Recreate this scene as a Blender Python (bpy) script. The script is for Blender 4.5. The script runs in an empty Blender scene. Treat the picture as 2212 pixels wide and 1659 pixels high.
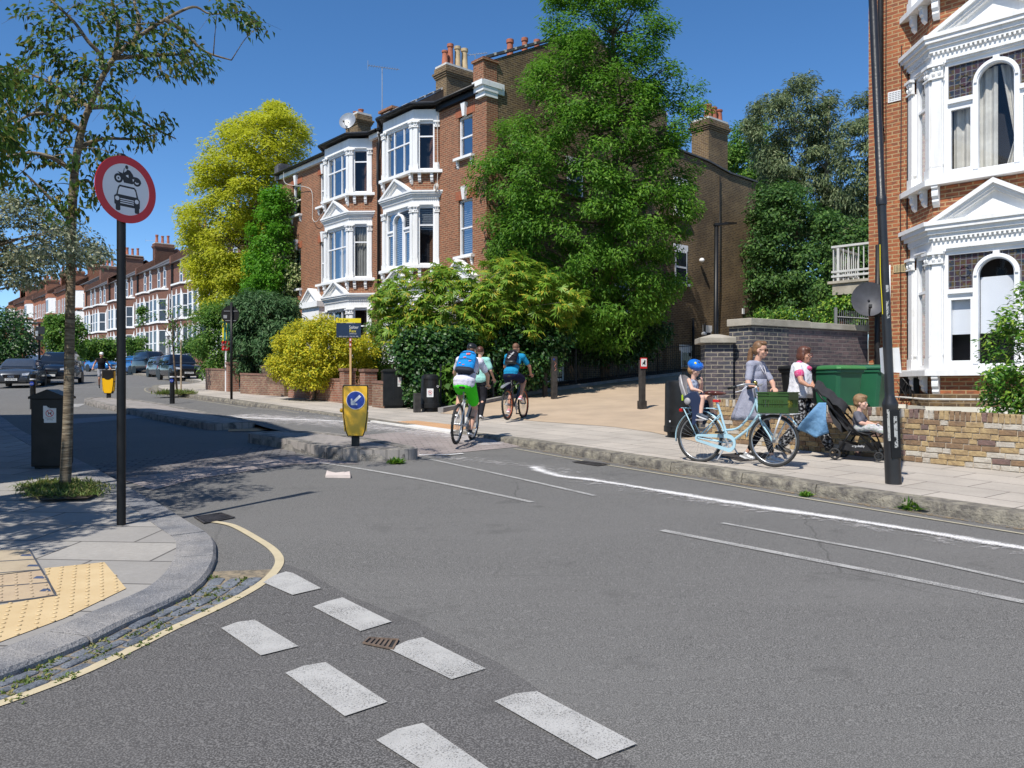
import bpy, bmesh, math, random
import numpy as np
from mathutils import Vector, Matrix
from mathutils.geometry import tessellate_polygon
R = math.radians
random.seed(7); rng = np.random.default_rng(7)
SC = bpy.context.scene
COL = SC.collection
# ---------------- camera, light, exposure ----------------
F, CX, HY, CAMH, SL = 1783.0, 1106.0, 839.5, 1.6, 0.0407
cd = bpy.data.cameras.new('camera'); cam = bpy.data.objects.new('camera', cd); COL.objects.link(cam)
cam.location = (0, 0, CAMH); cam.rotation_euler = (R(90), 0, 0)
cd.sensor_width = 36; cd.lens = 36*F/2212; cd.shift_y = 0.0045; cd.clip_start = 0.05; cd.clip_end = 2000
SC.camera = cam
W = bpy.data.worlds.new('World'); SC.world = W; W.use_nodes = True
nt = W.node_tree; sky = nt.nodes.new('ShaderNodeTexSky'); sky.sky_type = 'NISHITA'; sky.sun_disc = False
SUN_EL, SUN_AZ = 54.0, 30.0          # sun stands behind the camera, 30 degrees to its left
sky.sun_elevation = R(SUN_EL); sky.sun_rotation = R(180+SUN_AZ)
sky.air_density = 1.0; sky.dust_density = 0.0; sky.ozone_density = 2.2; sky.altitude = 3000
hs = nt.nodes.new('ShaderNodeHueSaturation'); hs.inputs['Saturation'].default_value = 1.22; hs.inputs['Hue'].default_value = .5; hs.inputs['Value'].default_value = 1.08
gm = nt.nodes.new('ShaderNodeGamma'); gm.inputs[1].default_value = 1.0
nt.links.new(sky.outputs[0], hs.inputs['Color']); nt.links.new(hs.outputs[0], nt.nodes['Background'].inputs[0]); nt.nodes['Background'].inputs[1].default_value = 0.12
sd = bpy.data.lights.new('sun', 'SUN'); sd.energy = 4.3; sd.angle = R(0.55); sd.color = (1.0, 0.955, 0.88)
so = bpy.data.objects.new('sun', sd); COL.objects.link(so)
sv = Vector((-math.sin(R(SUN_AZ))*math.cos(R(SUN_EL)), -math.cos(R(SUN_AZ))*math.cos(R(SUN_EL)), math.sin(R(SUN_EL))))
so.rotation_euler = sv.to_track_quat('Z', 'Y').to_euler()
SC.view_settings.view_transform = 'Standard'; SC.view_settings.look = 'None'
SC.view_settings.exposure = 0.42; SC.view_settings.gamma = 1
SC.cycles.max_bounces = 7; SC.cycles.transparent_max_bounces = 24; SC.cycles.sample_clamp_indirect = 6
SC.cycles.use_denoising = True
# ---------------- places ----------------
def G(px, py, h=0):
    Y = F*(CAMH-h)/(py-HY+F*SL); return Vector(((px-CX)/F*Y, Y, SL*Y+h))
def at(px, py, Y): return Vector(((px-CX)/F*Y, Y, CAMH+(HY-py)/F*Y))
def gz(y, h=0): return SL*y+h
# ---------------- materials ----------------
def C4(c): return (c[0], c[1], c[2], 1)
class NT:
    def __init__(s, name):
        s.m = bpy.data.materials.new(name); s.m.use_nodes = True; s.t = s.m.node_tree; s.t.nodes.clear()
        s.out = s.n('OutputMaterial'); s.bs = s.n('BsdfPrincipled'); s.l(s.bs.outputs[0], s.out.inputs[0])
    def n(s, ty, **k):
        x = s.t.nodes.new('ShaderNode'+ty)
        for a, b in k.items():
            if a.startswith('i_'): x.inputs[a[2:].replace('_', ' ')].default_value = b
            else: setattr(x, a, b)
        return x
    def l(s, a, b): s.t.links.new(a, b)
    def co(s, kind='Object', scale=(1, 1, 1), rot=(0, 0, 0)):
        t = s.n('TexCoord'); m = s.n('Mapping'); m.inputs['Scale'].default_value = scale; m.inputs['Rotation'].default_value = rot
        s.l(t.outputs[kind], m.inputs[0]); return m.outputs[0]
    def noise(s, co, scale, detail=4, rough=.6):
        x = s.n('TexNoise'); x.inputs['Scale'].default_value = scale; x.inputs['Detail'].default_value = detail
        x.inputs['Roughness'].default_value = rough; s.l(co, x.inputs['Vector']); return x.outputs[0]
    def ramp(s, f, pts):
        x = s.n('ValToRGB'); e = x.color_ramp.elements
        while len(e) < len(pts): e.new(.5)
        for i, (p, c) in enumerate(pts): e[i].position = p; e[i].color = C4(c) if len(c) == 3 else c
        s.l(f, x.inputs[0]); return x.outputs[0]
    def mix(s, f, a, b, blend='MIX'):
        x = s.n('Mix', data_type='RGBA', blend_type=blend)
        for v, i in ((f, 0), (a, 6), (b, 7)):
            if hasattr(v, 'links'): s.l(v, x.inputs[i])
            elif i == 0: x.inputs[0].default_value = v
            else: x.inputs[i].default_value = C4(v)
        return x.outputs[2]
    def bump(s, h, st=.3, d=.02):
        x = s.n('Bump'); x.inputs['Strength'].default_value = st; x.inputs['Distance'].default_value = d
        s.l(h, x.inputs['Height']); s.l(x.outputs[0], s.bs.inputs['Normal'])
    def fin(s, col=None, rough=.6, metal=0, spec=.5):
        if col is not None:
            if hasattr(col, 'links'): s.l(col, s.bs.inputs['Base Color'])
            else: s.bs.inputs['Base Color'].default_value = C4(col)
        if hasattr(rough, 'links'): s.l(rough, s.bs.inputs['Roughness'])
        else: s.bs.inputs['Roughness'].default_value = rough
        s.bs.inputs['Metallic'].default_value = metal; s.bs.inputs['Specular IOR Level'].default_value = spec
        return s.m
def mk(name, c, c2=None, scale=6, rough=.6, metal=0, bump=0, bs=40, spec=.5, p=(.35, .65), coat=0, bd=.01):
    m = NT(name); co = m.co('Object')
    if c2 is None: c2 = tuple(v*.82 for v in c)
    col = m.ramp(m.noise(co, scale), [(p[0], c), (p[1], c2)])
    if bump: m.bump(m.noise(co, bs, 5), bump, bd)
    if coat: m.bs.inputs['Coat Weight'].default_value = coat; m.bs.inputs['Coat Roughness'].default_value = .04
    return m.fin(col, rough, metal, spec)
def brick(name, c1, c2, mortar, w=.225, h=.075, ms=.009, dirt=(.05, .04, .035), damt=.35, third=None, bump=.5, kind='UV', rot=0, sc=1.7, off=.5):
    m = NT(name); co = m.co(kind, rot=(0, 0, rot))
    b = m.n('TexBrick', offset=off); b.inputs['Scale'].default_value = 1; b.inputs['Brick Width'].default_value = w
    b.inputs['Row Height'].default_value = h; b.inputs['Mortar Size'].default_value = ms; b.inputs['Mortar Smooth'].default_value = .2
    b.inputs['Color1'].default_value = C4(c1); b.inputs['Color2'].default_value = C4(c2); b.inputs['Mortar'].default_value = C4(mortar)
    m.l(co, b.inputs['Vector']); col = b.outputs[0]
    n1 = m.noise(co, sc, 5, .65)
    if third:
        f = m.ramp(m.noise(m.co(kind, (1/w*.5, 1/h*.5, 1)), 2.3, 1), [(.5, (0, 0, 0)), (.6, (1, 1, 1))])
        inv = m.n('Math', operation='SUBTRACT'); inv.inputs[0].default_value = 1; m.l(b.outputs['Fac'], inv.inputs[1])
        mm = m.n('Math', operation='MULTIPLY'); m.l(f, mm.inputs[0]); m.l(inv.outputs[0], mm.inputs[1])
        col = m.mix(mm.outputs[0], col, third)
    f2 = m.ramp(n1, [(.4, (0, 0, 0)), (.75, (damt, damt, damt))])
    col = m.mix(f2, col, dirt)
    col = m.mix(m.ramp(m.noise(co, 25, 3), [(.3, (.35, .35, .35)), (.7, (0, 0, 0))]), col, tuple(v*.55 for v in c1))
    hh = m.n('Math', operation='MULTIPLY_ADD'); m.l(b.outputs['Fac'], hh.inputs[0]); hh.inputs[1].default_value = -1; m.l(m.noise(co, 60, 3), hh.inputs[2])
    m.bump(hh.outputs[0], bump, .008)
    return m.fin(col, .85, 0, .25)
def leafmat(name, c1, c2, c3=None, trans=.35, rough=.55, spec=.25, frac=.2):
    rough = max(rough, .42); spec = min(spec, .35)
    m = NT(name); g = m.n('NewGeometry')
    pts = [(0, c1), (.5, c2)] if not c3 else [(0, c1), (1-frac-.15, c2), (1-frac, c3)]
    col = m.ramp(g.outputs['Random Per Island'], pts)
    col = m.mix(m.ramp(m.noise(m.co('Object'), 1.1, 3), [(.35, (.35, .35, .35)), (.65, (0, 0, 0))]), col, tuple(v*.45 for v in c1))
    m.fin(col, rough, 0, spec)
    tr = m.n('BsdfTranslucent'); tc = m.mix(.5, col, tuple(min(1, v*1.6) for v in c2)); m.l(tc, tr.inputs[0])
    mx = m.n('MixShader'); mx.inputs[0].default_value = trans; m.l(m.bs.outputs[0], mx.inputs[1]); m.l(tr.outputs[0], mx.inputs[2]); m.l(mx.outputs[0], m.out.inputs[0])
    return m.m
def glassmat(name, tint=(.75, .8, .82), refl=.14):
    m = NT(name); t = m.n('BsdfTransparent'); t.inputs[0].default_value = C4(tint); gl = m.n('BsdfGlossy'); gl.inputs['Roughness'].default_value = .02
    gl.inputs[0].default_value = (.9, .95, 1, 1)
    lw = m.n('LayerWeight'); lw.inputs[0].default_value = .35
    a = m.n('Math', operation='MULTIPLY_ADD'); m.l(lw.outputs['Fresnel'], a.inputs[0]); a.inputs[1].default_value = .35; a.inputs[2].default_value = refl
    mx = m.n('MixShader'); m.l(a.outputs[0], mx.inputs[0]); m.l(t.outputs[0], mx.inputs[1]); m.l(gl.outputs[0], mx.inputs[2]); m.l(mx.outputs[0], m.out.inputs[0])
    return m.m
# ---------------- mesh builder ----------------
class MB:
    def __init__(s): s.v = []; s.f = []; s.mi = []; s.uv = {}; s.m = 0; s.M = None
    def add(s, vs, fs):
        o = len(s.v)
        for p in vs:
            p = Vector(p); s.v.append(s.M @ p if s.M is not None else p)
        for f in fs: s.f.append(tuple(o+i for i in f)); s.mi.append(s.m)
        return s
    def box(s, c, d, M=None, tx=1, ty=1):
        x, y, z = [v/2 for v in d]; c = Vector(c)
        vs = [(-x, -y, -z), (x, -y, -z), (x, y, -z), (-x, y, -z), (-x*tx, -y*ty, z), (x*tx, -y*ty, z), (x*tx, y*ty, z), (-x*tx, y*ty, z)]
        vs = [(M @ Vector(v) if M is not None else Vector(v))+c for v in vs]
        return s.add(vs, [(0, 3, 2, 1), (4, 5, 6, 7), (0, 1, 5, 4), (1, 2, 6, 5), (2, 3, 7, 6), (3, 0, 4, 7)])
    def bb(s, x0, x1, y0, y1, z0, z1): return s.box(((x0+x1)/2, (y0+y1)/2, (z0+z1)/2), (abs(x1-x0), abs(y1-y0), abs(z1-z0)))
    def quad(s, a, b, c, d): return s.add([a, b, c, d], [(0, 1, 2, 3)])
    def loop(s, A, B, caps=True):        # join two equal rings
        n = len(A); fs = [(i, (i+1) % n, n+(i+1) % n, n+i) for i in range(n)]
        if caps: fs += [tuple(range(n-1, -1, -1)), tuple(range(n, 2*n))]
        return s.add(list(A)+list(B), fs)
    def prism(s, poly, z0, z1):          # poly of (x,y); z may be numbers
        a = sum(poly[i][0]*poly[(i+1) % len(poly)][1]-poly[(i+1) % len(poly)][0]*poly[i][1] for i in range(len(poly)))
        if a < 0: poly = poly[::-1]
        return s.loop([(p[0], p[1], z0) for p in poly], [(p[0], p[1], z1) for p in poly])
    def ext(s, poly, T, d0, d1):         # poly in (s,z), T(s,z,d) -> point
        return s.loop([T(a, b, d0) for a, b in poly], [T(a, b, d1) for a, b in poly])
    def rings(s, rs, cap=True, closed=False):
        n = len(rs[0]); o = len(s.v); vs = [p for r in rs for p in r]; fs = []
        K = len(rs)
        for k in range(K if closed else K-1):
            k2 = (k+1) % K
            for i in range(n): fs.append((k*n+i, k*n+(i+1) % n, k2*n+(i+1) % n, k2*n+i))
        if cap and not closed: fs += [tuple(range(n-1, -1, -1)), tuple((K-1)*n+i for i in range(n))]
        return s.add(vs, fs)
    def tube(s, pts, r, n=8, cap=True, flat=None):
        pts = [Vector(p) for p in pts]; K = len(pts); rr = r if hasattr(r, '__len__') else [r]*K
        up = None; rs = []
        for i, p in enumerate(pts):
            t = (pts[min(i+1, K-1)]-pts[max(i-1, 0)])
            if t.length < 1e-9: t = Vector((0, 0, 1))
            t.normalize()
            if up is None:
                up = Vector((0, 0, 1)) if abs(t.z) < .9 else Vector((1, 0, 0))
            a = t.cross(up).normalized(); b = a.cross(t).normalized(); up = b
            fl = flat or 1
            rs.append([p+a*rr[i]*math.cos(2*math.pi*j/n)+b*rr[i]*fl*math.sin(2*math.pi*j/n) for j in range(n)])
        return s.rings(rs, cap)
    def lathe(s, prof, n=20, c=(0, 0, 0), cap=True):
        c = Vector(c)
        return s.rings([[c+Vector((r*math.cos(2*math.pi*j/n), r*math.sin(2*math.pi*j/n), z)) for j in range(n)] for r, z in prof], cap)
    def ell(s, c, r, n=12, m=8, M=None):
        c = Vector(c); rs = []
        for k in range(m+1):
            th = -math.pi/2+math.pi*k/m; th = max(min(th, math.pi/2-.05), -math.pi/2+.05)
            ring = []
            for j in range(n):
                q = Vector((r[0]*math.cos(th)*math.cos(2*math.pi*j/n), r[1]*math.cos(th)*math.sin(2*math.pi*j/n), r[2]*math.sin(th)))
                ring.append((M @ q if M is not None else q)+c)
            rs.append(ring)
        return s.rings(rs)
    def torus(s, c, ax, R0, r, n=40, m=8, rz=None):
        c = Vector(c); ax = Vector(ax).normalized(); a = ax.orthogonal().normalized(); b = ax.cross(a)
        rs = []
        for i in range(n):
            t = 2*math.pi*i/n; d = a*math.cos(t)+b*math.sin(t)
            rs.append([c+d*(R0+r*math.cos(2*math.pi*j/m))+ax*(rz or r)*math.sin(2*math.pi*j/m) for j in range(m)])
        return s.rings(rs, closed=True)
    def build(s, name, mats, parent=None, smooth=False, bevel=0, kind=None, uv=True, loc=None, autos=None):
        me = bpy.data.meshes.new(name)
        me.from_pydata([tuple(v) for v in s.v], [], s.f)
        if not isinstance(mats, (list, tuple)): mats = [mats]
        for m in mats: me.materials.append(m)
        if len(mats) > 1: me.polygons.foreach_set('material_index', s.mi)
        if uv: autouv(me)
        if smooth: me.polygons.foreach_set('use_smooth', [True]*len(me.polygons))
        me.update()
        if smooth and autos:
            try: me.set_sharp_from_angle(angle=R(autos))
            except Exception: pass
        o = bpy.data.objects.new(name, me); COL.objects.link(o)
        if parent: o.parent = parent
        if kind: o['kind'] = kind
        if loc is not None: o.location = loc
        if bevel:
            b = o.modifiers.new('bevel', 'BEVEL'); b.width = bevel; b.segments = 2; b.limit_method = 'ANGLE'; b.angle_limit = R(40)
        return o
def autouv(me):
    n = len(me.loops)
    if not n: return
    uvl = me.uv_layers.new(name='UVMap')
    co = np.empty(len(me.vertices)*3); me.vertices.foreach_get('co', co); co = co.reshape(-1, 3)
    li = np.empty(n, dtype=np.int32); me.loops.foreach_get('vertex_index', li)
    npol = len(me.polygons); no = np.empty(npol*3); me.polygons.foreach_get('normal', no); no = no.reshape(-1, 3)
    ls = np.empty(npol, dtype=np.int32); me.polygons.foreach_get('loop_start', ls); lt = np.empty(npol, dtype=np.int32); me.polygons.foreach_get('loop_total', lt)
    pid = np.zeros(n, dtype=np.int32)
    pid[ls] = 1; order = np.argsort(ls); pid = order[np.cumsum(pid)-1] if not np.all(order[:-1] <= order[1:]) else np.cumsum(pid)-1
    N = no[pid]; P = co[li]
    flat = np.abs(N[:, 2]) > .8
    L = np.hypot(N[:, 0], N[:, 1])+1e-9
    u = np.where(flat, P[:, 0], (-N[:, 1]*P[:, 0]+N[:, 0]*P[:, 1])/L); v = np.where(flat, P[:, 1], P[:, 2])
    uvl.data.foreach_set('uv', np.stack([u, v], 1).ravel())
def tag(o, label=None, cat=None, group=None, kind=None):
    if label: o['label'] = label
    if cat: o['category'] = cat
    if group: o['group'] = group
    if kind: o['kind'] = kind
    return o
def thing(name, label, cat, loc=(0, 0, 0), rz=0, group=None, kind=None):
    o = bpy.data.objects.new(name, None); COL.objects.link(o); o.location = loc; o.rotation_euler = (0, 0, rz); o.empty_display_size = .2
    return tag(o, label, cat, group, kind)
def dup(root, loc=None, rz=None, label=None):
    r = root.copy(); COL.objects.link(r)
    if loc is not None: r.location = loc
    if rz is not None: r.rotation_euler = (0, 0, rz)
    if label: r['label'] = label
    def rec(a, b):
        for ch in list(a.children):
            c = ch.copy(); COL.objects.link(c); c.parent = b; rec(ch, c)
    rec(root, r); return r
def bake(o):
    dg = bpy.context.evaluated_depsgraph_get(); dg.update(); ev = o.evaluated_get(dg)
    me = bpy.data.meshes.new_from_object(ev); o.modifiers.clear(); o.data = me; return o
def cr(pts, n=6, closed=False):
    P = [np.array(tuple(p), float) for p in pts]; K = len(P); out = []
    rngk = range(K if closed else K-1)
    for i in rngk:
        if closed: a, b, c, d = P[i-1], P[i], P[(i+1) % K], P[(i+2) % K]
        else: a, b, c, d = P[max(i-1, 0)], P[i], P[i+1], P[min(i+2, K-1)]
        for k in range(n):
            t = k/n; out.append(.5*((2*b)+(c-a)*t+(2*a-5*b+4*c-d)*t*t+(3*b-a-3*c+d)*t**3))
    if not closed: out.append(P[-1])
    return [Vector(p) for p in out]
def slab(name, xy, h, mat, th=.3, kind='structure', bevel=0):   # follows the sloping ground
    b = MB(); a = sum(xy[i][0]*xy[(i+1) % len(xy)][1]-xy[(i+1) % len(xy)][0]*xy[i][1] for i in range(len(xy)))
    if a < 0: xy = xy[::-1]
    b.loop([(p[0], p[1], gz(p[1], h-th)) for p in xy], [(p[0], p[1], gz(p[1], h)) for p in xy])
    return b.build(name, mat, kind=kind, bevel=bevel)
def sheet(name, xy, h, mat, kind='structure'):
    b = MB(); b.add([(p[0], p[1], gz(p[1], h)) for p in xy], [tuple(range(len(xy)))]); o = b.build(name, mat, kind=kind)
    if o.data.polygons[0].normal.z < 0: o.data.flip_normals()
    return o
def ribbon(name, pts, w, h, mat, kind='structure', hf=None):     # UV: u in metres along, v 0..1 across
    pts = [Vector((p[0], p[1])) for p in pts]; K = len(pts); ws = w if hasattr(w, '__len__') else [w]*K
    vs = []; us = [0]
    for i in range(K):
        t = (pts[min(i+1, K-1)]-pts[max(i-1, 0)]).normalized(); n = Vector((-t.y, t.x))
        for s_ in (-1, 1):
            q = pts[i]+n*s_*ws[i]/2; vs.append((q.x, q.y, gz(q.y, h+(hf(q.x, q.y) if hf else 0))))
        if i: us.append(us[-1]+(pts[i]-pts[i-1]).length)
    me = bpy.data.meshes.new(name); fs = [(2*i, 2*i+2, 2*i+3, 2*i+1) for i in range(K-1)]
    me.from_pydata(vs, [], fs); me.materials.append(mat); uvl = me.uv_layers.new(name='UVMap')
    for i in range(K-1):
        for j, (k, v) in enumerate(((i, 0), (i+1, 0), (i+1, 1), (i, 1))): uvl.data[i*4+j].uv = (us[k], v)
    if me.polygons[0].normal.z < 0: me.flip_normals()
    o = bpy.data.objects.new(name, me); COL.objects.link(o)
    if kind: o['kind'] = kind
    return o
def offset(pts, d):
    out = []; K = len(pts)
    for i in range(K):
        t = (Vector(pts[min(i+1, K-1)][:2])-Vector(pts[max(i-1, 0)][:2])).normalized(); n = Vector((-t.y, t.x)); out.append(Vector(pts[i][:2])+n*d)
    return out
# ================= ground, roads, pavements =================
def zb(x, y): return (.3472*x, 932.6+.3472*y)
def gl(pts, h): return [G(p[0], p[1], h) for p in pts]
def asphalt(name, c, spk, sc=160):
    m = NT(name); co = m.co('Object')
    n1 = m.noise(co, sc, 2, .5); col = m.ramp(n1, [(.38, tuple(v*.55 for v in c)), (.5, c), (.62, spk)])
    n2 = m.noise(co, .35, 5, .6); col = m.mix(m.ramp(n2, [(.35, (0, 0, 0)), (.7, (.5, .5, .5))]), col, tuple(v*1.35 for v in c))
    v = m.n('TexVoronoi'); v.inputs['Scale'].default_value = 95; m.l(co, v.inputs['Vector'])
    f = m.ramp(v.outputs['Distance'], [(.0, (1, 1, 1)), (.12, (0, 0, 0))])
    g = m.noise(co, 30, 1); f = m.mix(1, f, m.ramp(g, [(.55, (0, 0, 0)), (.62, (.8, .8, .8))]), 'MULTIPLY'); col = m.mix(f, col, (.34, .33, .31))
    w = m.noise(co, 2.2, 3); cv = m.n('TexVoronoi', feature='DISTANCE_TO_EDGE'); cv.inputs['Scale'].default_value = .33; ad = m.n('MixRGB'); ad.inputs[0].default_value = .12; m.l(co, ad.inputs[1]); wn = m.n('TexNoise'); wn.inputs['Scale'].default_value = 3; m.l(co, wn.inputs['Vector']); m.l(wn.outputs['Color'], ad.inputs[2]); m.l(ad.outputs[0], cv.inputs['Vector'])
    cf = m.ramp(cv.outputs['Distance'], [(0, (.45, .45, .45)), (.004, (0, 0, 0))]); cm = m.ramp(m.noise(co, .5, 2), [(.52, (0, 0, 0)), (.6, (1, 1, 1))]); col = m.mix(m.mix(1, cf, cm, 'MULTIPLY'), col, tuple(v*.3 for v in c))
    col = m.mix(m.ramp(m.noise(co, 1.3, 4, .7), [(.6, (0, 0, 0)), (.72, (.38, .38, .38))]), col, tuple(v*.45 for v in c))
    col = m.mix(m.ramp(m.noise(m.co('Object', (.25, 1.1, 1), (0, 0, R(-55))), .9, 4, .6), [(.45, (0, 0, 0)), (.7, (.3, .3, .3))]), col, tuple(v*1.6 for v in c))
    m.bump(n1, .55, .006); return m.fin(col, .9, 0, .25)
M_road = asphalt('asphalt_worn', (.118, .114, .108), (.25, .242, .228))
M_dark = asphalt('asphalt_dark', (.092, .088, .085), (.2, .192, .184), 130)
def paint(name, c, lo=.36, hi=.46, sc=55, edge=.0):
    m = NT(name); co = m.co('Object'); uv = m.n('TexCoord').outputs['UV']
    n = m.noise(co, sc, 4, .75); n2 = m.noise(co, 3.5, 3)
    a = m.n('Math', operation='MULTIPLY_ADD'); m.l(n2, a.inputs[0]); a.inputs[1].default_value = .35; m.l(n, a.inputs[2])
    f = a.outputs[0]
    if edge:
        sp = m.n('SeparateXYZ'); m.l(uv, sp.inputs[0]); ab = m.n('Math', operation='ABSOLUTE'); sb = m.n('Math', operation='SUBTRACT'); m.l(sp.outputs['Y'], sb.inputs[0]); sb.inputs[1].default_value = .5
        m.l(sb.outputs[0], ab.inputs[0]); ee = m.n('Math', operation='MULTIPLY_ADD'); m.l(ab.outputs[0], ee.inputs[0]); ee.inputs[1].default_value = -edge; m.l(f, ee.inputs[2]); f = ee.outputs[0]
    fac = m.ramp(f, [(lo, (0, 0, 0)), (hi, (1, 1, 1))])
    col = m.mix(m.ramp(m.noise(co, 9, 4), [(.4, (0, 0, 0)), (.7, (.35, .35, .35))]), c, tuple(v*.6 for v in c)); m.bump(n, .5, .004)
    m.fin(col, .8, 0, .3); t = m.n('BsdfTransparent'); mx = m.n('MixShader'); m.l(fac, mx.inputs[0]); m.l(t.outputs[0], mx.inputs[1]); m.l(m.bs.outputs[0], mx.inputs[2]); m.l(mx.outputs[0], m.out.inputs[0])
    return m.m
M_white = paint('road_paint_white', (.43, .42, .40), .47, .66, 120)
M_whiteworn = paint('road_paint_worn', (.42, .41, .39), .5, .72, 110)
M_yellow = paint('road_paint_cream', (.52, .44, .29), .38, .5, 70)
M_dust = paint('white_powder', (.74, .72, .70), .40, .62, 70, .7)
M_dust2 = paint('white_powder_thin', (.62, .58, .56), .44, .95, 7, .5)
M_granite = mk('granite_kerb', (.30, .285, .265), (.2, .19, .185), 4, .8, bump=.6, bs=60, bd=.01)
def speckle(name, c1, c2, sp1, sp2, sc=1.6, s2=140):
    m = NT(name); co = m.co('Object'); col = m.ramp(m.noise(co, sc, 3), [(.35, c1), (.65, c2)]); f = m.noise(co, s2, 2)
    col = m.mix(m.ramp(f, [(.36, (.8, .8, .8)), (.46, (0, 0, 0))]), col, sp1); col = m.mix(m.ramp(f, [(.56, (0, 0, 0)), (.66, (.8, .8, .8))]), col, sp2)
    col = m.mix(m.ramp(m.noise(co, 6, 5), [(.45, (0, 0, 0)), (.7, (.45, .45, .45))]), col, tuple(v*.5 for v in c2)); m.bump(m.noise(co, 40, 5), .8, .014); return m.fin(col, .8, 0, .3)
M_granite_b = speckle('granite_kerb_blue', (.30, .285, .27), (.17, .175, .19), (.07, .07, .075), (.42, .40, .38))
M_kerbrough = mk('granite_kerb_weathered', (.3, .27, .21), (.10, .09, .08), 7, .9, bump=1, bs=28, bd=.03)
SA = R(36)
M_flag = brick('paving_flags', (.52, .465, .40), (.42, .38, .33), (.10, .09, .08), w=.9, h=.6, ms=.009, dirt=(.2, .18, .16), damt=.5, bump=.25, kind='Object', rot=-R(126), sc=.9)
M_flag_l = brick('paving_flags_corner', (.40, .375, .34), (.31, .295, .275), (.07, .065, .06), w=.9, h=.6, ms=.011, dirt=(.18, .17, .16), damt=.5, bump=.25, kind='Object', rot=R(4), sc=.9)
M_sett = brick('granite_setts', (.2, .19, .185), (.13, .125, .13), (.06, .055, .05), w=.26, h=.12, ms=.016, dirt=(.3, .25, .23), damt=.6, bump=1, kind='Object', rot=-R(12), sc=1.2)
M_settpink = brick('dusty_setts', (.32, .27, .255), (.25, .215, .2), (.17, .15, .14), w=.24, h=.11, ms=.012, dirt=(.42, .37, .35), damt=.7, bump=.6, kind='Object', rot=-R(12), sc=1.2)
M_isl = brick('island_setts', (.34, .305, .28), (.27, .25, .23), (.16, .15, .14), w=.3, h=.13, ms=.012, dirt=(.4, .36, .33), damt=.6, bump=.6, kind='Object', rot=-R(140), sc=1.1)
M_gravel = mk('resin_gravel', (.46, .35, .245), (.38, .29, .205), 1.2, .9, bump=.7, bs=150, bd=.006)
M_soil = mk('soil', (.07, .05, .035), (.03, .022, .015), 3, .95, bump=.8, bs=20, bd=.03)
M_tact_y = mk('tactile_buff', (.58, .44, .245), (.52, .38, .2), 3, .8, bump=.3, bs=80)
M_tact_o = mk('tactile_orange', (.56, .33, .17), (.48, .28, .15), 3, .8, bump=.3, bs=80)
M_sand = mk('gutter_grit', (.30, .24, .16), (.12, .105, .08), 22, .95, bump=.8, bs=90, bd=.01)
M_moss = leafmat('weed_leaf', (.08, .13, .02), (.16, .22, .03), (.25, .24, .06))
M_iron = mk('cast_iron', (.12, .105, .1), (.055, .05, .05), 9, .6, .6, bump=.4)
# road: one sheet to the horizon
b = MB(); ys = [-60, -5, 0, 5, 10, 20, 40, 80, 200, 700]; xs = [-500, -60, -20, -8, 0, 8, 20, 60, 500]
for i in range(len(ys)-1):
    for j in range(len(xs)-1):
        b.quad(*[(x, y, gz(y)) for x, y in ((xs[j], ys[i]), (xs[j+1], ys[i]), (xs[j+1], ys[i+1]), (xs[j], ys[i+1]))])
b.build('road', M_road, kind='structure')
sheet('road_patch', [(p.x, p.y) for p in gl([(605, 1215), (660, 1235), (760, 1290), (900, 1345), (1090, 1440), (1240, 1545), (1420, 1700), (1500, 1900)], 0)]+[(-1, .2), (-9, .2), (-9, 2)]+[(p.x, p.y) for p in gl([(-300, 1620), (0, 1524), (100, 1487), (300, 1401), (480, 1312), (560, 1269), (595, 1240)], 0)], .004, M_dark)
def th(x, y):       # height of the raised table above the road
    a = Vector((-1.5, 12.95)); n = Vector((-.665, .747)).normalized(); s = (Vector((x, y))-a).dot(n)
    return 0 if s < 0 else .085*min(1, s/1.3)*max(0, min(1, (13-s)/2.5))
# right-hand kerb line, near right to far left
KR = [(11.0, -1.5), (8.8, 1.6), (7.3, 3.9), (5.9, 6.0), (4.74, 7.62), (3.96, 8.7), (3.34, 9.6), (2.8, 10.45), (1.85, 11.8), (1.0, 13.1), (0.08, 14.5), (-1.15, 15.9), (-2.1, 17.2), (-3.15, 18.6), (-4.7, 20.8), (-6.2, 22.9), (-7.7, 25.0), (-9.83, 27.9), (-12.4, 31.3), (-14.56, 34.3), (-16.0, 36.8), (-17.1, 39.2), (-17.5, 40.6), (-17.2, 41.8), (-16.9, 43), (-18.3, 47.5), (-24, 57), (-33, 70), (-45, 88), (-63, 112), (-100, 160), (-160, 250)]
krs = cr([(x, y, 0) for x, y in KR], 5)
far = [(-160, 600), (400, 600), (400, -1.5)]
slab('pavement_right', [(p.x, p.y) for p in offset(krs, -.28)]+far, .12, M_flag)
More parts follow.
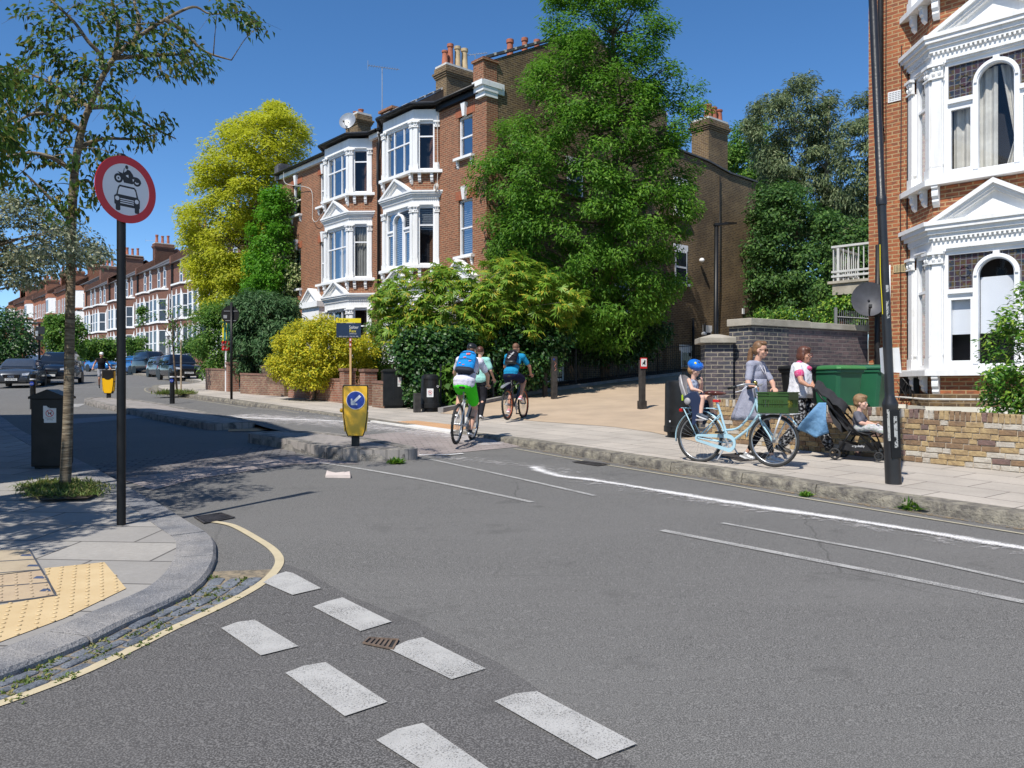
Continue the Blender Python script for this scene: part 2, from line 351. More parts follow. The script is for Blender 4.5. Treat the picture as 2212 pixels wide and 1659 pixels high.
def kerb(name, pts, w, h, seg, mat, gap=.008, top=None, jit=.004, lo=-.1, kind='structure'):
    pts = [Vector(p[:2]) for p in pts]; d = [0]
    for i in range(1, len(pts)): d.append(d[-1]+(pts[i]-pts[i-1]).length)
    def P(s):
        for i in range(1, len(pts)):
            if s <= d[i] or i == len(pts)-1:
                t = (s-d[i-1])/max(d[i]-d[i-1], 1e-6); q = pts[i-1].lerp(pts[i], t); tt = (pts[i]-pts[i-1]).normalized(); return q, Vector((-tt.y, tt.x))
    b = MB(); s = 0
    while s < d[-1]-.05:
        L = min(seg*random.uniform(.85, 1.15), d[-1]-s); n = max(2, int(L/.22)+1); rs = []; dz = random.uniform(-jit, jit)
        for k in range(n):
            q, nn = P(s+gap+(L-2*gap)*k/(n-1)); o = q-nn*w; r_ = random.uniform(-.006, .006)
            hh = h(q) if callable(h) else h
            rs.append([(q.x+nn.x*(.012+r_), q.y+nn.y*(.012+r_), gz(q.y, lo)), (q.x+nn.x*r_, q.y+nn.y*r_, gz(q.y, hh*.55)), (q.x-nn.x*.02, q.y-nn.y*.02, gz(q.y, hh+dz)), (o.x, o.y, gz(o.y, hh+dz)), (o.x, o.y, gz(o.y, lo))])
        b.rings(rs); s += L
    return b.build(name, mat, kind=kind)
def kh(q):                              # the kerb drops where the cycle crossing meets it
    return .123
kerb('kerb_right', [(p.x, p.y) for p in krs[:150]], .28, .124, 1.25, M_kerbrough)
kl = offset(krs, .3); ribbon('gutter_grit', offset(krs[15:130], .09), .17, .006, paint('grit_strip', (.26, .2, .125), .6, .72, 34, .35))
M_ykl = paint('kerb_line_paint', (.42, .38, .28), .5, .66, 80); ribbon('kerb_line', kl[8:50], .05, .008, M_ykl); ribbon('kerb_line', kl[72:125], .05, .008, M_ykl, hf=lambda x, y: th(x, y)); 
# ---- left corner pavement
LK = [(-700, 1700), (-400, 1590), (0, 1452), (115, 1408), (215, 1367), (278, 1335), (399, 1280), (444, 1243), (463, 1210), (466, 1178), (455, 1154), (410, 1127), (347, 1087), (311, 1069), (242, 1030), (197, 1005), (152, 983), (90, 951), (38, 924), (0, 898), (-60, 880), (-200, 860)]
lks = cr(gl(LK, .05), 6); lk2 = [(p.x, p.y) for p in lks]
slab('pavement_corner', [(p.x, p.y) for p in offset(lks, .28)]+[(-45, 52), (-90, 110), (-140, 100), (-60, 0), (-12, -6), (-6, .5)], .05, M_flag_l)
lrev = lk2[::-1]
kerb('kerb_corner', lrev, .30, .054, .95, M_granite_b)
YL = cr(gl([(458, 1128), (503, 1137), (555, 1165), (590, 1189), (604, 1213), (590, 1240), (555, 1269), (486, 1307), (382, 1356), (278, 1408), (174, 1457), (42, 1508), (-60, 1545), (-300, 1640), (-700, 1800)], 0), 6)
ribbon('yellow_line', YL, .068, .009, M_yellow)
base = lks[2:int(6*7.9)]
def near(p): return min(((Vector((a.x, a.y))-Vector((p.x, p.y))).length, k) for k, a in enumerate(YL))
cor = []
for p in base: d, k = near(p); cor.append((Vector((p.x, p.y)), Vector((YL[k].x, YL[k].y))))
b = MB()
for (a, c), (a2, c2) in zip(cor, cor[1:]): b.quad(*[(q.x, q.y, gz(q.y, .004)) for q in (a, c, c2, a2)])
o = b.build('gutter_bed', M_sand, kind='structure')
if o.data.polygons[0].normal.z < 0: o.data.flip_normals()
b = MB()
for row in range(3):
    pts = [a.lerp(c, .03+.90*(row+.5)/3) for a, c in cor]; hw = [(a-c).length*.90/6-.007 for a, c in cor]; s = random.uniform(0, .2); L = sum((pts[k+1]-pts[k]).length for k in range(len(pts)-1))
    def PP(s):
        a = 0
        for k in range(len(pts)-1):
            l = (pts[k+1]-pts[k]).length
            if a+l >= s and l > 0: return pts[k].lerp(pts[k+1], (s-a)/l), (pts[min(k+2, len(pts)-1)]-pts[max(0, k-1)]).normalized(), hw[k]
            a += l
        return pts[-1], (pts[-1]-pts[-2]).normalized(), hw[-1]
    while s < L-.3:
        q, t, w_ = PP(s); ln = random.uniform(.17, .26); q, t, w_ = PP(s+ln/2); n = Vector((-t.y, t.x)); h_ = random.uniform(.008, .017); a_ = ln/2-.009; w_ = min(w_, .075)+random.uniform(-.004, .003); ring = []
        for k in range(12):
            an = 2*math.pi*k/12; cx, cy = math.cos(an), math.sin(an); ring.append((math.copysign(abs(cx)**.4, cx)*a_*(1+random.uniform(-.06, .05)), math.copysign(abs(cy)**.4, cy)*w_*(1+random.uniform(-.08, .06))))
        b.rings([[(q.x+t.x*x*sc_+n.x*y*sc_, q.y+t.y*x*sc_+n.y*y*sc_, gz(q.y+t.y*x*sc_+n.y*y*sc_, z_)) for x, y in ring] for sc_, z_ in ((1, 0), (.97, h_*.7), (.84, h_))]); s += ln
b.build('gutter_setts', speckle('blue_setts', (.19, .205, .225), (.105, .12, .145), (.06, .065, .075), (.26, .27, .29), 3, 90), kind='structure')
# tactile paving on the corner
def tact(name, corners, h, mat, sp=.085, r=.014):
    c = [Vector((p.x, p.y)) for p in corners]; sheet(name, c, h, mat)
    ux = (c[1]-c[0]).normalized(); uy = Vector((-ux.y, ux.x)); b = MB()
    xs = [(p-c[0]).dot(ux) for p in c]; ys = [(p-c[0]).dot(uy) for p in c]
    def inside(p):
        r_ = False; n = len(c)
        for i in range(n):
            a, d = c[i], c[(i+1) % n]
            if (a.y > p.y) != (d.y > p.y) and p.x < (d.x-a.x)*(p.y-a.y)/(d.y-a.y)+a.x: r_ = not r_
        return r_
    x = min(xs)+sp/2
    while x < max(xs):
        y = min(ys)+sp/2
        while y < max(ys):
            q = c[0]+ux*x+uy*y
            if inside(q): b.lathe([(r, 0), (r*.8, .004), (r*.35, .006)], 7, (q.x, q.y, gz(q.y, h+.001)))
            y += sp
        x += sp
    b.build('tactile_blisters', mat, kind='structure', smooth=True)
Z = lambda *p: [G(*zb(x, y), .054) for x, y in p]
tact('tactile_paving', Z((275, 850), (650, 812), (785, 975), (400, 1160), (0, 1308), (-500, 1450), (-500, 1130), (0, 1078), (350, 1022)), .055, M_tact_y)
tact('tactile_paving', Z((0, 893), (262, 862), (335, 1015), (0, 1066), (-300, 1100), (-300, 900)), .0553, mk('tactile_worn', (.47, .36, .23), (.4, .3, .2), 4, .8, bump=.4), .085, .011)
sheet('cover_infill', [(p.x, p.y) for p in Z((0, 738), (180, 738), (258, 858), (0, 888), (-300, 900), (-300, 745))], .0557, mk('cover_concrete', (.44, .36, .25), (.36, .29, .2), 5, .85, bump=.5))
b = MB()
for a, c in ((Z((181, 732))[0], Z((352, 1022))[0]), (Z((-300, 745))[0], Z((183, 735))[0]), (Z((-300, 1102))[0], Z((352, 1022))[0]), (Z((-300, 826))[0], Z((222, 796))[0]), (Z((-300, 905))[0], Z((262, 860))[0]), (Z((-300, 990))[0], Z((305, 940))[0])):
    d = (c-a).to_2d(); n = Vector((-d.y, d.x)).normalized()*.005
    b.loop([(a.x+n.x, a.y+n.y, a.z-.01), (a.x-n.x, a.y-n.y, a.z-.01), (c.x-n.x, c.y-n.y, c.z-.01), (c.x+n.x, c.y+n.y, c.z-.01)], [(a.x+n.x, a.y+n.y, a.z+.006), (a.x-n.x, a.y-n.y, a.z+.006), (c.x-n.x, c.y-n.y, c.z+.006), (c.x+n.x, c.y+n.y, c.z+.006)])
b.m = 1
for x, y in ((190, 765), (230, 830), (270, 905), (310, 985)):
    q = Z((x+8, y+10), (x-65, y+10), (x-20, y-22), (x-8, y-18)); b.prism([(p.x, p.y) for p in q], q[0].z, q[0].z+.004)
co_ = b.build('cover_frame', [mk('cover_steel', (.16, .16, .17), rough=.5, metal=.6), mk('cover_corner_blue', (.07, .09, .16), rough=.5)], kind='structure')
# ---- give-way blocks
zm = lambda x, y: (438.9+.5184*x, 1206.9+.5184*y)
for i, q in enumerate([[(250, 105), (300, 74), (345, 60), (375, 66), (492, 130), (372, 158)], [(457, 207), (520, 184), (580, 168), (785, 270), (655, 310)], [(75, 297), (140, 272), (215, 262), (397, 373), (240, 412)], [(342, 485), (420, 455), (510, 440), (768, 607), (590, 667)], [(775, 385), (850, 350), (915, 335), (1178, 467), (1035, 512)], [(1213, 604), (1300, 572), (1390, 562), (1808, 782), (1642, 849)], [(722, 767), (810, 720), (915, 695), (1227, 912), (1005, 951)]]):
    sheet('give_way_mark', gl([zm(*p) for p in q], 0), .012, M_white)
# ---- worn lines and spilt powder on the right
ribbon('centre_line', cr(gl([(690, 1000), (800, 1017), (960, 1046), (1150, 1086)], 0), 6), .075, .008, M_whiteworn)
ribbon('centre_line', cr(gl([(930, 993), (1100, 1030), (1285, 1072)], 0), 6), .07, .008, M_whiteworn)
ribbon('centre_line', cr(gl([(1430, 1147), (1700, 1200), (1960, 1251), (2240, 1308)], 0), 6), .085, .008, M_whiteworn)
ribbon('centre_line', cr(gl([(1560, 1131), (1750, 1166), (1960, 1205), (2240, 1266)], 0), 6), .06, .008, M_whiteworn)
ribbon('powder_line', cr(gl([(1150, 1010), (1200, 1028), (1290, 1040), (1450, 1066), (1620, 1094), (1800, 1120), (2000, 1152), (2240, 1192)], 0), 8), [.24+.05*math.sin(i*.25) for i in range(57)], .0125, M_dust)
ribbon('powder_haze', cr(gl([(900, 985), (1150, 1008), (1290, 1042), (1450, 1070), (1620, 1100), (1800, 1126), (2240, 1200)], 0), 6), [1.0-.012*i for i in range(37)], .0105, paint('powder_faint', (.6, .57, .55), .62, 1.15, 12, .45))
ribbon('powder_spill', cr(gl([(500, 905), (600, 912), (720, 922), (840, 935), (960, 950), (1060, 965)], 0), 8), [2.3-.045*abs(i-8) for i in range(41)], .012, M_dust2, hf=th)
ribbon('powder_spill', cr(gl([(430, 897), (520, 905), (600, 908), (700, 912), (800, 917)], .06), 6), .28, .015, M_dust, hf=th)
ribbon('powder_spill', cr(gl([(905, 985), (960, 984), (1000, 981)], 0), 6), .16, .015, M_dust, hf=th)
# ---- raised table of setts
sheet('setts_ramp', gl([(190, 1005), (440, 976), (603, 957), (640, 975), (640, 992), (450, 1013), (265, 1040)], 0), .005, M_sett)
sheet('setts_table', gl([(262, 1036), (450, 1008), (640, 985), (780, 1003), (640, 1003), (420, 1036), (330, 1060)], 0), .0065, M_settpink)
TL_ = cr([(-1.5, 12.95, 0), (-2.6, 14.1, 0), (-3.9, 15.5, 0), (-5.0, 17.0, 0), (-6.0, 18.6, 0), (-8.4, 21.6, 0), (-11.3, 25.2, 0)], 5); TR_ = cr([(.3, 14.5, 0), (-.95, 16.05, 0), (-2.0, 17.4, 0), (-3.0, 18.9, 0), (-4.5, 21.0, 0), (-7.2, 24.8, 0), (-10, 28.6, 0)], 5)
for nm, i0, i1, mt in (('setts_table', 0, 8, M_settpink), ('table_top', 8, 31, M_road)):
    b = MB()
    for i in range(i0, min(i1, 30)):
        for u in range(6):
            c = []
            for (k, v) in ((i, u), (i, u+1), (i+1, u+1), (i+1, u)): q_ = TL_[k].lerp(TR_[k], v/6); c.append((q_.x, q_.y, gz(q_.y, th(q_.x, q_.y)+.006)))
            b.quad(*c)
    o = b.build(nm, mt, kind='structure', smooth=True)
    if o.data.polygons[0].normal.z < 0: o.data.flip_normals()
sheet('crossing_strip', gl([(150, 906), (345, 892), (372, 897), (160, 916)], 0), .006, paint('faded_band', (.2, .2, .21), .42, .56, 14))
for i in range(7):      # faint cycle markings at the far mouth of the side road
    a = 150+i*26; ribbon('far_marking', gl([(a+10, 838-i*.2), (a+34, 836)], 0), .12, .008, M_whiteworn)
ribbon('far_marking', gl([(156, 880), (172, 873)], 0), .35, .008, M_whiteworn); ribbon('far_marking', gl([(228, 884), (252, 884)], 0), .2, .008, M_whiteworn)
tact('tactile_crossing', gl([(493, 919), (534, 917), (589, 927.6), (560, 932), (493, 933)], 0), .012, M_tact_o, .11, .016)
tact('tactile_crossing', gl([(846, 912), (898, 909), (1037, 924.5), (986, 929.5)], .12), .126, M_tact_o, .11, .016)
slab('dropped_kerb', [(p.x, p.y) for p in gl([(800, 909), (832, 909), (986, 929.5), (972, 934)], .12)], .1262, mk('pale_kerb', (.72, .70, .66), (.6, .58, .55), 6, .8))
# ---- traffic islands
zi = lambda x, y: (493.7+.3672*x, 822.9+.3672*y)
def island(name, top, h, seg):
    xy = [(p.x, p.y) for p in cr(gl(top, h), 4, True)]
    inn = [Vector(p) for p in xy]; c = sum(inn, Vector((0, 0)))/len(inn)
    slab(name, xy, h-.012, M_isl)
    a = sum(xy[i][0]*xy[(i+1) % len(xy)][1]-xy[(i+1) % len(xy)][0]*xy[i][1] for i in range(len(xy)))
    if a > 0: xy = xy[::-1]
    kerb('island_kerb', xy+[xy[0]], .2, h, seg, mk(name+'_stone', (.33, .30, .26), (.09, .085, .08), 5.5, .85, bump=1, bs=35, bd=.03))
island('traffic_island_near', [zi(118, 305), zi(250, 326), zi(385, 352), zi(560, 385), zi(660, 396), zi(780, 401), zi(1000, 401), zi(1085, 396), zi(1112, 388), zi(1060, 378), zi(860, 340), zi(620, 305), zi(420, 293), zi(180, 297)], .18, .8)
island('traffic_island_far', [(182, 862), (225, 873), (273, 882), (303, 888), (366, 900), (425, 910), (460, 914.5), (500, 913), (551, 910), (500, 899), (446, 889.5), (345, 870), (268, 860), (208, 858)], .15, .95)
# ---- park path, soil beds
PL = [((-1.75, 21.0), .124), ((-1.0, 22.4), .2), ((.78, 25.3), .38), ((3.3, 28.0), .58), ((7, 31.3), .85), ((10.5, 34.3), 1.02), ((17, 40), 1.3)]
PR = [((3.2, 14.6), .124), ((4.3, 17.6), .3), ((6.5, 20.6), .45), ((8.6, 23.0), .62), ((11.5, 26.4), .88), ((14.5, 30), 1.05), ((21, 36), 1.3)]
FE = [(p.x, p.y) for p in gl([(950, 893), (1029, 899), (1180, 912), (1329, 923), (1441, 940), (1540, 965)], .12)]
def pathz(x, y):        # height of the park path at x, y
    P0 = Vector((-2.1, 19.6)); dd = Vector((.7, .714)); s = (Vector((x, y))-Vector((.6, 17.6))).dot(dd)
    k = [(0, .124), (2.3, .22), (5, .38), (9, .62), (14, .9), (25, 1.3)]
    if s <= 0: return gz(y, .124)
    for (a, h0), (c, h1) in zip(k, k[1:]):
        if s <= c: return gz(y, h0+(h1-h0)*(s-a)/(c-a))
    return gz(y, 1.3)
b = MB(); rows = []
for i in range(15):
    t = i/14
    def lp(Q):
        k = t*(len(Q)-1); j = min(int(k), len(Q)-2); f = k-j; return Vector(Q[j][0]).lerp(Vector(Q[j+1][0]), f)
    a, c = lp(PL), lp(PR); rows.append([(lambda q: (q.x, q.y, pathz(q.x, q.y)+.003))(a.lerp(c, u/8)) for u in range(9)])
if True:
    fe = cr([(x, y, 0) for x, y in FE], 3); K = len(fe)
    rows[0] = [(lambda q: (q.x, q.y, gz(q.y, .126)))(fe[min(K-1, round(u*(K-1)/8))]) for u in range(9)]
for i in range(14):
    for u in range(8): b.quad(rows[i][u], rows[i][u+1], rows[i+1][u+1], rows[i+1][u])
pp = b.build('park_path', M_gravel, kind='structure', smooth=True)
pe = cr([(x, y, 0) for (x, y), h in PL], 5)
b = MB(); rs = []
for i, q in enumerate(pe):
    t = (pe[min(i+1, len(pe)-1)]-pe[max(i-1, 0)]).normalized(); n = Vector((-t.y, t.x, 0)); z = pathz(q.x, q.y)
    rs.append([(q.x, q.y, z-.1), (q.x, q.y, z+.1), (q.x+n.x*.16, q.y+n.y*.16, z+.1), (q.x+n.x*.16, q.y+n.y*.16, z-.1)])
b.rings(rs); b.build('path_edging', M_granite, kind='structure')
# park ground beyond the path and bed beside the gable
b = MB(); bd = [(-1.95, 21.6), (-1.2, 22.5), (.5, 25.4), (3.1, 28.2), (6.9, 31.6), (17, 40.5), (17, 42), (9, 36.4), (-1.0, 28.3), (-4.1, 24.9)]
b.add([(x, y, pathz(x, y)+.06) for x, y in bd], [tuple(range(len(bd)))]); o = b.build('planting_bed', M_soil, kind='structure')
if o.data.polygons[0].normal.z < 0: o.data.flip_normals()
gdn = [(-3.9, 24.7), (-8.0, 29.9), (-12.0, 36.1), (-15.0, 41), (-11, 44), (-1.0, 28.2), (-3.6, 24.9)]
sheet('front_garden', gdn, .16, M_soil)
def pol(c, n=.0): return c
# ================= houses =================
M_brickA = brick('red_brick_wall', (.35, .13, .068), (.225, .085, .05), (.43, .33, .2), third=(.16, .07, .045), dirt=(.12, .06, .04), damt=.3)
M_brickR = brick('orange_brick_wall', (.43, .145, .062), (.30, .098, .048), (.46, .34, .18), third=(.22, .085, .05), dirt=(.16, .08, .05), damt=.3, ms=.0105)
M_stock = brick('brown_stock_brick', (.16, .10, .052), (.085, .058, .036), (.33, .255, .165), third=(.24, .155, .065), dirt=(.04, .032, .026), damt=.8, ms=.0115, sc=.7)
M_stucco = NT('white_stucco'); _c = M_stucco.co('Object'); _v = M_stucco.co('Object', (7, 7, .9))
_k = M_stucco.mix(M_stucco.ramp(M_stucco.noise(_v, 1, 4, .65), [(.5, (0, 0, 0)), (.78, (.38, .38, .38))]), (.79, .785, .77), (.45, .42, .37)); _k = M_stucco.mix(M_stucco.ramp(M_stucco.noise(_c, 3, 5, .7), [(.62, (0, 0, 0)), (.72, (.3, .3, .3))]), _k, (.5, .48, .42)); M_stucco.bump(M_stucco.noise(_c, 14, 4), .2, .012); M_stucco = M_stucco.fin(_k, .6, 0, .3)
M_wframe = mk('white_window_paint', (.82, .82, .82), (.76, .76, .76), 3, .35)
M_glass = glassmat('window_glass', (.6, .62, .65), .02)
M_clear = glassmat('clear_glass', (.93, .94, .95), .02)
M_room = mk('dark_room', (.03, .03, .032), (.018, .018, .02), 2, .95)
M_curt = mk('cream_curtain', (.62, .60, .54), (.5, .48, .43), 3, .95, bump=.4, bs=9, bd=.03)
M_blind = mk('white_blind', (.72, .74, .78), (.66, .68, .72), 1, .8)
M_slat = mk('blind_slats', (.55, .56, .54), (.45, .46, .45), 2, .6)
M_slate = mk('grey_slate', (.10, .10, .105), (.06, .06, .065), 4, .7, bump=.5, bs=16, bd=.02)
M_black = mk('black_gloss_paint', (.006, .006, .0065), (.011, .011, .0115), 6, .42, spec=.3, bump=.06, bs=30)
M_blackpipe = mk('black_pipe_paint', (.01, .01, .011), (.022, .02, .02), 6, .5, spec=.3, bump=.1, bs=30)
M_terra = mk('terracotta_pot', (.40, .13, .07), (.28, .09, .05), 6, .8)
M_buffpot = mk('buff_pot', (.5, .38, .22), (.38, .28, .16), 6, .8)
M_cement = mk('pale_cement', (.62, .6, .56), (.5, .48, .44), 5, .85)
M_stone = mk('weathered_stone', (.42, .38, .31), (.28, .25, .2), 3, .85, bump=.4, bs=40)
M_grey = mk('grey_metal', (.42, .43, .44), (.33, .34, .35), 5, .4, .5)
M_brickArch = brick('gauged_brick_arch', (.40, .12, .055), (.3, .085, .045), (.34, .22, .14), w=.075, h=.3, ms=.006, damt=.1)
def XT(o, d):        # face frame: along d, outward is d turned 90 degrees left; z up
    o = Vector(o); d = Vector((d[0], d[1], 0)).normalized(); n = Vector((-d.y, d.x, 0))
    return lambda s, z, q: Vector((o[0], o[1], 0))+d*s+n*q+Vector((0, 0, z))
def tb(b, T, s0, s1, z0, z1, d0, d1):
    if d0 > d1: d0, d1 = d1, d0
    if s0 > s1: s0, s1 = s1, s0
    return b.add([T(s0, z0, d0), T(s1, z0, d0), T(s1, z0, d1), T(s0, z0, d1), T(s0, z1, d0), T(s1, z1, d0), T(s1, z1, d1), T(s0, z1, d1)], [(0, 3, 2, 1)[::-1], (4, 5, 6, 7)[::-1], (0, 1, 5, 4)[::-1], (1, 2, 6, 5)[::-1], (2, 3, 7, 6)[::-1], (3, 0, 4, 7)[::-1]][::1])
def fixn(o):
    bm = bmesh.new(); bm.from_mesh(o.data); bmesh.ops.recalc_face_normals(bm, faces=bm.faces[:]); bm.to_mesh(o.data); bm.free(); return o
def wallgrid(b, T, s0, s1, z0, z1, ops, rev=.12):
    S = sorted({s0, s1, *[o[0] for o in ops], *[o[1] for o in ops]}); Z = sorted({z0, z1, *[o[2] for o in ops], *[o[3] for o in ops]})
    for i in range(len(S)-1):
        for j in range(len(Z)-1):
            a, c = (S[i]+S[i+1])/2, (Z[j]+Z[j+1])/2
            if any(o[0] < a < o[1] and o[2] < c < o[3] for o in ops): continue
            b.quad(T(S[i+1], Z[j], 0), T(S[i], Z[j], 0), T(S[i], Z[j+1], 0), T(S[i+1], Z[j+1], 0))
    for a, c, e, f in ops:
        b.quad(T(a, e, 0), T(a, e, -rev), T(a, f, -rev), T(a, f, 0)); b.quad(T(c, e, -rev), T(c, e, 0), T(c, f, 0), T(c, f, -rev))
        b.quad(T(a, f, 0), T(a, f, -rev), T(c, f, -rev), T(c, f, 0)); b.quad(T(a, e, -rev), T(a, e, 0), T(c, e, 0), T(c, e, -rev))
def room(T, s0, s1, z0, z1, root, dep=.7, q=-.17):
    b = MB(); P = lambda s, z, d: T(s, z, d)
    e = .02; s0 -= e; s1 += e; z0 -= e; z1 += e
    b.quad(P(s0, z0, q-dep), P(s1, z0, q-dep), P(s1, z1, q-dep), P(s0, z1, q-dep))
    for A_, B_ in (((s0, z0), (s1, z0)), ((s1, z0), (s1, z1)), ((s1, z1), (s0, z1)), ((s0, z1), (s0, z0))):
        b.quad(P(A_[0], A_[1], q), P(B_[0], B_[1], q), P(B_[0], B_[1], q-dep), P(A_[0], A_[1], q-dep))
    return b.build('room_interior', M_room, root)
def curtain(b, T, s0, s1, z0, z1, q, amp=.03, n=26, gather=None):
    for i in range(n):
        a, c = i/n, (i+1)/n
        w = lambda t: q+amp*math.sin(t*n*1.15)+amp*.5*math.sin(t*n*.47+1)
        sa, sc_ = s0+(s1-s0)*a, s0+(s1-s0)*c
        if gather is None: b.quad(T(sa, z0, w(a)), T(sc_, z0, w(c)), T(sc_, z1, w(c)), T(sa, z1, w(a)))
        else:
            zm, g0, g1 = gather; ga, gc = g0+(g1-g0)*a, g0+(g1-g0)*c
            b.quad(T(ga, zm, w(a)), T(gc, zm, w(c)), T(sc_, z1, w(c)), T(sa, z1, w(a)))
            b.quad(T(sa*.6+ga*.4, z0, w(a)), T(sc_*.6+gc*.4, z0, w(c)), T(gc, zm, w(c)), T(ga, zm, w(a)))
def sash(root, T, s0, s1, z0, z1, q=-.11, rail=.5, vbars=(), top=(), blind=None, nm='window_frame', arch=False, glass=True, roomd=.7, cur=None):
    G_ = M_clear if root.name.startswith('corner_house') else M_glass
    b = MB(); w = .06
    for a in ((s0, s0+w, z0, z1), (s1-w, s1, z0, z1), (s0+w, s1-w, z1-w, z1), (s0+w, s1-w, z0, z0+w*1.3)): tb(b, T, *a, q-.05, q+.03)
    zr = None
    if rail: zr = z0+(z1-z0)*rail; tb(b, T, s0+w, s1-w, zr-.025, zr+.025, q-.045, q+.02)
    for v in vbars: x = s0+(s1-s0)*v; tb(b, T, x-.022, x+.022, z0+w, z1-w, q-.04, q+.015)
    fr = fixn(b.build(nm, M_wframe, root))
    if glass:
        g = MB(); g.quad(T(s0+w, z0+w, q-.02), T(s1-w, z0+w, q-.02), T(s1-w, z1-w, q-.02), T(s0+w, z1-w, q-.02)); g.build('pane', G_, fr)
    if blind:
        k = MB(); lo = z0+(z1-z0)*(1-blind); z = z1-.08
        while z > lo: tb(k, T, s0+w, s1-w, z, z+.028, q-.13, q-.10); z -= .075
        k.build('venetian_blind', M_slat, fr)
    if cur:
        k = MB(); curtain(k, T, s0+.03, s0+(s1-s0)*cur, z0+.05, z1-.05, q-.14); k.build('curtain', M_curt, fr)
    room(T, s0, s1, z0, z1, fr, roomd, q-.06)
    return fr
BRK = [(0, 0), (.15, 0), (.15, -.05), (.115, -.08), (.125, -.14), (.12, -.2), (.075, -.25), (.085, -.3), (.05, -.36), (.02, -.38), (0, -.4)]
def bracket(b, T, s, z, sc=1, w=.11):
    ring = [(d*sc, zz*sc) for d, zz in BRK]
    b.loop([T(s-w/2, z+zz, d-.01) for d, zz in ring], [T(s+w/2, z+zz, d-.01) for d, zz in ring])
def sill(root, T, s0, s1, z, br=True, wd=.12):
    b = MB(); tb(b, T, s0-wd, s1+wd, z-.09, z, -.1, .16)
    if br: bracket(b, T, s0-.0, z-.09, .7, .09); bracket(b, T, s1+.0, z-.09, .7, .09)
    return fixn(b.build('window_sill', M_stucco, root))
def capital(b, T, s0, s1, z0, z1, d):
    tb(b, T, s0-.03, s1+.03, z1-.05, z1, 0, d+.06); tb(b, T, s0-.01, s1+.01, z0+.03, z1-.05, 0, d+.005); tb(b, T, s0-.025, s1+.025, z0, z0+.03, 0, d+.035)
    n = max(2, int((s1-s0)/.075)); rr = random.Random(int(s0*100))
    for i in range(n):
        x = s0+(s1-s0)*(i+.5)/n
        for k, zz in enumerate((.35, .68)):
            c = T(x+rr.uniform(-.012, .012), z0+(z1-z0)*zz, d+.02); b.ell(c, (.034, .034, .042), 6, 4)
def pediment(root, T, s0, s1, z, hgt, d0, d1):
    b = MB(); m_ = (s0+s1)/2
    def bar(k0, k1, da, db):
        A_ = [(s0+(m_-s0)*k0*1.0, z+0), (m_, z+hgt*(1-k0)), (m_, z+hgt*(1-k1)), (s0+(m_-s0)*k1, z)]
        b.loop([T(a, c, da) for a, c in A_], [T(a, c, db) for a, c in A_]); A2 = [(2*m_-a, c) for a, c in A_]
        b.loop([T(a, c, da) for a, c in A2], [T(a, c, db) for a, c in A2])
    bar(0, .14, d0-.3, d1); bar(.14, .24, d0-.3, d1-.05); bar(.24, .31, d0-.3, d1-.09)
    P = [(s0+.3*(m_-s0), z), (s1-.3*(s1-m_), z), (m_, z+hgt*.7)]; b.loop([T(a, c, d0-.3) for a, c in P], [T(a, c, d1-.17) for a, c in P])
    return fixn(b.build('pediment', M_stucco, root))
M_stain = brick('stained_glass_panes', (.028, .045, .07), (.09, .035, .04), (.2, .2, .2), w=.095, h=.095, ms=.006, third=(.10, .075, .03), off=0, bump=.2, damt=.1)
M_stain.node_tree.nodes['Principled BSDF'].inputs['Roughness'].default_value = .25
def arcpts(c, z, r, a0, a1, n=10): return [(c+r*math.cos(a0+(a1-a0)*i/n), z+r*math.sin(a0+(a1-a0)*i/n)) for i in range(n+1)]
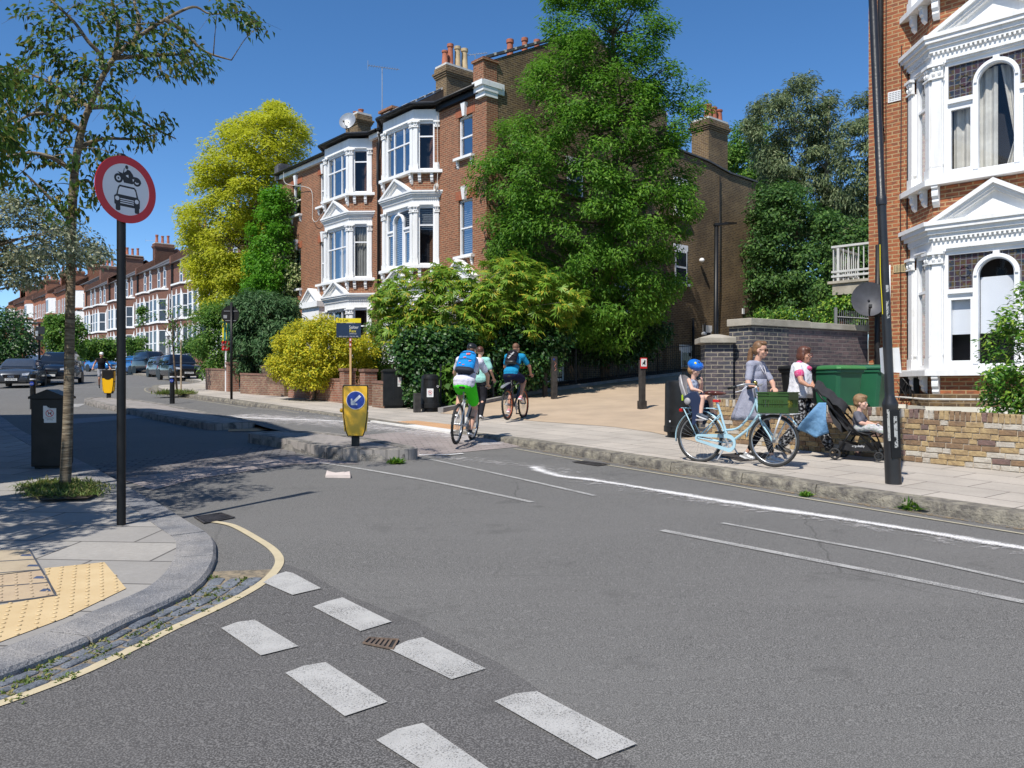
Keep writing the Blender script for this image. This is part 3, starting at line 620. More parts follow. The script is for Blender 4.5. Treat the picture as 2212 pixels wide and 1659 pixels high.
def archwin(root, T, s0, s1, z0, z1, q, style, tr=.66):
    W_ = s1-s0; H_ = z1-z0; b = MB(); zt = z0+H_*tr; m_ = (s0+s1)/2; r = W_*.165; R_ = r+.085
    za = z1-.12-R_                     # arch springs here
    for a in ((s0, s0+.07, z0, z1), (s1-.07, s1, z0, z1), (s0+.07, s1-.07, z1-.07, z1), (s0+.07, s1-.07, z0, z0+.09)): tb(b, T, *a, q-.06, q+.03)
    for sg in (-1, 1):
        a, c = (m_+sg*r, m_+sg*R_); tb(b, T, a, c, z0+.09, za, q-.05, q+.05)
        e = s0+.07 if sg < 0 else s1-.07; tb(b, T, e, c, zt-.05, zt+.03, q-.05, q+.07); tb(b, T, e, c, zt-.10, zt-.05, q-.05, q+.03)
        x = s0+.07 if sg < 0 else s1-.07; tb(b, T, x, x-sg*.045, z0+.09, zt-.1, q-.05, q+.02); tb(b, T, m_+sg*R_, m_+sg*(R_+.045), z0+.09, zt-.1, q-.05, q+.02)
        tb(b, T, x-sg*.045, m_+sg*(R_+.045), z0+.09, z0+.15, q-.05, q+.02); tb(b, T, x-sg*.045, m_+sg*(R_+.045), zt-.16, zt-.1, q-.05, q+.02)
    tb(b, T, m_-.05, m_+.05, za+R_-.01, z1-.07, q-.05, q+.04)
    for rr, R2, dq in ((r, R_, .05), (r+.02, R_-.02, .075)):
        o_, i_ = arcpts(m_, za, R2, 0, math.pi, 18), arcpts(m_, za, rr, 0, math.pi, 18)
        b.rings([[T(o_[k][0], o_[k][1], q-.05), T(o_[k][0], o_[k][1], q+dq), T(i_[k][0], i_[k][1], q+dq), T(i_[k][0], i_[k][1], q-.05)] for k in range(19)])
    fr = fixn(b.build('window_frame', M_wframe, root))
    g = MB(); P = lambda pts, d: g.add([T(x, z, d) for x, z in pts], [tuple(range(len(pts)))])
    P([(s0+.1, z0+.12), (m_-R_-.02, z0+.12), (m_-R_-.02, zt-.12), (s0+.1, zt-.12)], q-.02); P([(m_+R_+.02, z0+.12), (s1-.1, z0+.12), (s1-.1, zt-.12), (m_+R_+.02, zt-.12)], q-.02)
    P([(m_-r, z0+.09), (m_+r, z0+.09)]+arcpts(m_, za, r, 0, math.pi, 14), q-.02); g.build('pane', M_clear if style.get('stain') else M_glass, fr)
    g = MB()
    for sg in (-1, 1):
        e = s0+.07 if sg < 0 else s1-.07; a = arcpts(m_, za, R_-.01, math.pi/2, math.pi if sg < 0 else 0, 8)
        P([(e, zt+.03), (e, z1-.07), (m_+sg*.05, z1-.07)]+a[1:]+[(m_+sg*(R_-.01), zt+.03)], q-.015)
        if style.get('stain'):
            cx_ = e-sg*.26; rs = []
            for k in range(13): an = 2*math.pi*k/12; rs.append([T(cx_+rr_*math.cos(an), (zt+z1)/2-.02+rr_*math.sin(an), q-.01+dd) for rr_, dd in ((.085, 0), (.085, .008), (.1, .008), (.1, 0))])
            g.rings(rs, False)
    g.build('top_light', M_stain if style.get('stain') else M_glass, fr)
    if style.get('slats'):
        k = MB(); z = z1-.12
        while z > z0+.12: tb(k, T, s0+.09, s1-.09, z, z+.03, q-.14, q-.11); z -= .075
        k.build('venetian_blind', M_slat, fr)
    if style.get('curtain'):
        k = MB(); curtain(k, T, s0+.1, m_-R_-.06, z0+.12, zt-.1, q-.16, .03, 12, (z0+.5, s0+.1, m_-R_-.25) if False else None); k.build('curtain', M_curt, fr)
        k = MB(); curtain(k, T, m_-r, m_-.02, z0+.1, za+r, q-.18, .025, 14, (z0+.55, m_-r, m_-r+.04)); curtain(k, T, m_+.02, s1-.1, z0+.1, za+r, q-.18, .03, 26); k.build('curtain', M_curt, fr)
    if style.get('roller'):
        k = MB()
        for a, c, zz in ((s0+.1, m_-R_-.02, zt-.12), (m_-r, m_+r, za-.02), (m_+R_+.02, s1-.1, zt-.12)): k.quad(T(a, z0+.62, q-.1), T(c, z0+.62, q-.1), T(c, zz, q-.1), T(a, zz, q-.1))
        k.build('roller_blind', M_blind, fr)
        k = MB(); curtain(k, T, s0+.12, s0+.42, z0+.1, z0+.62, q-.2, .03, 9, (z0+.3, s0+.22, s0+.3)); k.build('curtain', mk('patterned_curtain', (.7, .7, .72), (.03, .03, .035), 28, .9, p=(.48, .52)), fr)
    room(T, s0, s1, z0, z1, fr, .4, q-.06)
    return fr
def bay(root, x0, w, c, p, floors, mbrick, zbase, dent=True):
    def foot(o):
        k = o*.414; return [(x0-c-o*1.3, -.03), (x0-c-o*1.3, 0), (x0-k*1.2, p+o), (x0+w+k*1.2, p+o), (x0+w+c+o*1.3, 0), (x0+w+c+o*1.3, -.03)]
    L = math.hypot(c, p); TR, TF, TL = XT((x0-c, 0), (c, p)), XT((x0, p), (1, 0)), XT((x0+w, p), (c, -p))
    body = MB(); prev = zbase; kids = []
    for f in floors:
        s, cb, ct, fz, cz = f['s'], f['cb'], f['ct'], f['f'], f['c']
        ap = MB(); ap.prism(foot(-.03), prev, s-.13)
        body.prism(foot(.15), s-.12, s-.02); body.prism(foot(.12), s-.02, s)
        for T, xs_ in ((TF, (.08, w-.08)), (TR, (L*.28, L*.75)), (TL, (L*.28, L*.75))):
            for x in xs_: bracket(body, T, x, s-.12, .95 if T is TF else .8)
        pw, ps = .19, .17
        for T, LL, P_ in ((TF, w, pw), (TR, L, ps), (TL, L, ps)):
            for a, e in ((0, P_), (LL-P_, LL)):
                bp = f.get('brickpil') and T is not TF and ((a == 0) == (T is TR))
                tb(ap if bp else body, T, a, e, s, cb, -.12, .02)
                if not bp: tb(body, T, a+.015, e-.015, s+.22, cb, .02, .045)
                tb(body, T, a-.01, e+.01, s, s+.2, -.1, .06); tb(body, T, a-.0, e+.0, s+.2, s+.26, -.1, .04); capital(body, T, a, e, cb, ct, .04)
        body.prism(foot(.0), ct, fz)
        for T, LL, P_ in ((TF, w, pw), (TR, L, ps), (TL, L, ps)): tb(body, T, P_+.05, LL-P_-.05, ct+.04, ct+.07, 0, .035)
        if cz:
            n = 4
            for i, o in enumerate((.05, .09, .14, .17)): body.prism(foot(o), fz+(cz-fz)*i/n, fz+(cz-fz)*(i+1)/n-(.0 if i < 3 else .0))
            if dent:
                x = .03
                while x < w: tb(body, TF, x, x+.035, fz-.045, fz, 0, .05); x += .075
                x = .03
                while x < L: tb(body, TR, x, x+.035, fz-.045, fz, 0, .05); tb(body, TL, x, x+.035, fz-.045, fz, 0, .05); x += .075
            if f.get('ped', 1): kids.append(pediment(root, TF, -.02, w+.02, cz, .62, 0, .17))
        z0, z1 = s, ct
        if f['style'] == 'arch': kids.append(archwin(root, TF, pw, w-pw, z0, z1, -.07, f))
        else:
            k = sash(root, TF, pw, w-pw, z0, z1, -.08, .62, (.31, .7), blind=f.get('blind'), cur=f.get('cur'), roomd=.45); kids.append(k)
        for T in (TR, TL):
            kids.append(sash(root, T, ps, L-ps, z0, z1, -.07, f.get('sr', .68), blind=f.get('sblind'), cur=f.get('scur'), roomd=.3))
        prev = cz or fz; kids.append(fixn(ap.build('brick_apron', mbrick, root)))
    bo = fixn(body.build('bay_window', M_stucco, root))
    for k in kids: k.parent = bo
    return bo
def keystone(b, T, s, z0, z1):
    b.loop([T(s-.07, z0, -.02), T(s+.07, z0, -.02), T(s+.13, z1, -.02), T(s-.13, z1, -.02)], [T(s-.06, z0, .1), T(s+.06, z0, .1), T(s+.12, z1, .13), T(s-.12, z1, .13)])
def pots(parent, lst):
    for x, y, z, h_, r, mt in lst:
        b = MB(); b.lathe([(r*1.12, 0), (r*1.15, h_*.08), (r, h_*.12), (r*.82, h_*.85), (r*1.05, h_*.88), (r*1.05, h_), (r*.75, h_), (r*.7, h_*.8)], 12, (x, y, z)); b.build('chimney_pot', mt, parent, smooth=True, autos=40)
def chimney(root, x0, x1, y0, y1, z0, z1, mat, ps=(), cap=True):
    b = MB(); b.bb(x0, x1, y0, y1, z0, z1-.55)
    for i, o in enumerate((.04, .08, .12)): b.bb(x0-o, x1+o, y0-o, y1+o, z1-.55+i*.08, z1-.47+i*.08)
    b.bb(x0-.05, x1+.05, y0-.05, y1+.05, z1-.31, z1-.1)
    ch = b.build('chimney', mat, root); c = MB(); c.bb(x0-.02, x1+.02, y0-.02, y1+.02, z1-.1, z1); c.build('flaunching', M_cement, ch); pots(ch, ps); return ch
def gutter(root, pts, r=.06, nm='gutter'):
    b = MB(); b.tube(pts, r, 8); return b.build(nm, M_black, root, smooth=True)
def aerial(name, label, loc, rz, h=1.6, L=1.0, els=9, parent=None):
    t = thing(name, label, 'aerial', loc, rz); b = MB(); b.tube([(0, 0, 0), (0, 0, h)], .018, 6); b.build('mast', M_grey, t)
    b = MB(); b.tube([(-L*.45, 0, h), (L*.55, 0, h+.0)], .014, 5)
    for i in range(els): x = -L*.42+L*.9*i/(els-1); b.tube([(x, -.16, h), (x, .16, h)], .007, 4)
    b.tube([(-L*.45, 0, h-.18), (-L*.45, 0, h+.2)], .01, 4); o = b.build('yagi_array', M_grey, t); return t
# ---- the two bay-fronted houses by the park
RA = (-1.02, 28.0, 0.0)
LV = [dict(s=2.65, cb=4.62, ct=4.84, f=5.2, c=5.45), dict(s=6.08, cb=7.98, ct=8.22, f=8.52, c=8.76), dict(s=9.52, cb=11.06, ct=11.28, f=11.72, c=None)]
def mkfl(st): return [dict(LV[i], **st[i]) for i in range(3)]
def house(label, U0, U1, bx, st, wins, doorx, cat='house'):
    h = thing('terraced_house', label, cat, RA, R(130.8), 'bay fronted houses beside the park')
    T = XT((0, 0), (1, 0)); ops = [(a, c, z, e) for a, c, z, e, *_ in wins]
    c_, p_, w_ = .66, .68, 2.05
    b = MB(); wallgrid(b, T, U0, U1, .7, 12.0, ops+([(doorx-.5, doorx+.5, 2.0, 4.45)] if doorx else []))
    wall = b.build('front_wall', M_brickA, h)
    ar = MB(); ks = MB()
    for a, c, z, e, bl, cu in wins:
        k = sash(h, T, a, c, z, e, -.11, .5, blind=bl, cur=cu); k.name = 'sash_window'; sl = sill(h, T, a, c, z); sl.parent = k
        ar = MB(); ks = MB(); tb(ar, T, a-.14, c+.14, e, e+.3, -.05, .012); keystone(ks, T, (a+c)/2, e-.03, e+.42)
        fixn(ar.build('brick_arch', M_brickArch, k)); fixn(ks.build('keystone', M_stucco, k))
    bay(h, bx, w_, c_, p_, mkfl(st), M_brickA, .7)
    if doorx:
        b = MB()
        for s_ in (-.72, .52): tb(b, T, doorx+s_, doorx+s_+.2, 1.5, 4.6, 0, .3); capital(b, T, doorx+s_, doorx+s_+.2, 4.4, 4.62, .3)
        tb(b, T, doorx-.8, doorx+.8, 4.62, 5.2, 0, .3); tb(b, T, doorx-.85, doorx+.85, 5.2, 5.45, 0, .42)
        po = fixn(b.build('porch_surround', M_stucco, h)); pd = pediment(h, T, doorx-.8, doorx+.8, 5.45, .62, 0, .42); pd.parent = po
        b = MB(); tb(b, T, doorx-.5, doorx+.5, 2.0, 4.45, -.5, -.45); b.build('front_door', mk('brown_door', (.12, .05, .03)), h)
    return h
A_ = house('brick end house next to the park with venetian blinds in its arched bay window', 0, 6.22, 3.13, [dict(style='arch', slats=1, sblind=.9), dict(style='arch', slats=1, sblind=.42), dict(style='grid', sr=.7, brickpil=1)],
    [(.52, 1.32, 9.66, 11.1, None, None), (.52, 1.32, 6.22, 8.2, .93, None)], .95)
for k in (A_,):
    pass
B_ = house('brick house behind the yellow shrub with curtained bay and satellite dish on its roof', 6.22, 15.64, 7.75, [dict(style='grid', cur=.4), dict(style='grid', cur=.6, scur=.9), dict(style='grid', sr=.72)],
    [(10.75, 11.55, 9.66, 11.1, None, None), (10.75, 11.55, 6.22, 8.1, .6, .3), (13.35, 14.2, 9.66, 11.1, None, None), (13.35, 14.2, 6.22, 8.1, None, .9)], 11.85)
# gable wall facing the park, roof, parapets and stacks of the end house
prof = [(0, .7), (0, 12.62), (-5, 15.1), (-9.6, 12.8), (-9.6, 11.6), (-12.4, 11.45), (-14, 11.2), (-16.1, 11.15), (-16.1, .7)]
b = MB(); b.loop([(0, y, z) for y, z in prof], [(-.24, y, z) for y, z in prof]) ; 
b.v = [Vector((v.x+.0, v.y, v.z)) for v in b.v]
gw = fixn(b.build('gable_wall', M_stock, A_)); gw.location = (.0, 0, 0)
TS = XT((-.24, -16.1), (0, 1))      # gable face frame, s runs from the back towards the street
# quoin strip of red brick at the street end, kneeler
b = MB(); b.bb(-.252, .0, -.5, .006, .7, 11.5); b.build('quoin', M_brickA, gw)
b = MB()
for i, o in enumerate((.0, .08, .16)): b.bb(-.30-o*.3, .2, -.62 if i == 2 else -.45, .12+o, 11.45+i*.17, 11.62+i*.17)
b.bb(-.30, .2, -.75, .12, 11.62, 12.0); b.build('kneeler', M_stucco, gw)
b = MB(); b.bb(-.26, .3, -.45, .14, 12.0, 12.66); b.bb(-.32, .34, -.5, .2, 12.66, 12.74); b.build('parapet_end', M_brickA, gw)
def coping(root, x, y0, z0, y1, z1, wd=.36):
    n = max(2, int(math.hypot(y1-y0, z1-z0)/.47)); b = MB()
    for i in range(n):
        for a, c, m_, up in ((i/n, (i+.8)/n, 0, .0), ((i+.8)/n, (i+1)/n, 1, .012)):
            b.m = m_; ya, yc, za, zc = y0+(y1-y0)*a, y0+(y1-y0)*c, z0+(z1-z0)*a+up, z0+(z1-z0)*c+up
            b.loop([(x-wd/2, ya, za), (x+wd/2, ya, za), (x+wd/2, ya, za+.09), (x-wd/2, ya, za+.09)], [(x-wd/2, yc, zc), (x+wd/2, yc, zc), (x+wd/2, yc, zc+.09), (x-wd/2, yc, zc+.09)])
    return fixn(b.build('coping', [M_slate, M_cement], root))
coping(gw, -.1, .05, 12.72, -5, 15.12); coping(gw, -.1, -5, 15.12, -9.6, 12.85)
b = MB(); b.bb(-.25, .2, -16.15, -9.6, 11.16, 11.24); 
b = MB(); b.rings([[(-.32, y, z), (.3, y, z), (.3, y, z+.07), (-.32, y, z+.07)] for y, z in ((-9.6, 11.62), (-12.4, 11.47), (-14, 11.22), (-16.15, 11.17))]); b.build('coping', M_slate, gw)
# party parapets and roofs
b = MB()
PPX = [(0.2, 11.9), (.2, 12.25), (-2.75, 14.05), (-5, 15.3), (-9, 13), (-9, 11)]
b.loop([(6.05, y, z) for y, z in PPX], [(6.4, y, z) for y, z in PPX]); pw_ = fixn(b.build('party_parapet', mk('dark_brick', (.07, .05, .04), (.04, .03, .025), 8, .9), A_)); coping(pw_, 6.22, .25, 12.24, -2.75, 14.06)
def roof(root, u0, u1, pitch=.36):
    b = MB(); b.loop([(u0, .28, 11.9), (u0, -5, 11.98+5*pitch), (u0, -9.5, 11.9), (u0, -9.5, 11.7)], [(u1, .28, 11.9), (u1, -5, 11.98+5*pitch), (u1, -9.5, 11.9), (u1, -9.5, 11.7)]); return fixn(b.build('roof', M_slate, root))
roof(A_, .0, 6.1); roof(B_, 6.4, 15.6, .2)
b = MB(); b.bb(-.24, 15.6, -9.6, -9.3, .7, 11.8); b.bb(-.2, 6.3, -16.1, -15.8, .7, 11.1); b.bb(6.1, 6.3, -16.1, -9.5, .7, 11.1); b.build('rear_wall', M_stock, A_)
b = MB(); b.bb(15.4, 15.64, -9.6, -.01, .7, 12.3); b.build('end_wall', M_brickA, B_)
b = MB(); b.bb(15.3, 15.72, -9.6, .1, 12.3, 12.4); b.bb(15.3, 15.72, -.3, .2, 11.6, 12.3); b.build('coping', M_slate, B_)
# fascia boards and gutters follow the bays
def eaves(root, u0, u1, bx, white):
    c_, p_, w_ = .66, .68, 2.05; P = [(u0, .28), (bx-c_-.1, .3), (bx-.1, p_+.22), (bx+w_+.1, p_+.22), (bx+w_+c_+.1, .3), (u1, .28)]
    gutter(root, [(x, y, 11.84) for x, y in P], .062)
    b = MB(); b.prism([(u0, 0)]+[(x, y-.06) for x, y in P]+[(u1, 0)], 11.86, 11.93); b.build('soffit', M_slate, root)
    b = MB(); tb(b, XT((0, 0), (1, 0)), bx+w_+c_, u1, 11.6, 11.8, .0, .16); tb(b, XT((0, 0), (1, 0)), u0, bx-c_, 11.6, 11.8, .0, .16); fixn(b.build('fascia_board', M_stucco if white else M_black, root))
eaves(A_, .05, 6.15, 3.13, False); eaves(B_, 6.4, 15.5, 7.75, True)
chimney(A_, 5.85, 6.6, -4.3, -2.8, 11.9, 15.15, M_stock, [(6.2, -2.98, 15.15, .62, .13, M_terra), (6.25, -3.3, 15.15, 1.0, .135, M_terra), (6.25, -3.68, 15.15, 1.0, .14, M_buffpot), (6.25, -4.05, 15.15, 1.0, .15, M_buffpot)])
chimney(A_, -.22, .7, -13.9, -12.5, 11.0, 13.5, M_stock, [(.05, -12.8, 13.5, .62, .17, M_terra), (.05, -13.2, 13.5, .58, .17, M_terra), (.05, -13.6, 13.5, .55, .17, M_terra)])
pots(gw, [(.4, -1.6, 13.0, 1.0, .13, M_terra), (.4, -2.3, 13.3, .95, .12, M_terra), (.4, -2.9, 13.55, .8, .12, M_terra)])
chimney(B_, 11.5, 12.6, -2.6, -1.9, 12.0, 14.35, M_stock, [(11.8, -2.25, 14.3, .28, .13, M_terra), (12.3, -2.25, 14.3, .3, .12, M_terra)])
b = MB(); b.bb(6.45, 7.4, -1.6, -.6, 12.0, 12.9); b.bb(6.4, 7.45, -1.7, -.5, 12.9, 13.0); b.build('low_stack', M_brickA, B_)
# windows and fittings on the gable wall
def gwin(y0, y1, z0, z1, bl=None):
    s0 = 16.1+y0; k = sash(gw, TS, 0, 0, 0, 0, glass=False) if False else None
    b = MB(); tb(b, TS, s0, s0+(y1-y0), z0, z1, .0, .035); tb(b, TS, s0-.1, s0+(y1-y0)+.1, z0-.1, z0, 0, .16); tb(b, TS, s0-.08, s0+(y1-y0)+.08, z1, z1+.25, 0, .02)
    f = fixn(b.build('gable_window', M_wframe, gw)); b = MB()
    for a, c, e, g_ in ((.08, .92, .06, .47), (.08, .92, .53, .94)): L_ = y1-y0; H_ = z1-z0; b.quad(TS(s0+L_*a, z0+H_*e, .04), TS(s0+L_*c, z0+H_*e, .04), TS(s0+L_*c, z0+H_*g_, .04), TS(s0+L_*a, z0+H_*g_, .04))
    b.build('pane', mk('dark_glass', (.02, .022, .03), (.03, .035, .05), 3, .06), f)
for q in ((-10.9, -10.1, 6.0, 7.4), (-10.9, -10.1, 8.9, 10.2), (-7.2, -6.4, 4.6, 5.9), (-4.6, -3.8, 8.7, 9.9), (-3.6, -2.6, 1.9, 3.3), (-11.2, -10.5, 1.9, 3.2), (-12.6, -12.1, 3.0, 4.1)): gwin(*q)
b = MB(); b.tube([(-.30, -13.2, 11), (-.30, -13.2, 6), (-.30, -12.8, 1.2)], .02, 6); b.tube([(-.36, -12.0, 4.4), (-.36, -12.0, 3.0), (-.36, -11.2, 3.0), (-.36, -11.2, 4.6)], .055, 8); b.tube([(-.36, -8.0, 9), (-.36, -8.0, 1)], .05, 8); b.build('drainpipe', M_black, gw, smooth=True)
b = MB(); b.ell((-.4, -11.75, 7.1), (.12, .1, .1)); b.ell((-.4, -11.9, 3.95), (.13, .1, .1)); b.bb(-.3, -.26, -15.1, -14.95, 5.0, 5.25); b.build('floodlight', M_wframe, gw)
for x, yy, ln in ((6.5, .12, 12), ):
    b = MB(); b.tube([(6.35, .14, 11.7), (6.35, .12, 11.2), (6.42, .12, 10.8), (6.42, .12, 1.6)], .055, 8); b.tube([(6.55, .1, 11.4), (6.55, .1, 9.8), (6.45, .1, 9.4)], .035, 6); b.build('downpipe', M_black, A_, smooth=True)
b = MB(); b.tube(cr([(14.5, .3, 11.8), (14.3, .3, 11.2), (12.6, .12, 10.75), (12.1, .08, 10.4), (12.05, .08, 9.6), (12.0, .1, 9.2), (11.4, .2, 9.0), (10.7, .2, 9.4)], 5), .012, 5); b.build('cable', M_cement, B_)
b = MB(); b.tube([(2.45, .1, 11.6), (2.42, .1, 9.5), (2.42, .12, 9.0)], .012, 5); b.torus((2.42, .18, 8.85), (0, 1, .1), .13, .02, 18, 5); b.torus((2.4, .2, 8.82), (.3, 1, .1), .11, .02, 18, 5); b.build('cable_coil', M_cement, A_)
def dish(name, label, loc, r, aim, mat, arm=.5, wallv=(0, 0, -.3)):
    t = thing(name, label, 'satellite dish', loc); ax = Vector(aim).normalized(); M = ax.to_track_quat('Z', 'Y').to_matrix(); b = MB(); rs = []
    for k in range(7):
        q = r*(k+.15)/6.15; rs.append([M @ Vector((q*math.cos(a*math.pi/12), q*1.08*math.sin(a*math.pi/12), .35*q*q/r-.02)) for a in range(24)])
    b.rings(rs, False); b.rings([[p-ax*.012 for p in r_] for r_ in rs[::-1]], False); b.rings([rs[-1], [p-ax*.012 for p in rs[-1]]], False); b.build('reflector', mat, t, smooth=True, autos=50)
    b = MB(); e = M @ Vector((0, -r*.95, .1)); f = M @ Vector((0, -r*.75, r*1.15)); b.tube([e*.6-ax*.02, e, f], .014, 6); b.box(f, (.06, .05, .09), M); b.tube([(0, 0, 0), Vector(wallv)*.6-ax*.05, Vector(wallv)], .022, 6); b.tube([-ax*.03, -ax*.08], .05, 8); b.build('feed_arm', M_black, t)
    return t
rm = Matrix.Rotation(R(130.8), 4, 'Z'); LA = lambda x, y, z: Matrix.Translation(RA) @ rm @ Vector((x, y, z))
dish('satellite_dish', 'grey satellite dish on the roof edge above the white top bay', LA(8.75, .15, 12.75), .36, (-.2, -1, .35), M_grey, wallv=(0, .1, -.62))
aerial('tv_aerial', 'spiky television aerial standing on the roof between the two bay houses', LA(7.3, -.6, 12.9), R(20), 1.9, 1.3, 12)
aerial('tv_aerial', 'small television aerial beside the four chimney pots of the end house', LA(5.9, -4.35, 15.0), R(-15), .9, 1.0, 8)
E_ = None
# ---- right-hand house
RB = (7.06, 16.34, 0.0)
RH = thing('corner_house', 'bright orange brick house with white pediments and stained glass at the right edge', 'house', RB, R(135.8))
T = XT((0, 0), (1, 0))
b = MB(); b.bb(-7.5, .0, -9, 0, .3, 14); b.build('wall', M_brickR, RH)
b = MB()
for i in range(0, 0): pass
W_ = 2.05; bxr = -1.36-W_
LR = [dict(s=1.95, cb=3.84, ct=4.06, f=4.3, c=4.6, style='arch', stain=1, roller=1), dict(s=5.37, cb=7.17, ct=7.44, f=7.66, c=7.96, style='arch', stain=1, curtain=1), dict(s=8.75, cb=10.6, ct=10.8, f=11.3, c=11.5, style='grid')]
bay(RH, bxr, W_, .58, .62, LR, M_brickR, .3)
b = MB(); b.prism([(bxr-.8, -.0), (bxr-.1, .78), (-1.30, .78), (-.80, .2), (-.80, 0)], .3, 1.28); b.prism([(-.74, 0), (-.74, .12), (.0, .12), (.0, 0)], .3, 1.3); b.build('rendered_plinth', mk('cream_render', (.72, .69, .6), (.6, .57, .48), 2, .85), RH)
b = MB(); b.prism([(bxr-.8, -.0), (bxr-.1, .72), (-1.34, .72), (-.86, .16), (-.86, 0)], 1.28, 1.5); b.build('brick_ledge', M_stock, RH)
def airvent(u, z, w, h, mat):
    b = MB(); b.bb(u-w/2, u+w/2, -.05, .02, z-h/2, z+h/2); o = b.build('air_vent', mat, RH); c = MB(); n, k = 8, 5
    for i in range(n):
        for j in range(k): x = u-w/2+w*(i+.9)/(n+.8); y = z-h/2+h*(j+.9)/(k+.8); c.bb(x-.007, x+.007, .018, .0225, y-.009, y+.009)
    c.build('vent_holes', M_room, o)
airvent(-.5, 7.26, .25, .2, M_wframe); airvent(-.6, 3.92, .24, .15, mk('buff_vent', (.62, .48, .25)))
for u, r_, z0, z1, y in ((-.28, .05, 4.2, 14, .12), (-.22, .055, .6, 4.4, .12), (-.62, .009, 1.9, 8.2, .02), (-.74, .012, 1.9, 7.8, .02), (-.35, .008, 1.5, 14, .03)):
    b = MB(); b.tube([(u, y, z0), (u+.01, y, (z0+z1)/2), (u-.012, y, z1)], r_, 8); 
    for z in (z0+.9, z0+2.4): b.tube([(u, y, z), (u, y, z+.1)], r_*1.35, 8)
    b.build('downpipe' if r_ > .03 else 'cable', M_blackpipe, RH, smooth=True)
b = MB(); b.tube([(-.42, .04, 4.0), (-.42, .04, 2.2), (-.48, .05, 2.0), (-.55, .04, 2.15)], .012, 6); b.build('white_cable', M_wframe, RH, smooth=True)
b = MB(); b.tube([(-.3, .14, 1.46), (-.9, .18, 1.42), (-1.3, .84, 1.41), (-3.2, .84, 1.41)], .018, 8); b.build('waste_pipe', M_cement, RH, smooth=True)
b = MB(); b.bb(-.9, -.62, .0, .1, 1.5, 1.8); b.bb(-1.02, -.92, .1, .25, 1.45, 1.8); b.build('meter_box', M_black, RH)
b = MB()
for i in range(7): b.tube(cr([(-.78+random.uniform(-.1, .1), .12, 1.8), (-.95+.3*random.random(), .17, 1.55), (-.6-.3*random.random(), .16, 1.38), (-.75+random.uniform(-.2, .2), .14, 1.75)], 5), .008, 4)
b.build('tangled_wires', M_blackpipe, RH)
dish('satellite_dish', 'round grey satellite dish on the corner of the orange brick house behind the lamp post', Matrix.Translation(RB) @ Matrix.Rotation(R(135.8), 4, 'Z') @ Vector((-.16, .42, 3.3)), .32, (-.35, -1, .25), mk('dish_grey', (.075, .075, .085), (.055, .055, .06), 5, .5, spec=.3), wallv=(.28, .3, -.1))
# balcony round the corner
bl = thing('balcony', 'grey railed balcony high on the side of the orange brick house', 'balcony', RB, R(135.8))
b = MB(); b.bb(.05, 2.0, -4.6, -3.0, 3.85, 4.12); b.bb(-.05, 2.1, -4.7, -2.95, 4.12, 4.18); b.build('floor_slab', M_stone, bl)
b = MB()
for z in (4.27, 4.38, 4.98): b.bb(.0, 2.02, -3.04, -2.98, z, z+.05); b.bb(1.97, 2.02, -4.6, -3.0, z, z+.05)
for i in range(17): x = .06+1.92*i/16; w = .03 if i in (15,) else .011; b.bb(x-w, x+w, -3.02-w, -3.02+w, 4.18, 5.0)
for i in range(12): y = -4.5+1.5*i/12; b.bb(1.98, 2.0, y-.011, y+.011, 4.2, 5.0)
b.build('railing', mk('pale_grey_paint', (.6, .6, .57), (.5, .5, .48), 4, .5), bl)
# ================= far terrace, boundary walls, railings =================
M_brickD = brick('dark_red_brick', (.23, .09, .06), (.15, .065, .05), (.25, .19, .14), dirt=(.06, .035, .03), damt=.3)
M_brickRed = brick('bright_red_brick', (.38, .12, .06), (.28, .09, .05), (.36, .25, .17), dirt=(.12, .05, .035), damt=.3)
M_farglass = mk('far_window_glass', (.025, .03, .04), (.05, .06, .075), 2, .08)
RT = Vector((-28.4, 75)); UT = Vector((math.cos(R(129.6)), math.sin(R(129.6))))
def fwin(root, T, s0, s1, z0, z1, sillz=True, keys=True):
    b = MB(); w = .065
    for a in ((s0, s0+w, z0, z1), (s1-w, s1, z0, z1), (s0, s1, z1-w, z1), (s0, s1, z0, z0+w), (s0, s1, (z0+z1)/2-.04, (z0+z1)/2+.04)): tb(b, T, *a, -.06, .05)
    if sillz: tb(b, T, s0-.12, s1+.12, z0-.14, z0, 0, .16)
    if keys: keystone(b, T, (s0+s1)/2, z1, z1+.4)
    f = fixn(b.build('window_frame', M_wframe, root)); b = MB(); b.quad(T(s0+w, z0+w, .01), T(s1-w, z0+w, .01), T(s1-w, z1-w, .01), T(s0+w, z1-w, .01)); b.build('pane', M_farglass, f); return f
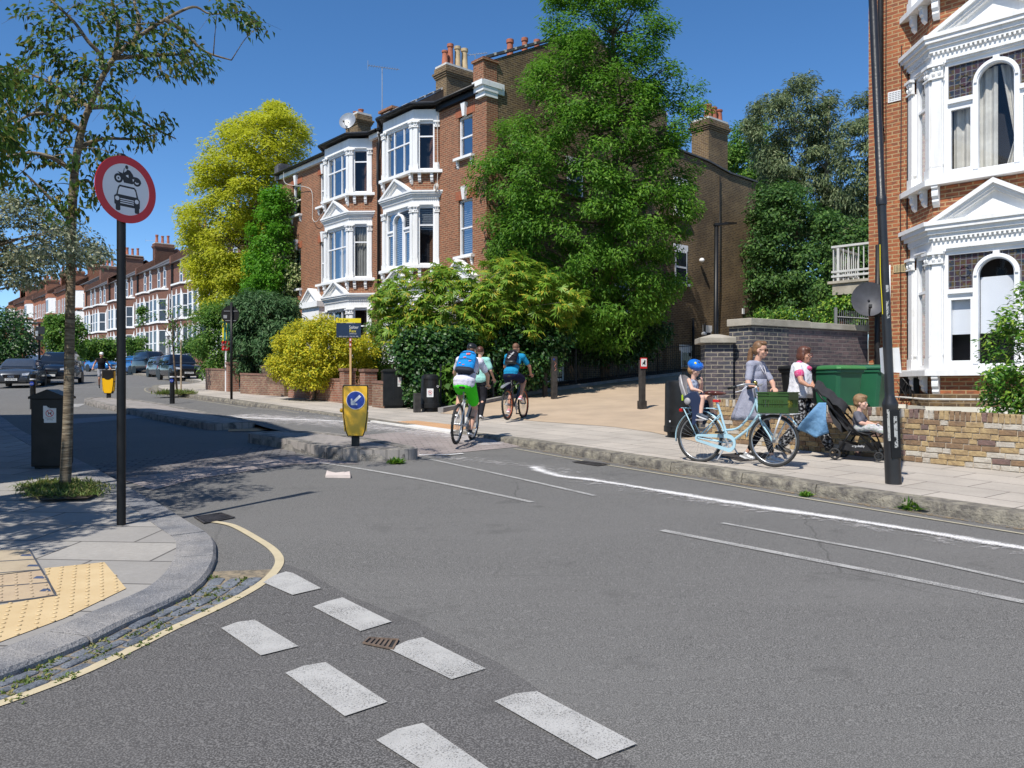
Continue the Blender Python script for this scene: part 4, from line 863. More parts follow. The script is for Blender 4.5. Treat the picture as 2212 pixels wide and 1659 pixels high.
def row_house(name, label, mir, kind, mat, group):
    t = thing(name, label, 'house', (0, 0, 0), R(129.6), group); Wd = 5.85; T = XT((0, 0), (1, 0))
    b = MB(); b.bb(0, Wd, -8, 0, 0, 10.4); wl = b.build('wall', mat, t)
    X = (lambda x: Wd-x) if mir else (lambda x: x)
    def sp(a, c): return (min(X(a), X(c)), max(X(a), X(c)))
    b = MB(); b.loop([(0, .35, 10.35), (0, -4, 13.0), (0, -8, 10.3)], [(Wd, .35, 10.35), (Wd, -4, 13.0), (Wd, -8, 10.3)]); rf = fixn(b.build('roof', M_slate, t))
    b = MB(); x = 0 if mir else Wd; b.loop([(x-.2, .3, 10.3), (x-.2, .3, 11.0), (x-.2, -4, 13.6), (x-.2, -8, 11)], [(x+.2, .3, 10.3), (x+.2, .3, 11.0), (x+.2, -4, 13.6), (x+.2, -8, 11)]); fixn(b.build('parapet', M_brickD, rf))
    if kind != 'plain2':
        chimney(t, x-.45, x+.45, -3.6, -1.6, 10.5, 14.0, mat, [(x, -1.9, 14, .9, .16, M_terra), (x, -2.5, 14, .9, .16, M_terra), (x, -3.1, 14, 1.0, .16, M_terra)][:3 if not mir else 1])
    if kind == 'bay':
        s0, s1 = sp(.2, 4.3); c = .75; p = .8; P = [(s0, -.02), (s0+c, p), (s1-c, p), (s1, -.02)]
        b = MB(); b.prism([(s0, -.02), (s0, 0), (s0+c, p), (s1-c, p), (s1, 0), (s1, -.02)], 0, 7.9); by = fixn(b.build('bay', mat, t))
        b = MB()
        for z in (4.75, 1.35): b.prism([(s0-.1, 0), (s0+c-.06, p+.12), (s1-c+.06, p+.12), (s1+.1, 0)], z-.14, z)
        b.prism([(s0-.1, 0), (s0+c-.06, p+.14), (s1-c+.06, p+.14), (s1+.1, 0)], 7.9, 8.06); fixn(b.build('string_course', M_stucco, by))
        for z0, z1 in ((4.75, 7.0), (1.35, 3.9)):
            for (a, q) in (((s0, 0), (s0+c, p)), ((s0+c, p), (s1-c, p)), ((s1-c, p), (s1, 0))):
                Tt = XT(a, (q[0]-a[0], q[1]-a[1])); L = math.hypot(q[0]-a[0], q[1]-a[1]); n = 2 if L > 2 else 1
                for i in range(n): f = fwin(by, Tt, L*i/n+.14, L*(i+1)/n-.14, z0, z1, False, False)
                m = MB()
                for i in range(n+1):
                    x_ = L*i/n; tb(m, Tt, max(x_-.14, 0), min(x_+.14, L), z0, z1, 0, .07); m.loop([Tt(max(x_-.14, 0), z1, 0), Tt(min(x_+.14, L), z1, 0), Tt(x_, z1+.5, 0)], [Tt(max(x_-.14, 0), z1, .06), Tt(min(x_+.14, L), z1, .06), Tt(x_, z1+.5, .06)])
                fixn(m.build('mullion', M_stucco, by))
        for u in (1.0, 2.9): a, c2 = sp(u, u+.85); fwin(t, T, a, c2, 8.3, 9.95)
        a, c2 = sp(4.75, 5.4); fwin(t, T, a, c2, 5.0, 7.0)
        a, c2 = sp(4.6, 5.6); b = MB(); tb(b, T, a, c2, .5, 3.0, 0, .03); fixn(b.build('front_door', mk('dark_door', (.04, .03, .03)), t)); b = MB()
        for s in (a-.2, c2): tb(b, T, s, s+.2, .4, 3.5, 0, .25)
        tb(b, T, a-.2, c2+.2, 3.3, 3.7, 0, .3); fixn(b.build('porch', M_stucco, t))
        b = MB(); b.tube([(X(5.7), .1, 10.3), (X(5.7), .1, .3)], .06, 6); b.build('downpipe', M_black, t)
    else:
        for u in (.5, 1.9, 3.6, 4.6): a, c2 = sp(u, u+.62); fwin(t, T, a, c2, 7.2, 9.3, True, False)
        if kind == 'whitebay':
            s0, s1 = sp(1.0, 4.2); b = MB()
            for z0, z1 in ((0, 1.4), (3.9, 5.0), (7.2, 7.4), (9.7, 10.3)): b.prism([(s0, -.02), (s0, 0), (s0+.6, .9), (s1-.6, .9), (s1, 0), (s1, -.02)], z0, z1)
            by = fixn(b.build('bay', mat, t))
            for z0, z1 in ((1.4, 3.9), (5.0, 6.9), (7.4, 9.7)):
                b = MB(); b.prism([(s0+.05, -.02), (s0+.05, 0), (s0+.62, .85), (s1-.62, .85), (s1-.05, 0), (s1-.05, -.02)], z0, z1); w = fixn(b.build('white_bay_casing', M_stucco, by))
                Tt = XT((s0+.6, .86), (1, 0)); L = s1-s0-1.2; 
                b = MB()
                for i in range(2): b.quad(Tt(L*i/2+.2, z0+.25, .02), Tt(L*(i+1)/2-.2, z0+.25, .02), Tt(L*(i+1)/2-.2, z1-.3, .02), Tt(L*i/2+.2, z1-.3, .02))
                b.build('pane', M_farglass, w)
        else:
            s0, s1 = sp(.4, 2.8); b = MB(); b.bb(s0, s1, 0, .9, 0, 6.2); by = b.build('bay', mat, t); Tt = XT((s0, .9), (1, 0)); fwin(by, Tt, .35, 1.1, 4.0, 5.8, 1, 0); fwin(by, Tt, 1.3, 2.05, 4.0, 5.8, 1, 0); fwin(by, Tt, .35, 1.1, 1.2, 3.2, 1, 0); fwin(by, Tt, 1.3, 2.05, 1.2, 3.2, 1, 0)
            b = MB(); b.bb(s0-.1, s1+.1, 0, 1.05, 6.2, 6.4); b.build('bay_roof', M_slate, by)
            a, c2 = sp(4.4, 5.3); fwin(t, T, a, c2, 4.0, 5.8, 1, 0)
    return t
def place_row(protos, u0, n, z0, dz, labs, first=True):
    for i in range(n):
        pr = protos[i % len(protos)]; u = u0+5.85*i; q = RT+UT*u; z = z0+dz*i
        if i < len(protos): o = pr
        else: o = dup(pr)
        o.location = (q.x, q.y, z); o['label'] = labs[i]
ord_ = ['first', 'second', 'third', 'fourth', 'fifth', 'sixth', 'seventh', 'eighth', 'ninth', 'tenth', 'eleventh', 'twelfth']
pa = row_house('terraced_house', 'x', False, 'bay', M_brickD, 'dark brick terrace along the side street'); pb = row_house('terraced_house', 'x', True, 'bay', M_brickD, 'dark brick terrace along the side street')
labs = ['dark brick terraced house behind the yellow green tree, nearest of the row', 'dark brick terraced house half hidden by the yellow green tree']+['dark brick terraced house with white bays, %s of those clear of the yellow green tree' % ord_[i] for i in range(7)]
place_row([pa, pb], -10.1, 9, 3.3, .07, labs)
pc = row_house('terraced_house', 'x', False, 'whitebay', M_brickRed, 'red brick terrace far along the side street'); pd_ = row_house('terraced_house', 'x', True, 'plain', M_brickRed, 'red brick terrace far along the side street'); pe_ = row_house('terraced_house', 'x', False, 'plain', M_brickRed, 'red brick terrace far along the side street')
labs = ['red brick terraced house with a projecting bay, %s counted from the dark brick houses' % ord_[i] if i % 3 == 0 else 'red brick terraced house with plain sash windows, %s counted from the dark brick houses' % ord_[i] for i in range(11)]
place_row([pc, pd_, pe_], 43.2, 11, 4.9, .17, labs)
for k, (u, h_) in enumerate(((6, 3.2), (11.5, 2.2), (20, 2.6))):
    q = RT+UT*u; aerial('tv_aerial', ['tall television aerial between the red chimney pots and the yellow green tree', 'television aerial left of the three red chimney pots of the terrace', 'slim television aerial above the terrace next to the sign pole'][k], (q.x-2*UT.y*-1, q.y+1.2, 16.0-.3*k), R([20, 60, 10][k]), h_, 2.2, 8)
# building on the left, outside the frame, that shades the side street
b = MB(); FB = [(-7.35, 8.1), (-9.3, 11.8), (-13.6, 15.9), (-17.5, 15.2), (-24, 20), (-40, 14), (-26, -2), (-12.5, 0.5)]
lb = thing('corner_building', 'tall brick corner building standing beyond the left edge whose shade falls over the side street', 'building', (0, 0, 0))
b.prism(FB, -.5, 11.2); b.build('wall', M_brickA, lb); b = MB(); b.prism([(x*1.01, y*1.01) for x, y in FB], 11.2, 11.5); b.build('parapet', M_stucco, lb)
for (x0, y0), (x1, y1) in (((-7.35, 8.1), (-9.3, 11.8)), ((-9.3, 11.8), (-13.6, 15.9)), ((-12.5, .5), (-7.35, 8.1))):
    L = math.hypot(x1-x0, y1-y0); d = ((x0-x1)/L, (y0-y1)/L); T = XT((x1, y1), d); T = T if (lambda v: v.to_2d().dot(Vector((20, 7))-Vector((x1, y1))) )(T(0, 0, 1)-T(0, 0, 0)) > 0 else XT((x0, y0), (-d[0], -d[1]))
    n = int(L//1.9)
    for i in range(n):
        for z in (1.6, 5.0, 8.2): fwin(lb, T, L*(i+.5)/n-.45, L*(i+.5)/n+.45, z, z+1.7, 1, 1)
# ---- garden walls along the right-hand pavement
M_gwall = brick('garden_wall_brick', (.30, .15, .10), (.21, .11, .08), (.33, .28, .22), third=(.34, .25, .16), dirt=(.07, .05, .04), damt=.75, sc=1.1)
M_gwall2 = brick('garden_wall_red', (.34, .13, .075), (.24, .10, .07), (.33, .28, .22), third=(.2, .09, .06), dirt=(.4, .3, .24), damt=.5, sc=2)
M_coping = mk('brick_coping', (.25, .13, .09), (.15, .09, .07), 6, .85, bump=.4)
def bwall(name, label, cat, p0, p1, h0, mat, th=.22, cop=True, h1=None, group=None, z0=None):
    a, c = (p0, p1); d = Vector((c.x-a.x, c.y-a.y)); L = d.length; rz = math.atan2(d.y, d.x); t = thing(name, label, cat, (a.x, a.y, 0), rz, group); sg = 1
    n = Vector((-d.y, d.x)); sg = 1 if n.dot(Vector((a.x, a.y))) > 0 else -1     # thickness goes away from the camera
    za, zc = gz(a.y, .0), gz(c.y, .0); h1 = h0 if h1 is None else h1
    y0, y1 = (0, th*sg) if sg > 0 else (th*sg, 0)
    def R_(x, za_, zt, e=0): return [(x, y0-e, za_), (x, y1+e, za_), (x, y1+e, zt), (x, y0-e, zt)]
    b = MB(); b.rings([R_(0, za-.1, za+.12+h0), R_(L, zc-.1, zc+.12+h1)]); w = fixn(b.build('brickwork', mat, t))
    if cop: b = MB(); b.rings([R_(-.01, za+.12+h0, za+.12+h0+.07, .02), R_(L+.01, zc+.12+h1, zc+.12+h1+.07, .02)]); fixn(b.build('coping', M_coping, t))
    return t
g_ = 'low brick walls in front of the gardens'
bwall('garden_wall', 'brown brick garden wall left of the white sign pole', 'wall', G(444, 841.6, .12), G(491, 846, .12), .85, M_gwall, group=g_)
bwall('garden_wall', 'brick garden wall with drip stains below the dark green bush', 'wall', G(519, 850, .12), G(614, 857, .12), .72, M_gwall, group=g_)
bwall('garden_wall', 'red brick garden wall below the yellow shrub', 'wall', G(622, 858, .12), G(742, 871, .12), .68, M_gwall2, group=g_)
bwall('garden_wall', 'short brick wall piece beside the black street cabinet', 'wall', G(804, 879, .12), G(829, 882.5, .12), .68, M_gwall, group=g_)
def pier(label, p, w, h, mat=M_gwall2):
    t = thing('brick_pier', label, 'pier', (p.x, p.y, 0), R(122), 'brick piers of the garden walls'); b = MB(); z = gz(p.y); b.bb(0, w, -w, .0, z, z+.12+h); b.build('brickwork', mat, t); b = MB(); b.bb(-.03, w+.03, -w-.03, .03, z+.12+h, z+.2+h); b.build('cap', M_coping, t)
pier('brick pier between the sign pole and the dark green bush', G(493, 846.5, .12), .42, 1.12); pier('brick pier behind the wooden sign post at the yellow shrub', G(743, 871.5, .12), .38, 1.0); pier('brick pier left of the black street cabinet', G(788, 877, .12), .38, 1.0)
b = MB(); q0, q1 = G(519, 850, .12), G(640, 860, .12)
tr_ = thing('trellis', 'dark lattice trellis panel on the garden wall under the dark green bush', 'trellis', (q0.x, q0.y, 0), math.atan2(q1.y-q0.y, q1.x-q0.x)); L_ = (q1-q0).length
for i in range(26): s = L_*.45+L_*.5*i/26; b.tube([(s, -.14, gz(q0.y)+.82), (s+.3, -.14, gz(q0.y)+1.15)], .008, 4); b.tube([(s+.3, -.15, gz(q0.y)+.82), (s, -.15, gz(q0.y)+1.15)], .008, 4)
b.build('lattice', mk('old_wood', (.16, .09, .06), (.1, .06, .04)), tr_)
# yellow stock-brick wall on the right, with bricks of its own
M_yb = [mk('yellow_brick', (.44, .32, .16), (.27, .185, .10), 9, .9, bump=.7, bs=30, bd=.02), mk('pale_brick', (.5, .46, .39), (.38, .33, .27), 8, .9, bump=.7, bs=30, bd=.02), mk('brown_brick', (.27, .17, .09), (.17, .11, .07), 8, .9, bump=.7, bs=30, bd=.02), mk('purple_brick', (.2, .12, .1), (.13, .09, .08), 8, .9, bump=.7, bs=30, bd=.02), mk('lime_mortar', (.52, .45, .35), (.4, .34, .26), 10, .95, bump=.6, bs=50)]
wa, wc = Vector((9.6, 6.2)), Vector((3.35, 14.3)); d = (wc-wa); L = d.length; d.normalize()
yw = thing('garden_wall', 'low wall of worn yellow bricks with white stains on the right', 'wall', (wa.x, wa.y, 0), math.atan2(d.y, d.x)); rr = random.Random(4)
zt = lambda s: gz(wa.y+d.y*s)
b = MB(); b.rings([[(s, -.215, zt(s)-.1), (s, -.012, zt(s)-.1), (s, -.012, zt(s)+.80), (s, -.215, zt(s)+.80)] for s in (0, L/2, L)]); b.m = 0
mor = fixn(b.build('mortar', M_yb[4], yw)); b = MB()
for row in range(9):
    s = -rr.uniform(0, .2); z0 = .125+row*.0755; last = row == 8
    while s < L:
        ln = .225 if (not last and rr.random() < .68) else .105
        if last: ln = .068
        h_ = .066 if not last else .115
        s1 = min(s+ln-.011, L); 
        if s > 0 and s1-s > .03:
            b.m = rr.choices((0, 1, 2, 3), (.5, .1+.4*(row < 3), .26, .1))[0] if not last else rr.choices((0, 1, 2, 3), (.42, .2, .25, .13))[0]
            e = rr.uniform(-.005, .007); z = zt((s+s1)/2)+z0+rr.uniform(-.003, .003); k = .006
            b.rings([[(s, .0-.02, z), (s1, -.02, z), (s1, -.02, z+h_), (s, -.02, z+h_)], [(s, -.003+e, z), (s1, -.003+e, z), (s1, -.003+e, z+h_), (s, -.003+e, z+h_)], [(s+k, .004+e, z+k), (s1-k, .004+e, z+k), (s1-k, .004+e, z+h_-k), (s+k, .004+e, z+h_-k)]])
            if last: b.bb(s, s1, -.215+e, -.003+e, z+h_-.03, z+h_+e)
        s += ln
yb = fixn(b.build('bricks', M_yb[:4], yw))
sheet('front_yard', [(3.4, 14.4), (9.7, 6.3), (14, 9.5), (7.2, 16.6), (4.3, 14.9)], .36, mk('yard_concrete', (.3, .28, .25), (.2, .19, .17), 3, .9))
# blue-brick wall of the park entrance
M_blueb = brick('blue_engineering_brick', (.07, .075, .09), (.04, .045, .055), (.36, .32, .24), third=(.12, .105, .11), dirt=(.25, .15, .14), damt=.25, ms=.008, sc=.8)
M_pinkb = brick('purple_grey_brick', (.24, .165, .16), (.145, .105, .11), (.27, .235, .21), third=(.085, .08, .09), dirt=(.04, .035, .04), damt=.75, ms=.008, sc=.7)
W0 = Vector((4.28, 14.75)); Wr = Vector((7.06, 16.38)); Wl = W0+Vector((-.66, .75))*.46
pw = thing('park_wall', 'tall wall of blue and purple bricks with stone coping behind the women', 'wall', (0, 0, 0)); zt_ = 2.73; nr = Vector((-.49, .87))
def wpr(b, pts, z0, z1): b.prism([(p.x, p.y) for p in pts], z0, z1)
n2 = Vector((Wr-W0).normalized()); per = Vector((-n2.y, n2.x)); tl = (Wl-W0).normalized()
b = MB(); wpr(b, [W0, Wr, Wr+per*.34, W0+per*.42+tl*.1, Wl+n2*.3, Wl], .5, zt_); b.build('brickwork', M_pinkb, pw)
b = MB(); wpr(b, [W0-per*.006-n2*.006, W0+n2*.95-per*.006, W0+n2*.95+per*.1, Wl+n2*.1, Wl-n2*.006-per*0], .5, zt_-.0005); b.build('blue_brick_end', M_blueb, pw)
b = MB(); wpr(b, [W0-per*.05-n2*.06, W0+n2*1.5-per*.05, W0+n2*1.5+per*.4, W0+per*.5, Wl+n2*.36, Wl-n2*.07], zt_, zt_+.13); wpr(b, [W0+n2*1.505-per*.05, Wr-per*.05, Wr+per*.4, W0+n2*1.505+per*.4], zt_, zt_+.115); b.build('coping', M_stone, pw, bevel=.012)
Pp = Vector(((1523-1106)/1783*14.9, 14.9)); pd2 = Vector((math.cos(R(-3)), math.sin(R(-3)))); pn = Vector((-pd2.y, pd2.x))
pr_ = thing('brick_gate_pillar', 'shorter blue brick pillar with stone cap left of the tall park wall', 'pillar', (0, 0, 0)); W2 = .5; zp = 2.42
q = [Pp, Pp+pd2*W2, Pp+pd2*W2+pn*.45, Pp+pn*.45]
b = MB(); wpr(b, q, 1.12, zp); b.build('shaft', M_blueb, pr_)
b = MB(); qq = [Pp-pd2*.12-pn*.12, Pp+pd2*(W2+.1)-pn*.12, Pp+pd2*(W2+.1)+pn*.5, Pp-pd2*.12+pn*.5]; wpr(b, qq, .6, 1.12); A1 = [(p.x, p.y, 1.12) for p in qq]; A2 = [(p.x, p.y, 1.24) for p in q]; b.rings([A1, A2]); b.build('plinth', M_blueb, pr_)
b = MB(); qq = [Pp-pd2*.1-pn*.1, Pp+pd2*(W2+.04)-pn*.1, Pp+pd2*(W2+.04)+pn*.53, Pp-pd2*.1+pn*.53]; cc = sum(qq, Vector((0, 0)))/4
b.rings([[(p.x, p.y, zp) for p in qq], [(p.x, p.y, zp+.1) for p in qq], [(cc.x+(p.x-cc.x)*.2, cc.y+(p.y-cc.y)*.2, zp+.17) for p in qq]]); b.build('cap', M_stone, pr_, bevel=.01)
# railings beside the park path and behind the wall
def railing(name, label, pts, h, sp=.125, mat=M_black, r=.009, post=2.2):
    t = thing(name, label, 'railing', (0, 0, 0)); b = MB(); pts = [Vector(p) for p in pts]
    for z in (h-.12, .14): b.tube([p+Vector((0, 0, z)) for p in pts], .016, 4)
    b.build('rail', mat, t); b = MB(); pb = MB(); acc = 0; nx = 0; npst = 0
    for a, c in zip(pts, pts[1:]):
        L = (c-a).length; s = nx
        while s < L: q = a.lerp(c, s/L); b.tube([q+Vector((0, 0, .05)), q+Vector((0, 0, h+.03))], [r, r*.9], 4); s += sp
        nx = s-L; s = npst
        while s < L: q = a.lerp(c, s/L); pb.bb(q.x-.025, q.x+.025, q.y-.025, q.y+.025, q.z, q.z+h+.08); s += post
        npst = s-L
    b.build('bars', mat, t); pb.build('uprights', mat, t); return t
pts = [(p.x-.18, p.y+.16, pathz(p.x, p.y)+.05) for p in pe[5:]]
pts[0] = (-1.9, 22.0, gz(22, .15)); railing('iron_railing', 'black iron railing along the left edge of the tan park path', pts, 1.12)
railing('iron_railing', 'short black railing and gate post between round bin and blue brick pillar', [(4.0, 15.6, .75), (3.55, 16.0, .76), (3.5, 17.0, .8)], 1.35, .11)
bp = [(5.0, 17.5, 1.75), (6.6, 18.2, 1.75), (8.9, 19.2, 1.8)]
railing('mesh_fence', 'grey wire fence panel behind the wall beside the orange brick house', [(6.9, 17.6, 2.0), (8.4, 18.4, 2.0)], 1.25, .06, M_grey, .005)
b = MB()
wp = thing('timber_planter', 'weathered timber planter edge showing above the park wall coping', 'planter', (0, 0, 0))
for i in range(4): a = Vector((5.4, 18.3)); c = Vector((7.4, 19.5)); z = 2.6+.13*i; b.rings([[(a.x, a.y, z), (a.x, a.y, z+.11), (a.x-.04, a.y+.1, z+.11), (a.x-.04, a.y+.1, z)], [(c.x, c.y, z), (c.x, c.y, z+.11), (c.x-.04, c.y+.1, z+.11), (c.x-.04, c.y+.1, z)]])
b.build('planks', mk('sleeper_wood', (.33, .24, .14), (.24, .17, .1), 5, .85), wp)
slab('park_terrace', [(4.6, 15.6), (7.2, 16.9), (16, 10), (60, 30), (60, 80), (20, 60), (11.5, 27), (8.6, 23.2), (6.4, 20.2), (4.6, 17.2)], .95, mk('rough_grass_ground', (.06, .08, .025), (.04, .045, .02), 3, .95))
# ================= vegetation =================
def env(rows, Y0, dep, n, seed=1, shell=.35, ok=None):
    rg = np.random.default_rng(seed); rows = sorted(rows); ys = [r[0] for r in rows]; out = []
    hw = np.array([r[2]-r[1] for r in rows], float); mids = (hw[1:]+hw[:-1])/2*np.diff(ys); cum = np.cumsum(mids)/mids.sum(); k = 0
    while len(out) < n and k < n*30:
        k += 1; j = int(np.searchsorted(cum, rg.random())); t = rg.random(); y = ys[j]+(ys[j+1]-ys[j])*t
        xl = rows[j][1]*(1-t)+rows[j+1][1]*t; xr = rows[j][2]*(1-t)+rows[j+1][2]*t; u = rg.uniform(-1, 1); x = (xl+xr)/2+u*(xr-xl)/2
        v = (y-ys[0])/(ys[-1]-ys[0])*2-1; mx = math.sqrt(max(0, 1-u*u*.9))*(1-.3*v*v)
        w = rg.uniform(-1, 1); w = math.copysign(abs(w)**shell, w); p = at(x, y, Y0+w*mx*dep)
        if ok and not ok(p): continue
        out.append(p)
    return np.array([tuple(p) for p in out])
def leaves(name, Cn, rad, per, L, Wd, mat, parent=None, flat=.6, droop=.3, ctr=None, seed=1, kind=None, fold=.18, up=.6, palm=0, jit=.3):
    rg = np.random.default_rng(seed); N = len(Cn)*per; C = np.repeat(Cn, per, 0)
    g = rg.normal(size=(N, 3)); g /= np.linalg.norm(g, axis=1)[:, None]; rr = rg.random(N)**.45; off = g*rr[:, None]*rad; off[:, 2] *= flat
    P = C+off; ctr = Cn.mean(0) if ctr is None else np.array(ctr)
    out = P-ctr; out /= np.linalg.norm(out, axis=1)[:, None]+1e-6
    n = out*.5+g*.35+rg.normal(size=(N, 3))*.45; n[:, 2] += up; n /= np.linalg.norm(n, axis=1)[:, None]
    a = rg.normal(size=(N, 3))+out*.6; a[:, 2] -= droop*2; a -= n*(a*n).sum(1)[:, None]; a /= np.linalg.norm(a, axis=1)[:, None]
    if palm:
        s = np.cross(n, a); P = np.repeat(P, palm, 0); nn = np.repeat(n, palm, 0); aa = np.repeat(a, palm, 0); ss = np.repeat(s, palm, 0)
        th = np.tile(np.linspace(-1.9, 1.9, palm), N)[:, None]; a = aa*np.cos(th)+ss*np.sin(th)-nn*.25; a /= np.linalg.norm(a, axis=1)[:, None]; n = nn; N *= palm
    s = np.cross(n, a); l = (L*rg.uniform(1-jit, 1+jit, N))[:, None]; w = (Wd*rg.uniform(1-jit, 1+jit, N))[:, None]
    V = np.empty((N, 4, 3)); V[:, 0] = P; V[:, 1] = P+a*l*.42+s*w*.5+n*w*fold; V[:, 2] = P+a*l; V[:, 2, 2] -= (l[:, 0]*.12*max(droop, 0)); V[:, 3] = P+a*l*.42-s*w*.5+n*w*fold
    me = bpy.data.meshes.new(name); me.vertices.add(N*4); me.vertices.foreach_set('co', V.ravel())
    idx = (np.arange(N)*4)[:, None]+np.array([0, 1, 2, 0, 2, 3])[None]; me.loops.add(N*6); me.loops.foreach_set('vertex_index', idx.ravel().astype(np.int32))
    me.polygons.add(N*2); me.polygons.foreach_set('loop_start', np.arange(0, N*6, 3, dtype=np.int32)); me.update(calc_edges=True); me.materials.append(mat)
    o = bpy.data.objects.new(name, me); COL.objects.link(o)
    if parent: o.parent = parent
    if kind: o['kind'] = kind
    return o
M_bark = mk('brown_bark', (.16, .12, .085), (.08, .06, .045), 7, .95, bump=1, bs=18, bd=.03)
M_barkc = NT('ringed_grey_bark'); _c = M_barkc.co('Object', (1, 1, 9)); M_barkc.bump(M_barkc.noise(_c, 7, 4), .8, .02)
M_barkc = M_barkc.fin(M_barkc.ramp(M_barkc.noise(_c, 4.5, 4, .7), [(.35, (.06, .045, .03)), (.5, (.16, .12, .075)), (.7, (.30, .26, .19))]), .85)
M_barkp = mk('pale_bark', (.42, .36, .28), (.25, .2, .16), 4, .9, bump=.6, bs=12, bd=.03)
def limbs(root, trunk, rads, targets, r0, mat, n=None, nm='trunk', start=.25, sag=.1, seed=3, seg=5):
    b = MB(); T_ = cr(trunk, 5); K = len(T_); rr = [np.interp(i/(K-1), np.linspace(0, 1, len(rads)), rads) for i in range(K)]; b.tube(T_, rr, 10)
    rg = random.Random(seed); tg = list(targets); rg.shuffle(tg)
    for t in tg[:n] if n else tg:
        t = Vector(t); best = None
        for i in range(int(K*start), K):
            d = (T_[i]-t).length+max(0, T_[i].z-t.z+.3)*1.5
            if best is None or d < best[0]: best = (d, i)
        p = T_[best[1]]; rb = min(rr[best[1]]*.6, r0); m = p.lerp(t, .5)+Vector((rg.uniform(-.1, .1), rg.uniform(-.1, .1), -sag+rg.uniform(-.05, .15)))*(t-p).length*.5
        pts = cr([p, m, t], seg); b.tube(pts, [rb*(1-.85*i/(len(pts)-1)) for i in range(len(pts))], 5)
    return b.build(nm, mat, root, smooth=True)
def plant(name, label, cat, base, group=None): return thing(name, label, cat, base, 0, group)
def rel(A, base): return A-np.array(tuple(base))
L_rob = leafmat('acacia_leaf', (.045, .13, .012), (.115, .27, .022), (.19, .35, .04), .4)
L_gold = leafmat('golden_leaf', (.28, .34, .02), (.50, .52, .03), (.62, .60, .07), .45)
L_ygreen = leafmat('bright_climber_leaf', (.06, .2, .012), (.13, .33, .02), None, .4)
L_ivy = leafmat('variegated_ivy_leaf', (.07, .14, .03), (.2, .28, .07), (.42, .45, .2), .2, frac=.35)
L_bud = leafmat('grey_green_leaf', (.035, .095, .03), (.075, .16, .055), (.13, .22, .09), .25)
L_yel = leafmat('yellow_leaf', (.42, .38, .02), (.75, .66, .045), (.2, .27, .02), .35, frac=.28)
L_fat = leafmat('glossy_palmate_leaf', (.10, .22, .02), (.25, .40, .045), (.5, .42, .05), .3, .3, .6, frac=.1)
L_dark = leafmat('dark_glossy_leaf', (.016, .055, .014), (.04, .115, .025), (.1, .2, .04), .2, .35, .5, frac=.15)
L_euc = leafmat('eucalyptus_leaf', (.06, .10, .038), (.145, .19, .08), (.26, .30, .15), .25)
L_ever = leafmat('evergreen_leaf', (.025, .075, .016), (.065, .15, .03), (.13, .24, .05), .25)
L_mid = leafmat('mid_green_leaf', (.045, .12, .015), (.10, .22, .03), (.2, .32, .05), .35)
L_cherry = leafmat('cherry_leaf', (.035, .075, .018), (.085, .16, .03), (.26, .20, .05), .4, .4, frac=.12)
L_silver = leafmat('silver_green_leaf', (.10, .14, .075), (.2, .24, .14), (.45, .45, .3), .25, frac=.3)
L_laur = leafmat('laurel_leaf', (.035, .11, .012), (.10, .24, .02), (.3, .42, .05), .25, .25, .6, frac=.2)
L_grass = leafmat('grass_blade', (.07, .12, .02), (.14, .2, .04), (.3, .26, .1), .2)
gab = lambda p: (p.x+1.02)*.653-(p.y-28)*.757 > .35
# big green tree beside the gable
base = Vector((3.3, 29.0, pathz(3.3, 29)))
rows = [(-90, 1215, 1390), (0, 1190, 1425), (40, 1185, 1450), (62, 1180, 1450), (85, 1200, 1430), (130, 1180, 1440), (165, 1140, 1480), (200, 1125, 1515), (240, 1150, 1515), (270, 1070, 1510), (310, 1090, 1460), (350, 1040, 1500), (400, 1025, 1500), (440, 1080, 1500), (480, 1060, 1520), (520, 1070, 1480), (560, 1060, 1440), (600, 1070, 1470), (650, 1180, 1440), (700, 1230, 1410), (745, 1250, 1370)]
t = plant('acacia_tree', 'big bright green tree standing in front of the brown brick gable', 'tree', base)
C = env(rows, 27.0, 2.6, 600, 3, .8, gab); Cr = rel(C, base)
leaves('crown', Cr, .5, 170, .145, .055, L_rob, t, .68, .45, (0, 0, 6), 4, up=.8)
bp_ = [(0, 0, -.2), (-.1, -.2, 2.2), (.1, -.6, 4.8), (.25, -.9, 8), (.1, -1.1, 11), (.3, -1.2, 14.5)]
limbs(t, bp_, [.2, .17, .14, .11, .07, .03], [tuple(c) for c in Cr[::5]], .06, M_bark, sag=.15)
# golden tree
base = Vector((-13.6, 42.5, gz(42.5, .16))); rows = [(232, 585, 600), (250, 560, 640), (275, 480, 650), (310, 445, 668), (335, 440, 640), (370, 425, 600), (420, 420, 605), (455, 388, 600), (490, 395, 595), (540, 400, 580), (590, 415, 570), (640, 430, 560), (690, 440, 540)]
t = plant('golden_acacia_tree', 'tall yellow green tree left of the ivy covered house end', 'tree', base)
C = rel(env(rows, 42.5, 2.6, 430, 5, .8), base); leaves('crown', C, .6, 160, .19, .075, L_gold, t, .7, .4, (0, 0, 6), 6, up=.8)
limbs(t, [(0, 0, -.2), (.2, 0, 3), (0, .1, 6), (.4, 0, 9), (.3, 0, 13)], [.22, .17, .13, .09, .03], [tuple(c) for c in C[::5]], .06, M_bark)
